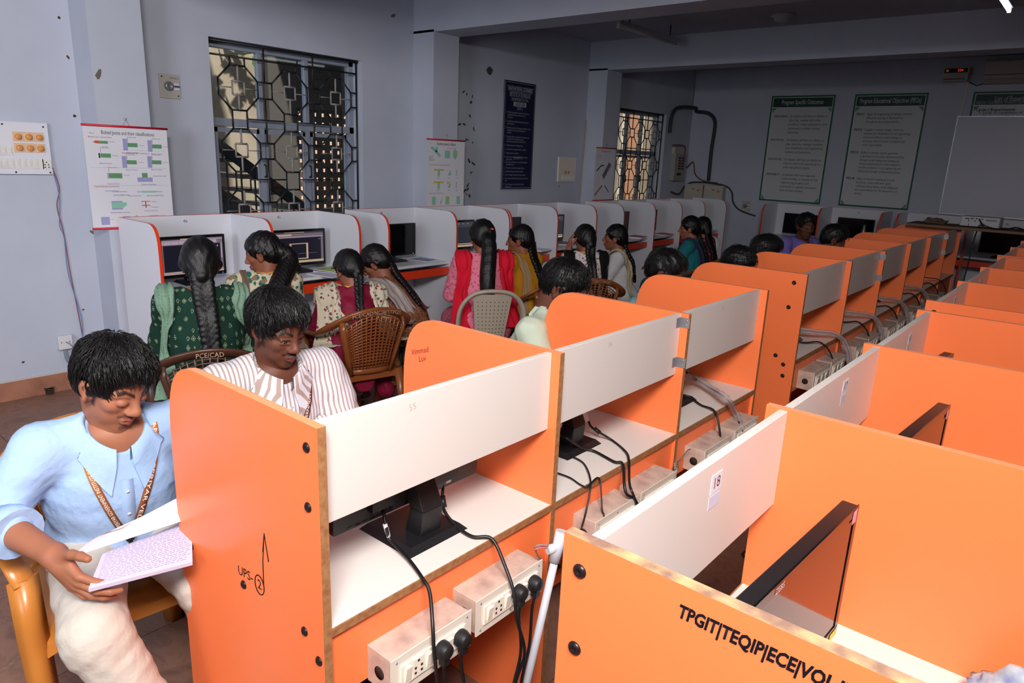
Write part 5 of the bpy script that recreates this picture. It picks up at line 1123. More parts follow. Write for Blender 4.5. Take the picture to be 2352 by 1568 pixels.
# ------------------------------------------------------------------ people
def rotm(yaw, pitch=0.0, roll=0.0):
    """columns = forward, left, up; pitch > 0 looks down, roll > 0 tips the head to its right"""
    cy, sy = math.cos(yaw), math.sin(yaw); cp, sp = math.cos(pitch), math.sin(pitch); cr, sr = math.cos(roll), math.sin(roll)
    Rz = np.array([[cy, -sy, 0], [sy, cy, 0], [0, 0, 1]]); Ry = np.array([[cp, 0, sp], [0, 1, 0], [-sp, 0, cp]]); Rx = np.array([[1, 0, 0], [0, cr, -sr], [0, sr, cr]])
    return Rz @ Ry @ Rx
def unit(v): v = np.asarray(v, float); return v / max(np.linalg.norm(v), 1e-9)
SKIN = {'m': np.array(lin('9a634a')), 'd': np.array(lin('623a2b')), 'f': np.array(lin('8f5842'))}
PEOPLE = []
class Person:
    """frame: origin on the floor below the pelvis, +x the way the torso faces; the head is given in world"""
    def __init__(s, label, head, th, lean=.15, hyaw=None, pitch=.2, roll=0.0, sex='m', side=0.0, skin='m', group=None, pel_z=.54, sc=1.0, res=.005, look=None):
        s.sex = sex; s.sc = sc; s.hs = (.875 if sex == 'm' else .925) * sc; s.res = res; s.th = th
        hz = head[2]; nz = hz - .128 * sc; v = nz - pel_z
        fx, fy = math.cos(th), math.sin(th); lx, ly = -fy, fx
        hx = head[0] - .03 * fx; hy = head[1] - .03 * fy
        px_ = hx - fx * v * math.tan(lean) - lx * v * math.tan(side); py_ = hy - fy * v * math.tan(lean) - ly * v * math.tan(side)
        s.root_loc = (px_, py_, 0)
        def loc(p): dx, dy = p[0] - px_, p[1] - py_; return np.array([dx * fx + dy * fy, dx * lx + dy * ly, p[2]])
        s.loc = loc; s.hc = loc(head)
        s.pel = np.array([0, 0, pel_z]); s.neck = np.array([v * math.tan(lean), v * math.tan(side), nz])
        sp = s.neck - s.pel; s.sp = sp; s.L = np.linalg.norm(sp); s.up = sp / s.L
        s.left = unit(np.array([0, 1, 0]) - s.up * s.up[1]); s.fwd = np.cross(s.left, s.up)
        s.Rt = np.stack([s.fwd, s.left, s.up], 1)
        s.Rh = rotm((hyaw if hyaw is not None else th) - th, pitch, roll)
        w = (.168 if sex == 'm' else .148) * sc
        s.sh = [s.T(-.01, -w, s.L - .042), s.T(-.01, w, s.L - .042)]           # right, left
        s.hip = [s.pel + np.array([0, -.085, 0]), s.pel + np.array([0, .085, 0])]
        s.knee = [np.array([.40 * sc, -.11, .50]), np.array([.40 * sc, .11, .50])]
        s.ank = [np.array([.36 * sc, -.11, .08]), np.array([.36 * sc, .11, .08])]
        s.elb = [s.sh[0] + np.array([.12, -.05, -.24]) * sc, s.sh[1] + np.array([.12, .05, -.24]) * sc]
        s.wri = [s.elb[0] + np.array([.21, .07, .0]) * sc, s.elb[1] + np.array([.21, -.07, .0]) * sc]
        s.hand_dir = [None, None]
        s.skin = SKIN[skin]; s.label = label; s.group = group; s.children = []; s.extra = []; s.lid = .0; s.gaze = 0.0; s.face = {}
    def T(s, f, l, h): return s.pel + s.fwd * f + s.left * l + s.up * h
    def H(s, f, l, u): return s.hc + s.Rh @ (np.array([f, l, u]) * s.hs)
    # ---- skin
    def head_parts(s, S):
        c = s.hs; R = s.Rh; H = s.H
        def E(p, r, k=.012, op='add', RR=None): S.ell(H(*p), np.array(r) * c, R if RR is None else RR, k, op)
        def K(a, b, ra, rb, k=.01, op='add'): S.cone(H(*a), H(*b), ra * c, rb * c, k, op)
        fem = s.sex == 'f'
        E((-.014, 0, .036), (.098, .076, .088)); E((.028, 0, -.028), (.064, .056, .090), .03)
        E((.026, 0, -.072), (.054, .045 if not fem else .042, .043), .025); E((.070, 0, -.103), (.018, .021 if not fem else .016, .016), .02)
        for y in (-1, 1):
            E((.056, y * .042, -.022), (.022, .019, .018), .018); K((.080, y * .014, .022), (.068, y * .048, .022), .012, .010, .014)
            E((.096, y * .032, .000), (.016, .019, .013), .012, 'sub')
            if s.lid: E((.0795, y * .031, -.001), (.0150, .0185, .0135), .006)
            else: K((.0885, y * .018, .0072), (.083, y * .046, .0062), .0062, .0058, .005); K((.0875, y * .020, -.0088), (.082, y * .044, -.0075), .0048, .0045, .005)
            E((-.004, y * .080, -.006), (.026, .010, .034), .008, 'add', R @ rotm(0, -.25, y * -.25)); E((.004, y * .088, -.004), (.013, .007, .020), .006, 'sub', R @ rotm(0, -.25, 0)); E((.002, y * .079, -.034), (.010, .007, .011), .006)
            E((.098, y * .0135, -.034), (.012, .0088, .0085), .008)
        K((.088, 0, .014), (.108, 0, -.022), .0085, .0125, .014); E((.111, 0, -.028), (.012, .0115, .010), .010)
        for y in (-1, 1): E((.106, y * .008, -.040), (.006, .0045, .004), .003, 'sub')
        K((.0935, -.018, -.0625), (.099, 0, -.0595), .0055, .0065, .006); K((.0935, .018, -.0625), (.099, 0, -.0595), .0055, .0065, .006)
        K((.0915, -.015, -.0725), (.0965, 0, -.0740), .0065, .0078, .006); K((.0915, .015, -.0725), (.0965, 0, -.0740), .0065, .0078, .006)
        K((.096, -.022, -.0672), (.096, .022, -.0672), .0022, .0022, .003, 'sub')
        nr = .050 if s.sex == 'm' else .043
        S.cone(H(-.026, 0, -.045), s.T(.0, 0, s.L + .0), nr * c, (nr + .006) * c, .018); S.cone(H(-.026, 0, -.06), s.T(-.02, 0, s.L - .06), nr * c, (nr + .02) * c, .018)
    def head_color(s, V):
        q = ((V - s.hc) @ s.Rh) / s.hs; x, y, z = q[:, 0], q[:, 1], q[:, 2]; C = np.tile(s.skin, (len(V), 1)); ay = np.abs(y)
        def blend(m, col, a=1.0):
            m = np.clip(m, 0, 1)[:, None] * a; C[:] = C * (1 - m) + np.array(lin(col)) * m
        def soft(d, w): return np.clip(1 - d / w, 0, 1)
        front = x > .03
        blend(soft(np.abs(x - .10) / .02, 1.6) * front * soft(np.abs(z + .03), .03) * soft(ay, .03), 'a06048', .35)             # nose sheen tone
        lip = np.minimum(np.sqrt((z + .0605) ** 2 + ((ay / 2.9) ** 2)), np.sqrt((z + .074) ** 2 + ((ay / 2.4) ** 2)))
        blend((soft(lip, .0095) * 2.2) * (x > .082), '8a4038' if s.skin is not SKIN['d'] else '6e3630', .85)
        if s.sex == 'm':
            jaw = soft(np.abs(z + .085), .05) * (x > .0); blend(jaw * (ay < .07), '2c1c16', .16)
            mo = soft(np.abs(z + .0510 + ay * .14), .0062) * 1.6 * (ay < .032) * (x > .07); blend(mo, '120c0a', s.face.get('mous', .8))
            gb = soft(np.abs(z + .098), .012) * (ay < .016) * (x > .06); blend(gb, '140e0c', s.face.get('goat', .5))
            sb = soft(np.abs(x - .012), .012) * (z > -.055) * (z < .03) * (ay > .05); blend(sb, '100b0a', .8)
        bz = .0245 + .010 * (ay - .012) / .02 * (ay < .034) + (ay >= .034) * (.011 - (ay - .034) * .35)
        blend(soft(np.abs(z - bz), .0075) * 2.0 * (ay > .010) * (ay < .054) * (x > .045), '0c0807', .92)
        if s.lid: blend(soft(np.abs(z + .0105 - .004 * (1 - (ay - .031) ** 2 / .0003)), .003) * 1.6 * (ay > .016) * (ay < .047) * (x > .06), '0a0706', .95)
        else: blend(soft(np.abs(z - .0078), .0032) * 1.4 * (ay > .017) * (ay < .048) * (x > .07), '0a0706', .9)
        blend(soft(np.sqrt(((ay - .085) / .8) ** 2 + (z + .005) ** 2), .016) * (ay > .07), '5a3024', .3)
        return C
    def body_mesh(s):
        parts = []; cols = []
        lo = s.hc - .16; hi = s.hc + .16; lo[2] -= .06
        S = Sculpt(lo, hi, s.res); s.head_parts(S); v, q = S.mesh(); parts.append((v, q)); cols.append(s.head_color(v))
        P = np.array([s.pel, s.neck, *s.sh, *s.hip, *s.knee, *s.ank, *s.elb, *s.wri]); lo = P.min(0) - .22; hi = P.max(0) + .15
        lo[2] = 0.0
        S = Sculpt(lo, hi, .012); c = s.sc
        S.ell(s.T(.0, 0, s.L - .17), (.100 * c, .145 * c, .17 * c), s.Rt, .05); S.ell(s.T(.0, 0, s.L * .42), (.095 * c, .125 * c, .15), s.Rt, .05); S.ell(s.T(.0, 0, .03), (.12, .155, .11), s.Rt, .05)
        for i in (0, 1):
            S.cone(s.T(0, 0, s.L - .02), s.sh[i], .05 * c, .05 * c, .04); S.cone(s.sh[i], s.elb[i], .046 * c, .038 * c, .02); S.cone(s.hip[i], s.knee[i], .085 * c, .058 * c, .03); S.cone(s.knee[i], s.ank[i], .054 * c, .036 * c, .02)
            S.cone(s.elb[i], s.elb[i] + (s.wri[i] - s.elb[i]) * .6, .037 * c, .031 * c, .02)
            d = unit(s.ank[i] - s.knee[i]); f = np.array([1, 0, 0]); S.ell(s.ank[i] + f * .06 + np.array([0, 0, -.035]), (.115, .043, .035), None, .02)
        v, q = S.mesh(); parts.append((v, q)); cols.append(np.tile(s.skin, (len(v), 1)))
        for i in (0, 1):
            v, q = s.hand(i); parts.append((v, q)); cols.append(np.tile(s.skin, (len(v), 1)) * np.clip(1, 0, 1))
        V, Q = join(parts); C = np.concatenate(cols)
        return np_mesh('person', V, Q, [M_SKIN], C)
    def hand(s, i, res=None):
        """forearm, palm, four fingers, thumb; i=0 right, 1 left"""
        c = s.sc; w = s.wri[i]; e = s.elb[i]; res = res or max(.004, s.res * .9)
        hd = s.hand_dir[i] or {}
        d = unit(hd.get('dir', w - e)); nrm = np.array(hd.get('back', (0, 0, 1)), float); nrm = unit(nrm - d * (nrm @ d)); sd = np.cross(nrm, d)   # back of hand, thumb side
        if i == 0: sd = np.cross(nrm, d)
        else: sd = np.cross(d, nrm)
        curl = hd.get('curl', .35); spread = hd.get('spread', .10); thumb = hd.get('thumb', (.5, .75, -.25))
        lo = np.minimum(e, w) - .20; hi = np.maximum(e, w) + .20
        S = Sculpt(lo, hi, res)
        S.cone(e + (w - e) * .25, w, .037 * c, .026 * c, .01)
        R = np.stack([d, sd, nrm], 1)
        S.ell(w + d * .045 * c, (.052 * c, .038 * c, .016 * c), R, .015); S.cone(w, w + d * .03 * c, .024 * c, .022 * c, .02)
        base = [(.026, .088, .0095, (.040, .024, .020)), (.009, .092, .0098, (.044, .027, .021)), (-.009, .089, .0093, (.041, .025, .020)), (-.025, .080, .0082, (.032, .019, .017))]
        for k, (y, x, r, ls) in enumerate(base):
            p = w + (d * x + sd * y) * c; a = 0.0; dirn = unit(d + sd * spread * (1.5 - k))
            S.cone(w + (d * .03 + sd * y * .8) * c, p, r * 1.15 * c, r * 1.1 * c, .006)
            for j, l in enumerate(ls):
                a += curl * (1.0, 1.15, .8)[j]; q = p + (dirn * math.cos(a) - nrm * math.sin(a)) * l * c
                S.cone(p, q, r * (1 - .08 * j) * c, r * (.94 - .10 * j) * c, .0035); p = q
        t0 = w + (d * .022 + sd * .026) * c; td = unit(d * thumb[0] + sd * thumb[1] + nrm * thumb[2]); t1 = t0 + td * .042 * c; td2 = unit(td + d * .35 + nrm * hd.get('tb', -.15)); t2 = t1 + td2 * .030 * c; t3 = t2 + unit(td2 + d * .2) * .024 * c
        S.cone(t0, t1, .0135 * c, .0115 * c, .012); S.cone(t1, t2, .0112 * c, .0105 * c, .004); S.cone(t2, t3, .0105 * c, .0085 * c, .004)
        return S.mesh()
    # ---- clothes
    def garment(s, name, m, fn, res=.008, pad=.2):
        P = np.array([s.pel, s.neck, *s.sh, *s.hip, *s.knee, *s.ank, *s.elb, *s.wri]); lo = P.min(0) - pad; hi = P.max(0) + pad
        lo[2] = max(lo[2], -.01)
        S = Sculpt(lo, hi, res); fn(S); v, q = S.mesh(); s.children.append((name, np_mesh(name, v, q, [m])))
        return v, q
    def torso(s, S, inf=.014, hem=-.06, sleeve=.55, folds=.004, seed=1, chest=.0, arm_inf=.014, neckcut=.057, deep=.03, loose=0.0):
        c = s.sc
        S.ell(s.T(.0, 0, s.L - .17), (.105 * c + inf, .150 * c + inf, .165 * c + inf), s.Rt, .05); S.ell(s.T(-.005, 0, s.L * .45), (.105 * c + inf + loose, .135 * c + inf + loose, .16 + inf), s.Rt, .06); S.ell(s.T(.0, 0, .04), (.125 + inf + loose, .160 + inf + loose, .13), s.Rt, .06)
        if s.sex == 'f':
            for y in (-.062, .062): S.ell(s.T(.085 * c, y * c, s.L - .205), (.055 * c, .055 * c, .055 * c), s.Rt, .05)
        for i in (0, 1):
            S.cone(s.T(-.015, 0, s.L + .005), s.sh[i], .048 * c, .050 * c + inf * .6, .045); S.cone(s.sh[i], s.elb[i], .048 * c + arm_inf, .042 * c + arm_inf, .025)
            if sleeve > 0: S.cone(s.elb[i], s.elb[i] + (s.wri[i] - s.elb[i]) * sleeve, .040 * c + arm_inf, .036 * c + arm_inf, .012)
        if folds: S.noise(folds * 1.5, 20, seed); S.noise(folds * .8, 48, seed + 9, (1, .5, 1.2)); S.noise(folds * .3, 110, seed + 5)
        S.clip(s.T(0, 0, hem), -s.up)
        if sleeve <= 0:
            for i in (0, 1):
                pass
        S.cone(s.T(.012, 0, s.L - .028), s.T(.02, 0, s.L + .2), neckcut * c, (neckcut + .05) * c, .004, 'sub')
        if deep: S.cone(s.T(.10, 0, s.L + .02), s.T(.13, 0, s.L - deep), .045 * c, .012, .006, 'sub')
    def trousers(s, S, inf=.016, folds=.004, seed=4, wide=0.0, zmin=.10):
        c = s.sc
        S.ell(s.T(0, 0, .02), (.128 + inf, .160 + inf, .11), s.Rt, .05)
        for i in (0, 1):
            S.cone(s.hip[i], s.knee[i], .086 * c + inf, .060 * c + inf, .04); S.cone(s.knee[i], s.ank[i], .058 * c + inf, .042 * c + inf + wide, .03)
        if folds: S.noise(folds, 20, seed); S.noise(folds * .6, 48, seed + 2)
        S.clip((0, 0, zmin), (0, 0, -1)); S.clip((0, 0, s.pel[2] + .12), (0, 0, 1))
    def skirt(s, S, inf=.03, folds=.006, seed=5, drop=.30):
        """kurta skirt over the lap, hanging at the sides"""
        S.ell(s.T(-.01, 0, .03), (.14 + inf, .17 + inf, .13), s.Rt, .05)
        for i in (0, 1): S.cone(s.hip[i], s.knee[i], .095 + inf, .075 + inf, .06)
        S.cone(s.pel + np.array([.05, -.16, -.03]), s.pel + np.array([.0, -.20, -drop]), .05, .06, .05); S.cone(s.pel + np.array([.05, .16, -.03]), s.pel + np.array([.0, .20, -drop]), .05, .06, .05); S.cone(s.pel + np.array([-.12, 0, -.02]), s.pel + np.array([-.17, 0, -drop * .6]), .08, .06, .06)
        S.noise(folds, 26, seed); S.noise(folds * .6, 60, seed + 3)
    # ---- hair
    def short_hair(s, locks=0, fringe=.0, vol=.016, seed=1, back=-.055):
        H = s.H; c = s.hs; R = s.Rh; lo = s.hc - .18; hi = s.hc + .18
        S = Sculpt(lo, hi, max(.0035, s.res * .8))
        S.ell(H(-.016, 0, .042), np.array((.098 + vol * .7, .074 + vol * .75, .088 + vol)) * c, R, .01); S.ell(H(.02 + fringe * .4, .008, .085), np.array((.070 + fringe, .062, .040 + vol)) * c, R, .03); S.ell(H(-.055, 0, -.005), np.array((.055, .064, .06)) * c, R, .03)
        for y in (-1, 1): S.cone(H(.018, y * .070, .02), H(.006, y * .076, -.030), .012 * c, .006 * c, .012)
        S.ell(H(.108, 0, -.016), np.array((.080, .084, .086)) * c, R, .010, 'sub'); S.cone(H(.03, -.12, -.075), H(.03, .12, -.075), .062 * c, .062 * c, .01, 'sub'); S.cone(H(-.12, -.1, back - .045), H(-.12, .1, back - .045), .05 * c, .05 * c, .01, 'sub')
        S.noise(.0028, 60, seed, (.7, 1.4, .7)); S.noise(.0012, 170, seed + 4)
        v, q = S.mesh()
        if locks:
            r = np.random.default_rng(seed); me0 = v; lv = []; lq = []; n = 0
            lq_ = ((v - s.hc) @ R) / c; up = np.where(((lq_[:, 2] > .02) | (lq_[:, 0] < -.03)) & ~((lq_[:, 0] > .055) & (lq_[:, 2] < .082)))[0]
            ctr = np.array([-.016, 0, .03])
            for k in r.choice(up, min(locks, len(up)), replace=False):
                p = lq_[k]; nn = unit((p - ctr) / np.array([.1, .08, .09])); d = unit(p - np.array([-.055, .012, .13])) + np.array([.25 if p[0] > 0 else 0, .12, 0])
                d = d + r.normal(size=3) * .13; d = unit(d - nn * (d @ nn)); L = r.uniform(.030, .058); w = r.uniform(.0015, .0032); sdv = np.cross(nn, d); pts = []
                for j in range(5):
                    t = j / 4; pp = p + d * L * t + nn * (.002 + .010 * t * (1 - t) * 2 + r.uniform(0, .004) * t - .014 * t * t * (L / .04)); ww = w * (1 - t * .92); pts += [pp + sdv * ww, pp + nn * ww, pp - sdv * ww]
                lv += [s.hc + R @ (a * c) for a in pts]
                for j in range(4):
                    for i in range(3): lq.append((n + j * 3 + i, n + j * 3 + (i + 1) % 3, n + (j + 1) * 3 + (i + 1) % 3, n + (j + 1) * 3 + i))
                n += 15
            v, q = join([(v, q), (np.array(lv), np.array(lq))])
        s.children.append(('hair', np_mesh('hair', v, q, [M_HAIR])))
    def long_hair(s, path, braid=True, r0=.030, r1=.018, tail=.05, seed=2, vol=.012):
        """path: points in person frame from nape downwards"""
        H = s.H; c = s.hs; R = s.Rh; P = np.array([np.array(p) for p in path]); lo = np.minimum(P.min(0), s.hc - .1) - .09; hi = np.maximum(P.max(0), s.hc + .1) + .08
        S = Sculpt(lo, hi, max(.0045, s.res))
        S.ell(H(-.018, 0, .038), np.array((.099 + vol, .078 + vol, .090 + vol)) * c, R, .01); S.ell(H(-.060, 0, -.015), np.array((.052 + vol, .068 + vol, .068)) * c, R, .03)
        for y in (-1, 1): S.cone(H(.045, y * .062, .05), H(-.03, y * .080, -.005), .018 * c, .022 * c, .02)
        S.ell(H(.105, 0, -.035), np.array((.078, .080, .088)) * c, R, .012, 'sub'); S.cone(H(.03, -.12, -.085), H(.03, .12, -.085), .058 * c, .058 * c, .01, 'sub'); S.cone(H(.10, 0, .085), H(-.02, 0, .155), .004, .004, .006, 'sub')
        for y in (-1, 1): S.ell(H(.004, y * .092, -.012), np.array((.022, .022, .028)) * c, R, .008, 'sub')
        S.noise(.0022, 95, seed, (1, 1.2, .7))
        pts = [np.array(p) for p in spline([tuple(p) for p in path], 12)]; S.cone(H(-.085, 0, -.02), pts[0], .045 * c, r0, .02)
        L = len(pts); acc = 0.0
        seglen = [0.0]
        for k in range(1, L): seglen.append(seglen[-1] + np.linalg.norm(pts[k] - pts[k - 1]))
        tot = seglen[-1]
        if braid:
            step = .026; nst = int(tot / step)
            for k in range(nst):
                u = k * step; i = int(np.searchsorted(seglen, u)); i = min(max(i, 1), L - 1); p = pts[i]; d = unit(pts[i] - pts[i - 1]); sd = unit(np.cross(d, s.fwd)); f = u / tot; r = r0 * (1 - f) + r1 * f
                if u > tot - tail: continue
                for sg in (-1, 1): a = p + sd * sg * r * .55 - d * step * .5 * (1 if sg > 0 else 0); S.cone(a + sd * sg * r * .35 - d * .012, a - sd * sg * r * .3 + d * .014, r * .62, r * .52, .005)
            i0 = int(np.searchsorted(seglen, tot - tail)); S.cone(pts[min(i0, L - 2)], pts[-1], r1 * .9, r1 * .75, .012); S.cone(pts[-1], pts[-1] + (pts[-1] - pts[-2]) * 2, r1 * .8, r1 * .25, .01)
        else:
            rad = lambda f: (r1 + (r0 - r1) * (1 - f) ** .7) * (1 + .5 * math.sin(math.pi * min(1, f)))
            for k in range(L - 1): S.cone(pts[k], pts[k + 1], rad(seglen[k] / tot), rad(seglen[k + 1] / tot), .012)
            S.noise(.003, 120, seed, (1, 1, .12))
        v, q = S.mesh(); s.children.append(('hair', np_mesh('hair', v, q, [M_HAIR])))
    def strip(s, name, pts, wdirs, w, m, fold=.012, nf=3, th=.004, n=8, off=0.0, bvh=None):
        """draped cloth: centre line pts (person frame), width direction per point"""
        C = spline([tuple(p) for p in pts], n); Wd = spline([tuple(p) for p in wdirs], n); ws = w if hasattr(w, '__len__') else [w] * len(pts); Ws = [float(p.x) for p in spline([(a, 0, 0) for a in ws], n)]
        g = G(); A = []; B = []; N = 15
        for k in range(len(C)):
            t = (C[min(k + 1, len(C) - 1)] - C[max(k - 1, 0)]).normalized(); wd = Wd[k].normalized(); nn = t.cross(wd).normalized(); ra = []; rb = []
            for j in range(N):
                u = j / (N - 1) - .5; h = fold * math.sin((u * nf + .15 * math.sin(k * .25 + nf)) * 2 * math.pi + k * .04) * (.6 + .4 * math.sin(k * .21 + j)); p = C[k] + wd * u * Ws[k]; pn = nn
                if bvh is not None:
                    hit = bvh.find_nearest(p)
                    if hit[0] is not None and hit[3] < .16:
                        d0 = (p - hit[0]).dot(hit[1]); pn = hit[1]
                        if d0 < .006 + fold: p = hit[0] + pn * (.006 + fold)
                p = p + pn * (h * .9 + off); ra.append(p + pn * th / 2); rb.append(p - pn * th / 2)
            A.append(ra); B.append(rb)
        g.grid(A); g.grid(B)
        g.grid([[a[0] for a in A], [b[0] for b in B]]); g.grid([[a[-1] for a in A], [b[-1] for b in B]]); g.grid([A[0], B[0]]); g.grid([A[-1], B[-1]])
        s.children.append((name, g.obj(name, m, mesh_only=True)))
    # ---- finish
    def eyes(s):
        for i, y in enumerate((-1, 1)):
            g = G(); c = s.H(.0770, y * .0312, .000); f = s.Rh @ unit(np.array([1, y * .06 + s.gaze, -.22])); up = s.Rh[:, 2]; r = .0128 * s.hs
            if not s.lid:
                g.lathe([(r * math.sin(a), r * math.cos(a)) for a in (0, .3)], c, f, 18, 1); g.lathe([(r * math.sin(a), r * math.cos(a)) for a in (.3, .60)], c, f, 18, 1); g.lathe([(r * math.sin(a), r * math.cos(a)) for a in [.60 + k * .3 for k in range(6)]], c, f, 18, 0)
                s.children.append(('eye', g.obj('eye', [M_EYEW, M_EYED], mesh_only=True)))
    def build(s, eyes=True):
        if eyes: s.eyes()
        me = s.body_mesh(); o = mesh_obj('person', me, None, s.root_loc); o.rotation_euler = (0, 0, s.th)
        tag(o, s.label, 'person', s.group)
        for name, m in s.children: mesh_obj(name, m, o)
        s.obj = o; PEOPLE.append(s); return o
# ------------------------------------------------------------------ fabrics
def fabric(name, base, motif=None, scale=40.0, kind='spots', c3=None, thr=.32, rough=.85, stretch=(1, 1, 1), bump=.25, sheen=0.0):
    if name in MATS: return MATS[name]
    m = bpy.data.materials.new(name); m.use_nodes = True; nt = m.node_tree; b = nt.nodes['Principled BSDF']; N = nt.nodes.new; L = nt.links.new
    b.inputs['Roughness'].default_value = rough; b.inputs['Specular IOR Level'].default_value = .2; b.inputs['Base Color'].default_value = (*lin(base), 1)
    tc = N('ShaderNodeTexCoord'); mp = N('ShaderNodeMapping'); mp.inputs['Scale'].default_value = stretch; L(tc.outputs['Object'], mp.inputs[0])
    def mixc(fac, a, bb):
        x = N('ShaderNodeMix'); x.data_type = 'RGBA'; L(fac, x.inputs['Factor'])
        for v, k in ((a, 'A'), (bb, 'B')):
            i = [q for q in x.inputs if q.name == k and q.type == 'RGBA'][0]
            if isinstance(v, str): i.default_value = (*lin(v), 1)
            else: L(v, i)
        return [q for q in x.outputs if q.type == 'RGBA'][0]
    def ramp(src, p0, p1, inv=False):
        r = N('ShaderNodeMapRange'); L(src, r.inputs[0]); r.inputs[1].default_value = p0; r.inputs[2].default_value = p1
        r.inputs[3].default_value = 1.0 if inv else 0.0; r.inputs[4].default_value = 0.0 if inv else 1.0; return r.outputs[0]
    col = base
    if kind in ('stripe', 'stripex'):
        w = N('ShaderNodeTexWave'); w.wave_type = 'BANDS'; w.bands_direction = 'Y' if kind == 'stripe' else 'X'; w.inputs['Scale'].default_value = scale; L(mp.outputs[0], w.inputs['Vector']); col = mixc(ramp(w.outputs['Fac'], .62, .72), base, motif)
    elif motif:
        if kind == 'diamond':
            # staggered small diamonds plus a column of larger leaf shapes
            v = N('ShaderNodeTexVoronoi'); v.distance = 'MANHATTAN'; v.inputs['Scale'].default_value = scale; v.inputs['Randomness'].default_value = .12; L(mp.outputs[0], v.inputs['Vector'])
            ring = N('ShaderNodeMath'); ring.operation = 'PINGPONG'; L(v.outputs['Distance'], ring.inputs[0]); ring.inputs[1].default_value = .13
            f1 = N('ShaderNodeMath'); f1.operation = 'LESS_THAN'; L(v.outputs['Distance'], f1.inputs[0]); f1.inputs[1].default_value = .40
            f2 = N('ShaderNodeMath'); f2.operation = 'GREATER_THAN'; L(ring.outputs[0], f2.inputs[0]); f2.inputs[1].default_value = .085
            f3 = N('ShaderNodeMath'); f3.operation = 'MULTIPLY'; L(f1.outputs[0], f3.inputs[0]); L(f2.outputs[0], f3.inputs[1]); col = mixc(f3.outputs[0], base, motif)
        else:
            v = N('ShaderNodeTexVoronoi'); v.inputs['Scale'].default_value = scale; L(mp.outputs[0], v.inputs['Vector'])
            n = N('ShaderNodeTexNoise'); n.inputs['Scale'].default_value = scale * 2.2; L(mp.outputs[0], n.inputs['Vector'])
            d = N('ShaderNodeMath'); d.operation = 'MULTIPLY_ADD'; L(n.outputs['Fac'], d.inputs[0]); d.inputs[1].default_value = .5; L(v.outputs['Distance'], d.inputs[2])
            col = mixc(ramp(d.outputs[0], thr + .25, thr + .30, True), base, motif)
            if c3:
                v2 = N('ShaderNodeTexVoronoi'); v2.inputs['Scale'].default_value = scale * .8; mp2 = N('ShaderNodeMapping'); mp2.inputs['Location'].default_value = (3.3, 1.7, .4); mp2.inputs['Scale'].default_value = stretch; L(tc.outputs['Object'], mp2.inputs[0]); L(mp2.outputs[0], v2.inputs['Vector'])
                d2 = N('ShaderNodeMath'); d2.operation = 'MULTIPLY_ADD'; L(n.outputs['Fac'], d2.inputs[0]); d2.inputs[1].default_value = .5; L(v2.outputs['Distance'], d2.inputs[2]); col = mixc(ramp(d2.outputs[0], thr + .20, thr + .24, True), col, c3)
    if not isinstance(col, str): L(col, b.inputs['Base Color'])
    if bump:
        n2 = N('ShaderNodeTexNoise'); n2.inputs['Scale'].default_value = 26; n2.inputs['Detail'].default_value = 3; L(tc.outputs['Object'], n2.inputs['Vector']); bp = N('ShaderNodeBump'); bp.inputs['Strength'].default_value = bump; bp.inputs['Distance'].default_value = .02; L(n2.outputs['Fac'], bp.inputs['Height']); L(bp.outputs[0], b.inputs['Normal'])
    MATS[name] = m; return m
from mathutils.bvhtree import BVHTree
M_VCOL = m_skin('dyed_ribbon', .6)
M_LTXT = mat('white_print', 'e8e0d8', .6)
def collar(s, m, name='collar', open_=166, r0=.060, drop=.060, h0=.0, bvh=None):
    g = G(); cols = []; n = 36
    for k in range(n + 1):
        ph = math.radians(-open_ + 2 * open_ * k / n); a = abs(ph) / math.radians(open_); d = s.fwd * (-math.cos(ph)) + s.left * math.sin(ph); c0 = s.T(.006 + .020 * a, 0, s.L - .018 + h0 - .022 * a * a); r = (r0 + .004 * a) * s.sc
        tip = max(0, (a - .66) / .34) ** 1.5
        row = [c0 + d * r + s.up * -.012, c0 + d * (r + .002) + s.up * (.054 - .012 * a * a), c0 + d * (r + .007) + s.up * (.057 - .012 * a * a), c0 + d * (r + .019) + s.up * (.022 - .012 * a * a - drop * .35 * tip), c0 + d * (r + .034 + .014 * tip) - s.left * np.sign(ph) * -.012 * tip + s.up * (-.008 - .010 * a * a - drop * tip)]
        if bvh is not None:
            for i in (3, 4):
                p = Vector(row[i]); hit = bvh.find_nearest(p)
                lim = (.012, .010)[i - 3]
                if hit[0] is not None and (p - hit[0]).dot(hit[1]) < lim: row[i] = np.array(hit[0] + hit[1] * lim)
        cols.append(row)
    g.grid(cols); g.grid([[p - s.up * .0 + unit(p - s.T(0, 0, s.L - .05)) * -.0025 for p in r] for r in cols])
    s.children.append((name, g.obj(name, m, mesh_only=True, recalc=False)))
def surf(s, vq):
    v, q = vq; return BVHTree.FromPolygons([tuple(p) for p in v], [tuple(int(i) for i in f) for f in q])
def on_front(s, bvh, l, h, off=.004, back=False):
    o = s.T(-.45 if back else .45, l, h); d = s.fwd if back else -s.fwd
    r = bvh.ray_cast(Vector(o), Vector(d)); p = r[0]
    if p is None: return Vector(s.T(-.12 if back else .12, l, h))
    return p - Vector(d) * off
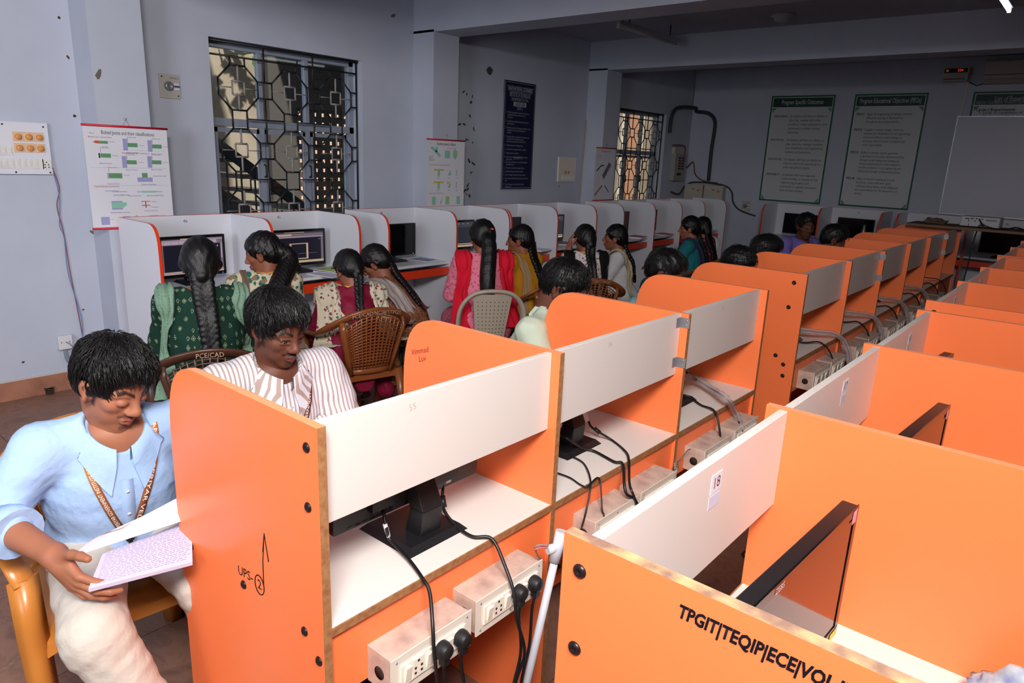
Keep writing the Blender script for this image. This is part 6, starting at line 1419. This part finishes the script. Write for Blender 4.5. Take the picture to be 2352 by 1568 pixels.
def ribbon(s, name, P, w, c0, c1, parent_list=None, txt=None, side=1, tail=False, rev=False):
    P = spline([tuple(p) for p in P], 8); n = len(P); V = []; Q = []; C = []; Ls = [0.0]
    for k in range(n):
        if k: Ls.append(Ls[-1] + (P[k] - P[k - 1]).length)
    fr = []
    for k in range(n):
        t = (P[min(k + 1, n - 1)] - P[max(k - 1, 0)]).normalized(); nn = Vector(s.fwd) * .9 + Vector(s.up) * .3; nn = (nn - t * nn.dot(t)).normalized(); sd = t.cross(nn).normalized(); fr.append((t, nn, sd))
        f = Ls[k] / max(1e-6, 1); a = k / (n - 1); col = np.array(lin(c0)) * (1 - a) + np.array(lin(c1)) * a
        for u, z in ((-.5, .001), (.5, .001), (.5, -.001), (-.5, -.001)): V.append(P[k] + sd * u * w + nn * z); C.append(col)
    for k in range(n - 1):
        for i in range(4): Q.append((k * 4 + i, k * 4 + (i + 1) % 4, (k + 1) * 4 + (i + 1) % 4, (k + 1) * 4 + i))
    s.children.append((name, np_mesh(name, np.array(V), np.array(Q), [M_VCOL], np.array(C))))
    if txt:
        me = text_mesh('lanyard_lettering', txt, w * .85); L = Ls[-1]; xs = [v.co.x for v in me.vertices]; f = L * .96 / max(xs)
        for v in me.vertices:
            x = v.co.x * f + L * .02; y = v.co.y
            if rev: x = L - x; y = -y
            k = min(max(int(np.searchsorted(Ls, x)), 1), n - 1); a = (x - Ls[k - 1]) / max(1e-9, Ls[k] - Ls[k - 1]); p = P[k - 1].lerp(P[k], a); t, nn, sd = fr[k]
            v.co = p - sd * y * .9 + nn * .0022
        me.materials.clear(); me.materials.append(M_LTXT); s.children.append(('lanyard_lettering', me))
def wdir(s, v):
    c, si = math.cos(-s.th), math.sin(-s.th); return (v[0] * c - v[1] * si, v[0] * si + v[1] * c, v[2])
LTXT = 'THANTHAI PERIYAR GOVERNMENT INSTITUTE OF TECHNOLOGY, VELLORE'

# ------------------------------------------------------------------ man in the light blue shirt, reading
F_BLUE = fabric('light_blue_shirt_cotton', '9cb8de', None, bump=.3); F_CREAM = fabric('cream_trousers', 'c2bab0', None, bump=.3)
p = Person('young man in light blue shirt and cream trousers reading a handwritten notebook', tuple(pz(258, 880, 1.82)), -.17, .36, hyaw=.33, pitch=.48, roll=-.05, sex='m', skin='m', res=.003, sc=1.03, pel_z=.555)
p.lid = 1.0; p.face = {'mous': .55, 'goat': .6}
W2 = lambda x, y, z: p.loc((x, y, z))
p.elb = [W2(-1.985, .375, .775), W2(-1.92, .88, .80)]; p.wri = [W2(-1.735, .435, .752), W2(-1.80, .92, .75)]
p.hand_dir = [dict(dir=wdir(p, (.80, .18, -.52)), back=wdir(p, (-.35, -.75, .35)), curl=.40, spread=.16, thumb=(.55, .75, .05), tb=-.1), dict(dir=wdir(p, (.5, -.85, -.05)), back=(0, 0, 1), curl=.3)]
p.knee = [W2(-1.66, .475, .56), W2(-1.70, .76, .55)]; p.ank = [W2(-1.52, .62, .09), W2(-1.70, .86, .09)]
sh = p.garment('shirt', F_BLUE, lambda S: p.torso(S, inf=.016, hem=-.05, sleeve=.30, folds=.0035, arm_inf=.020, loose=.015), res=.006)
p.garment('trousers', F_CREAM, lambda S: p.trousers(S, inf=.012, folds=.004), res=.0075)
bv = surf(p, sh); collar(p, F_BLUE, bvh=bv)
for i in (0, 1):   # rolled cuffs
    a = p.elb[i] + (p.wri[i] - p.elb[i]) * .24; b_ = p.elb[i] + (p.wri[i] - p.elb[i]) * .44; p.children.append(('rolled_cuff', G().tube([a, (a + b_) / 2, b_], [.063, .065, .064], 18).obj('rolled_cuff', F_BLUE, mesh_only=True)))
ribbon(p, 'placket', [on_front(p, bv, .0, p.L - h, .001) for h in (.09, .14, .20, .26, .32, .38, .44)], .032, '9cb8de', '9cb8de')
for h in (.12, .19, .26, .33): q_ = on_front(p, bv, .0, p.L - h, .003); p.children.append(('button', G().lathe([(.005, 0), (.005, .002), (0, .002)], q_, p.fwd, 10).obj('button', mat('pearl_button', 'd8dce4', .3), mesh_only=True)))
def pocket(s, bv, m, l0, l1, h0, h1):
    P_ = [[on_front(s, bv, l0 + (l1 - l0) * i / 6, s.L - (h0 + (h1 - h0) * j / 6), .0035) for i in range(7)] for j in range(7)]; s.children.append(('pocket', G().grid(P_).obj('pocket', m, mesh_only=True)))
pocket(p, bv, F_BLUE, .045, .135, .155, .285)
jn = on_front(p, bv, .0, p.L - .285, .008)
ribbon(p, 'lanyard', [jn, on_front(p, bv, -.035, p.L - .20, .006), on_front(p, bv, -.065, p.L - .11, .006), on_front(p, bv, -.080, p.L - .055, .006), Vector(p.T(.035, -.088, p.L + .008)), Vector(p.T(-.02, -.078, p.L + .028))], .018, '231a1c', 'e08838', txt=LTXT)
ribbon(p, 'lanyard', [jn, on_front(p, bv, .025, p.L - .20, .006), on_front(p, bv, .055, p.L - .11, .006), on_front(p, bv, .076, p.L - .055, .006), Vector(p.T(.035, .088, p.L + .008)), Vector(p.T(-.02, .078, p.L + .028))], .018, '231a1c', 'd87830', txt='THANTHAI PERIYAR VELLORE', rev=True)
ribbon(p, 'lanyard_tail', [jn, on_front(p, bv, .003, p.L - .32, .008), on_front(p, bv, .005, p.L - .35, .008)], .011, '1c1618', '1c1618')
p.children.append(('lanyard_clip', G().tube([on_front(p, bv, .005, p.L - .35, .008), on_front(p, bv, .006, p.L - .385, .008)], .004, 8).obj('lanyard_clip', M_STEEL, mesh_only=True)))
p.short_hair(locks=1500, fringe=.010, vol=.018, seed=3); p.build()
# his notebook: lower page with writing, lifted upper page
A, B, C_, D_ = px(203, 1352, 'z', .715), px(235, 1272, 'z', .735), px(440, 1192, 'z', .735), px(442, 1290, 'z', .715)
nb = empty('open_notebook', A, label='open notebook of blue handwriting held by the man in light blue', cat='notebook')
def quadgrid(a, b, c, d, n=10, bend=0.0):
    return [[(a * (1 - u) * (1 - v) + d * u * (1 - v) + b * (1 - u) * v + c * u * v) + Vector((0, 0, bend * math.sin(math.pi * v))) - A for u in [i / n for i in range(n + 1)]] for v in [j / n for j in range(n + 1)]]
nu = (D_ - A).cross(B - A).normalized()
g = G(); q0 = quadgrid(A, B, C_, D_); g.grid(q0); q1 = [[r - nu * .010 for r in row] for row in q0]; g.grid(q1)
for a_, b_ in ((q0[0], q1[0]), (q0[-1], q1[-1]), ([r[0] for r in q0], [r[0] for r in q1]), ([r[-1] for r in q0], [r[-1] for r in q1])): g.grid([a_, b_], sm=False)
g.obj('written_pages', mat('lilac_paper', 'c6c0da', .8), nb)
g = G(); wr = random.Random(5)
for k in range(19):
    v = .93 - k * .047; u = .05
    while u < .95:
        du = wr.uniform(.02, .06)
        for j in range(3):
            ua = u + du * j / 3; ub = ua + du / 4.2; vv = v + wr.uniform(-.008, .008)
            def pt(uu, v_): return A * (1 - uu) * (1 - v_) + D_ * uu * (1 - v_) + B * (1 - uu) * v_ + C_ * uu * v_ - A + nu * .0006
            g.add([pt(ua, vv), pt(ub, vv + .012), pt(ub, vv + .022), pt(ua, vv + .010)], [(0, 1, 2, 3)])
        u += du + wr.uniform(.008, .02)
g.obj('handwriting', mat('violet_ink', '3a367c', .7), nb, recalc=False)
A2, B2, C2, D2 = px(163, 1279, 'z', .775), px(278, 1212, 'z', .80), px(440, 1125, 'z', .80), px(440, 1188, 'z', .76)
q0 = [[Vector(a_) for a_ in row] for row in quadgrid(A2, B2, C2, D2, 10, .012)]; g = G(); g.grid(q0); g.grid([[a_ - nu * .0015 for a_ in r] for r in q0]); g.obj('lifted_page', mat('thin_page', 'cfd0de', .8), nb)

# ------------------------------------------------------------------ man in the striped shirt
F_STR = fabric('striped_shirt_cotton', 'cfd0dc', 'a8948c', 23.0, 'stripe', bump=.3)
p = Person('young man in beige striped shirt looking down at his carrel', tuple(pz(637, 756, 2.16)), -.12, .22, hyaw=.10, pitch=.30, roll=.0, sex='m', skin='d', res=.003)
p.face = {'mous': .75, 'goat': .55}
sh = p.garment('shirt', F_STR, lambda S: p.torso(S, inf=.018, hem=-.05, sleeve=.9, folds=.0035, seed=11, arm_inf=.022, loose=.015), res=.0065)
p.garment('trousers', fabric('dark_trousers', '2c2e36', None), lambda S: p.trousers(S), res=.010)
bv = surf(p, sh); collar(p, fabric('striped_collar_cotton', 'cfd0dc', 'a8948c', 23.0, 'stripex', bump=.3), bvh=bv); pocket(p, bv, F_STR, .045, .14, .15, .28)
ribbon(p, 'placket', [on_front(p, bv, .0, p.L - h, .001) for h in (.09, .14, .20, .26, .32)], .030, 'd8d6de', 'd8d6de')
for h in (.14, .22): p.children.append(('button', G().lathe([(.005, 0), (.005, .002), (0, .002)], on_front(p, bv, 0, p.L - h, .003), p.fwd, 10).obj('button', MATS['pearl_button'], mesh_only=True)))
jn = on_front(p, bv, .0, p.L - .33, .008)
ribbon(p, 'lanyard', [jn, on_front(p, bv, -.03, p.L - .22, .006), on_front(p, bv, -.062, p.L - .11, .006), on_front(p, bv, -.080, p.L - .055, .006), Vector(p.T(.03, -.086, p.L + .01))], .018, '231a1c', 'e08838', txt='THANTHAI PERIYAR VELLORE')
ribbon(p, 'lanyard', [jn, on_front(p, bv, .03, p.L - .22, .006), on_front(p, bv, .062, p.L - .11, .006), on_front(p, bv, .080, p.L - .055, .006), Vector(p.T(.03, .086, p.L + .01))], .018, '231a1c', '8a3c30', txt='THANTHAI PERIYAR GOVERNMENT INSTITUTE')
p.short_hair(locks=1400, fringe=.012, vol=.020, seed=5); p.build()

# ------------------------------------------------------------------ the other men
def man(label, head, th, shirt, lean=.35, pitch=.55, hyaw=None, seed=1, locks=500, skin='d', lan=False, res=.005, elbf=.12, **k):
    q = Person(label, head, th, lean, hyaw=hyaw, pitch=pitch, sex='m', skin=skin, res=res, **k); q.lid = 1.0 if pitch > .4 else 0
    sh_ = q.garment('shirt', shirt, lambda S: q.torso(S, inf=.016, sleeve=.6, folds=.004, seed=seed, arm_inf=.018), res=.009)
    q.garment('trousers', MATS['dark_trousers'], lambda S: q.trousers(S), res=.012); b_ = surf(q, sh_); collar(q, shirt, bvh=b_)
    if lan:
        j_ = on_front(q, b_, 0, q.L - .26, .006)
        for sg in (-1, 1): ribbon(q, 'lanyard', [j_, on_front(q, b_, sg * .05, q.L - .13, .006), on_front(q, b_, sg * .078, q.L - .055, .006), Vector(q.T(.03, sg * .086, q.L + .01))], .017, '2a1c1e', lan)
    q.short_hair(locks=locks, vol=.016, seed=seed); q.build(); return q
man('man in pale green shirt bending over the second carrel', tuple(pz(1290, 662, 2.95)), .25, fabric('pale_green_shirt', 'bcc8b4', None), .42, .62, .45, 7, 900, lan='a04434', res=.004)
man('man in teal shirt with only head and shoulder above the third carrel', tuple(pz(1525, 628, 3.55)), .2, fabric('teal_shirt', '6a98a4', None), .38, .45, .35, 8, 500)
man('man whose dark hair shows above the bolted end panel', tuple(pz(1692, 612, 4.25)), .2, fabric('grey_shirt', '6a6e78', None), .35, .5, .2, 9, 400)
man('man with ear showing between the rounded dividers of the long unit', tuple(pz(1757, 582, 4.6)), .15, fabric('dark_blue_shirt', '3a4460', None), .35, .35, .5, 10, 500)
man('man whose hair shows before the far wall bottle', tuple(pz(1914, 552, 5.5)), .15, fabric('brown_shirt', '5c4c44', None), .35, .4, .4, 12, 400)
man('man in dotted purple shirt turning to look back at the camera', tuple(pz(1850, 521, 6.35)), -.55, fabric('dotted_purple_shirt', '7468b0', '3c3468', 60, 'spots', thr=.12), .10, .08, -.78, 13, 400, lan='d88840', res=.0045)

# ------------------------------------------------------------------ the women
def woman(label, head, th, top, hair='braid', lean=.12, side=0.0, hyaw=None, pitch=.25, roll=0.0, seed=1, sleeve=0.0, pants=None, braid_off=0.0, blen=.42, skin='f', lan=True, skirt=None, res=.005, hand=None, r0=.030, r1=.018, sc=.95, **k):
    q = Person(label, head, th, lean, hyaw=hyaw, pitch=pitch, roll=roll, side=side, sex='f', skin=skin, res=res, sc=sc, **k); q.lid = 1.0 if pitch > .5 else 0
    if hand: hand(q)
    vq = q.garment('kurta', top, lambda S: q.torso(S, inf=.016, hem=-.10, sleeve=sleeve, folds=.0035, seed=seed, arm_inf=.016, neckcut=.075, deep=0), res=.008)
    q.garment('kurta_skirt', skirt or top, lambda S: q.skirt(S, seed=seed), res=.011)
    q.garment('leggings', pants or fabric('cream_leggings', 'b8ac98', None), lambda S: q.trousers(S, inf=.008), res=.012)
    b_ = surf(q, vq)
    def bk(l, h, off=.02): return np.array(on_front(q, b_, l, q.L - h, off, True))
    if hair == 'braid':
        q.long_hair([q.H(-.105, 0, -.055), q.H(-.11, .0, -.11) * .5 + bk(braid_off * .3, .03, .03) * .5, bk(braid_off * .5, .10, .026), bk(braid_off * .8, .22, .024), bk(braid_off, blen, .026)], True, r0, r1, seed=seed)
    elif hair == 'pony':
        q.long_hair([q.H(-.115, 0, -.02), q.H(-.14, 0, -.09), bk(braid_off * .5, .12, .035), bk(braid_off, .28, .035), bk(braid_off, blen, .03)], False, .040, .018, seed=seed)
    if lan:
        for sg in (-1, 1): ribbon(q, 'lanyard', [Vector(q.T(.07, sg * .055, q.L - .03)), Vector(q.T(.01, sg * .062, q.L + .012)), Vector(q.T(-.05, sg * .045, q.L + .018)), Vector(q.T(-.072, 0, q.L + .012))], .014, 'd08030', 'd89848')
    q.bvh = b_; q.bk = bk
    return q
def drape(q, m, sg, l=.11, w=(.10, .12, .14, .16, .18), low=.50, nf=3, fold=.012, name='dupatta', front=.22, splay=.05):
    lf = q.left
    P_ = [q.T(.135, sg * l * .8, q.L - front), q.T(.12, sg * l, q.L - .10), q.T(.0, sg * (l + .01), q.L + .025), np.array(on_front(q, q.bvh, sg * (l + .01), q.L - .12, .016, True)), np.array(on_front(q, q.bvh, sg * (l + .02), q.L - .28, .018, True)), q.T(-.16, sg * (l + splay), max(.02, q.L - low))]
    q.strip(name, P_, [lf] * 6, [w[0], w[0], w[1], w[2], w[3], w[4]], m, fold, nf, bvh=q.bvh)
# green block print
F_GREEN = fabric('green_block_print', '123026', 'a8b48c', 30, 'diamond', stretch=(1, 1.25, .8)); F_GRD = fabric('green_white_net', '708c78', '1c4030', 70, 'diamond')
q = woman('woman in dark green block-print dress with braid, seen from behind', tuple(pz(460, 606, 3.3)), 2.72, F_GREEN, lean=.10, pitch=.12, seed=21, sleeve=.45, braid_off=-.02, blen=.44, r0=.036, r1=.026, lan=False, res=.0045, sc=1.02)
drape(q, F_GRD, 1, .145, (.05, .05, .06, .07, .09), .62); drape(q, F_GRD, -1, .15, (.05, .05, .06, .07, .10), .62); q.build(False)
# floral
F_FLOR = fabric('cream_teal_floral', 'cfc4ac', '1f6a5e', 24, 'floral', c3='8a7455', thr=.40); F_BRST = fabric('brown_strap', '6f5a4e', None)
q = woman('woman in cream and teal floral dress with long ponytail, face turned aside', tuple(pz(603, 582, 3.85)), 2.75, F_FLOR, 'pony', lean=.16, hyaw=3.95, pitch=.30, seed=22, sleeve=.0, braid_off=-.05, blen=.36)
drape(q, F_BRST, 1, .10, (.035, .035, .04, .045, .05), .40, 1, .003, 'shoulder_strap'); drape(q, F_BRST, -1, .10, (.035, .035, .04, .045, .05), .40, 1, .003, 'shoulder_strap'); q.build()
# maroon
F_MAR = fabric('maroon_silk', '7c1230', None, rough=.6); F_MARD = fabric('printed_cream_dupatta', 'c8bda6', '8a2c4c', 34, 'floral', c3='2c6a62', thr=.26)
q = woman('woman in maroon dress with printed cream shawl on brown lattice chair', tuple(pz(800, 618, 4.25)), 2.80, F_MAR, lean=.20, pitch=.45, hyaw=3.1, seed=23, braid_off=-.015, blen=.34, r0=.022, r1=.014)
drape(q, F_MARD, 1, .135, (.12, .13, .16, .20, .22), .62, 4, .014); drape(q, F_MARD, -1, .145, (.10, .10, .12, .14, .13), .80, 3, .012, splay=.12); q.build()
# brown
F_BRN = fabric('brown_speckled_silk', '74422f', 'b08a68', 120, 'spots', thr=.30); F_BRD = fabric('grey_brown_shawl', 'a09490', '8c7f7c', 30, 'stripe'); F_BRD2 = fabric('brown_satin_shawl', '5c4644', None, rough=.4)
q = woman('woman in brown speckled dress leaning over from a metal stool', tuple(pz(862, 604, 4.5)), 3.62, F_BRN, lean=.50, side=.10, hyaw=3.85, pitch=.62, seed=24, sleeve=.2, braid_off=-.02, blen=.33, pel_z=.60, r0=.024, r1=.017)
drape(q, F_BRD, 1, .11, (.12, .13, .15, .16, .17), .56, 3, .014); drape(q, F_BRD2, -1, .11, (.06, .07, .08, .09, .10), .42, 2, .010, splay=.02); q.build()
# pink and red
F_PINK = fabric('pink_lace', 'd8788c', 'c05070', 44, 'floral', thr=.30); F_REDD = fabric('red_dupatta', 'c8142c', None)
q = woman('woman in pink dress with red shawl on the beige chair', tuple(pz(1107, 545, 4.8)), 2.55, F_PINK, 'pony', lean=.08, pitch=.12, hyaw=2.7, seed=25, sleeve=.6, braid_off=.0, blen=.50, lan=False, sc=1.0)
q.children.append(('hair_clip', G().cbox((0, 0, 0), (.008, .04, .012), 0, Matrix.Translation(q.H(-.118, -.02, .06))).obj('hair_clip', mat('orange_hair_clip', 'c86040', .4), mesh_only=True)))
drape(q, F_REDD, 1, .13, (.08, .09, .11, .13, .16), .80); drape(q, F_REDD, -1, .135, (.08, .09, .12, .15, .16), .74); q.build(False)
# yellow
F_YEL = fabric('mustard_cotton', 'b87c18', None); F_BEI = fabric('beige_dupatta', 'a88a64', None)
q = woman('woman in mustard yellow dress with beige shawl over one shoulder', tuple(pz(1193, 551, 5.3)), 3.10, F_YEL, lean=.12, hyaw=3.75, pitch=.12, seed=26, sleeve=.4, braid_off=-.07, blen=.46, lan=False)
drape(q, F_BEI, 1, .075, (.07, .07, .075, .08, .08), .70, 1, .006); q.build()
# white floral with black shawl, hand at her face
F_WF = fabric('white_pink_floral', 'cfc6c4', '8a4a58', 40, 'floral', thr=.27, c3='6a5a60'); F_BLK = fabric('black_dupatta', '121214', None)
def hand_up(q):
    q.elb[1] = q.sh[1] + np.array([.22, .05, -.16]); q.wri[1] = q.H(.06, .13, -.09); q.hand_dir[1] = dict(dir=tuple(q.H(.07, .10, .03) - q.wri[1]), back=(0, 1, 0), curl=.5)
q = woman('woman in white floral dress holding one hand to her face', tuple(pz(1342, 549, 5.6)), 2.45, F_WF, lean=.14, pitch=.15, hyaw=2.75, seed=27, sleeve=.3, braid_off=-.06, blen=.34, hand=hand_up)
drape(q, F_BLK, 1, .12, (.06, .06, .07, .07, .07), .46, 1, .004); drape(q, F_BLK, -1, .13, (.06, .06, .07, .08, .09), .75, 1, .006); q.build(False)
# white with cream shawl
F_WHT = fabric('white_cotton', 'c8c8cc', None); F_CRM = fabric('cream_shawl', 'b8a884', None)
q = woman('woman in white dress with cream shawl sitting in profile', tuple(pz(1412, 546, 6.05)), 3.65, F_WHT, lean=.05, hyaw=3.75, pitch=.02, seed=28, sleeve=.6, braid_off=-.03, blen=.26, skin='f')
drape(q, F_CRM, 1, .10, (.10, .11, .13, .13, .14), .56); drape(q, F_CRM, -1, .11, (.10, .10, .12, .14, .16), .60); q.build()
# far pair
q = woman('woman in teal dress with purple scarf in the far corner', tuple(pz(1583, 524, 6.8)), 3.35, fabric('teal_cotton', '1f6a72', None), lean=.10, hyaw=3.7, pitch=.10, seed=29, sleeve=.6, braid_off=-.05, blen=.30, lan=False, res=.006)
drape(q, fabric('purple_scarf', '4c2c58', None), 1, .07, (.06, .06, .06, .06, .06), .5, 1, .004); q.build()
q = woman('woman in maroon and white dress beside the woman in teal', tuple(pz(1612, 524, 7.25)), 2.75, fabric('maroon_white_print', '5c1c30', 'a88c94', 26, 'spots', thr=.2), lean=.12, pitch=.2, seed=30, sleeve=.3, braid_off=-.03, blen=.3, lan=False, res=.006)
drape(q, F_WHT, -1, .13, (.04, .04, .05, .05, .05), .45, 1, .003); q.build(False)
# ------------------------------------------------------------------ chairs and stool
def chair(label, loc, rz, m, style='lattice', lettering=None, group='plastic armchairs'):
    """local +x is the way the sitter faces"""
    t = empty('plastic_chair', (loc[0], loc[1], 0), rz, label, 'chair', group)
    # seat: dished shell with a turned-down rim
    P = []; n = 12
    for i in range(n + 1):
        u = i / n; x = -.20 + .42 * u; w = .205 + .025 * u; row = []
        for j in range(n + 1):
            v = j / n * 2 - 1; z = .43 - .014 * (1 - v * v) * math.sin(math.pi * min(1, u * 1.1)) - (.02 * max(0, (u - .85) / .15) ** 2) - (.012 * max(0, (abs(v) - .85) / .15) ** 2); row.append((x, v * w, z))
        P.append(row)
    g = G(); g.grid(P); lo = [[(p[0], p[1], p[2] - .006) for p in r] for r in P]; g.grid(lo)
    rim = [P[0][j] for j in range(n + 1)] + [P[i][n] for i in range(1, n + 1)] + [P[n][j] for j in range(n - 1, -1, -1)] + [P[i][0] for i in range(n - 1, 0, -1)]
    g.grid([rim, [(p[0] * 1.02, p[1] * 1.02, p[2] - .035) for p in rim]], closed=True); g.obj('seat', m, t)
    R_ = lambda pts: spline(pts, 8)
    if style == 'lattice':
        half = [(.20, -.255, .585), (.165, -.268, .63), (.06, -.275, .652), (-.08, -.270, .675), (-.19, -.235, .735), (-.262, -.135, .80)]
        pts = half + [(-.285, 0, .825)] + [(x, -y, z) for x, y, z in half[::-1]]
        g = G(); g.tube(R_(pts), .030, 10, flat=(1.0, .42)); g.obj('arm_rail', m, t)
        lat = empty('x'); bpy.data.objects.remove(lat)
        def bp(v, z):   # v -1..1, z height
            f = (z - .45) / .37; w = .115 + .075 * f; return (-.205 - .075 * f - .018 * (1 - v * v), v * w, z)
        top = lambda v: .81 - .075 * v * v
        g = G()
        for k in range(13):
            v = -1 + 2 * k / 12; g.tube([bp(v, .47 + (top(v) - .47) * q / 5) for q in range(6)], .0048, 4)
        for k in range(17):
            f = (k + .5) / 17; g.tube([bp(v, .47 + (top(v) - .47) * f) for v in [-1 + q / 4 for q in range(9)]], .0042, 4)
        g.obj('lattice_back', m, t)
        for sg in (-1, 1): G().tube([bp(sg * 1.12, z) for z in (.43, .55, .65, .72)] + [(-.24, sg * .19, .765)], .019, 8, flat=(1, .5)).obj('back_post', m, t)
        G().tube([bp(v, .455) for v in (-1.15, -.5, 0, .5, 1.15)], .018, 8, flat=(.6, 1)).obj('back_rail', m, t)
        for sg in (-1, 1):
            P4 = [(.195, sg * .258, .60), (.205, sg * .256, .45), (.215, sg * .25, .25), (.225, sg * .245, 0)]
            g = G(); g.tube(P4, [.030, .030, .028, .024], 4, flat=(1.25, .8)); g.obj('front_leg', m, t)
            P4 = [(-.19, sg * .185, .44), (-.215, sg * .20, .25), (-.25, sg * .215, 0)]
            g = G(); g.tube(P4, [.034, .030, .025], 4, flat=(1.2, .8)); g.obj('rear_leg', m, t)
            G().add([(-.19, sg * .203, .425), (.20, sg * .235, .425), (.20, sg * .235, .37), (.10, sg * .228, .395), (-.10, sg * .212, .395), (-.20, sg * .205, .36)], [(0, 1, 2, 3, 4, 5)]).obj('apron', m, t)
        if lettering:
            me = text_mesh('painted_lettering', lettering, .030, 'CENTER')
            for v in me.vertices:
                a = -v.co.x / .26; v.co = Vector((-.318 + .055 * a * a * 3.2 * .35, v.co.x * -.93, .822 + v.co.y - .8 * v.co.x ** 2))
            me.materials.clear(); me.materials.append(mat('chalky_paint', 'a88c74', .8)); mesh_obj('painted_lettering', me, t)
    else:
        half = [(-.19, -.20, .42), (-.225, -.215, .58), (-.262, -.205, .74), (-.285, -.13, .838)]
        pts = half + [(-.292, 0, .862)] + [(x, -y, z) for x, y, z in half[::-1]]
        g = G(); g.tube(R_(pts), .030, 10, flat=(.5, 1.0)); g.obj('back_arch', m, t)
        def bp(v, z):
            f = (z - .44) / .4; w = .085 + .045 * f; return (-.20 - .082 * f - .012 * (1 - v * v), v * w, z)
        g = G(); A = [[bp(-1 + q / 5, .44 + .40 * k / 12) for q in range(11)] for k in range(13)]; g.grid(A); g.grid([[(p[0] + .006, p[1], p[2]) for p in r] for r in A]); sp = g.obj('back_splat', m, t)
        g = G()
        for k in range(13):
            for q in range(8):
                c = bp(-.78 + q * .223, .47 + k * .0265); g.lathe([(.0035, 0), (.0035, .0006), (0, .0006)], (c[0] - .0005, c[1], c[2]), (-1, 0, 0), 6)
        o = g.obj('splat_holes', M_HOLE, sp); o['kind'] = 'stuff'
        for sg in (-1, 1):
            G().tube([(.19, sg * .21, .43), (.21, sg * .225, .2), (.225, sg * .235, 0)], [.03, .027, .022], 4, flat=(1.2, .8)).obj('front_leg', m, t); G().tube([(-.185, sg * .195, .44), (-.21, sg * .205, .22), (-.245, sg * .22, 0)], [.036, .030, .024], 4, flat=(1.2, .8)).obj('rear_leg', m, t)
        for z in (.41, .395): G().tube([(-.2, -.2, z), (-.2, .2, z)], .012, 6).obj('rear_rail', m, t)
    return t
M_CHO = mat('orange_brown_plastic', 'c07a34', .3, .5, var='b06c2c', vscale=5); M_CHB = mat('brown_plastic', '864a26', .3, .5, var='784020', vscale=6); M_CHBG = mat('beige_plastic', 'a89c8c', .35, .5); M_CHD = mat('dark_brown_plastic', '4a2c20', .35, .5)
def under(key, off=-.03, rz=0.0):
    q = [k for k in PEOPLE if key in k.label][0]; return (q.root_loc[0] + math.cos(q.th) * off, q.root_loc[1] + math.sin(q.th) * off), q.th + rz
chair('orange-brown plastic armchair under the man in light blue', (-2.12, .69), -.10, M_CHO)
chair('dark plastic chair behind the woman in green block print, white lettering on its rail', *under('green block-print', -0.04, 0), M_CHD, lettering='PCE/CAD')
chair('brown lattice armchair under the woman in maroon', *under('maroon dress with printed', -0.04, 0.1), M_CHB, lettering='PCE/CAD/NCSBIT/TPGIT')
chair('beige plastic chair with dotted back under the woman in pink', *under('pink dress', -0.06, -0.05), M_CHBG, 'splat')
chair('brown armchair mostly hidden under the woman in yellow', *under('mustard', -0.03, 0), M_CHB)
chair('brown lattice armchair under the woman in white floral dress', *under('white floral', -0.05, -0.05), M_CHB, lettering='PCE/NCSBIT/TPGIT')
chair('brown armchair turned sideways under the woman in white', *under('cream shawl', -0.03, 0.1), M_CHB)
chair('brown armchair under the woman in teal', *under('teal dress', -0.04, -0.5), M_CHB)
chair('brown armchair under the woman in maroon and white', *under('maroon and white dress', -0.04, 0.2), M_CHB)
for key, lab in (('striped shirt', 'brown chair hidden under the man in striped shirt'), ('pale green shirt', 'brown chair hidden under the man in pale green shirt'), ('teal shirt with', 'brown chair hidden under the man in teal shirt'), ('bolted end panel', 'brown chair hidden behind the bolted end panel'), ('ear showing', 'brown chair hidden behind the rounded dividers of the long unit'), ('far wall bottle', 'brown chair hidden under the man near the far wall bottle'), ('purple shirt', 'brown chair hidden under the man in purple shirt')):
    chair(lab, *under(key, -.05), M_CHB, 'splat')
st_ = empty('metal_stool', (*under('brown speckled', 0)[0], 0), .2, 'dark green metal stool under the woman in brown', 'stool')
M_STG = mat('dark_green_metal', '2c362c', .45, .5, .3)
G().lathe([(.155, .50), (.16, .505), (.16, .525), (.15, .53), (0, .53)], (0, 0, 0), n=24).obj('stool_seat', mat('dark_stool_seat', '2a241f', .6), st_)
for k in range(4):
    a = math.pi / 4 + k * math.pi / 2; c, s_ = math.cos(a), math.sin(a)
    G().tube([(c * .12, s_ * .12, .50), (c * .18, s_ * .18, .02)], .0125, 8).obj('stool_leg', M_STG, st_); G().lathe([(.014, 0), (.015, .02), (.013, .03)], (c * .182, s_ * .182, 0), n=10).obj('rubber_foot', mat('white_rubber', 'c4c4c0', .6), st_)
    a2 = a + math.pi / 2
    for z, r in ((.14, .168), (.30, .15)): G().tube([(c * r, s_ * r, z), (math.cos(a2) * r, math.sin(a2) * r, z)], .008, 6).obj('stretcher', M_STG, st_)
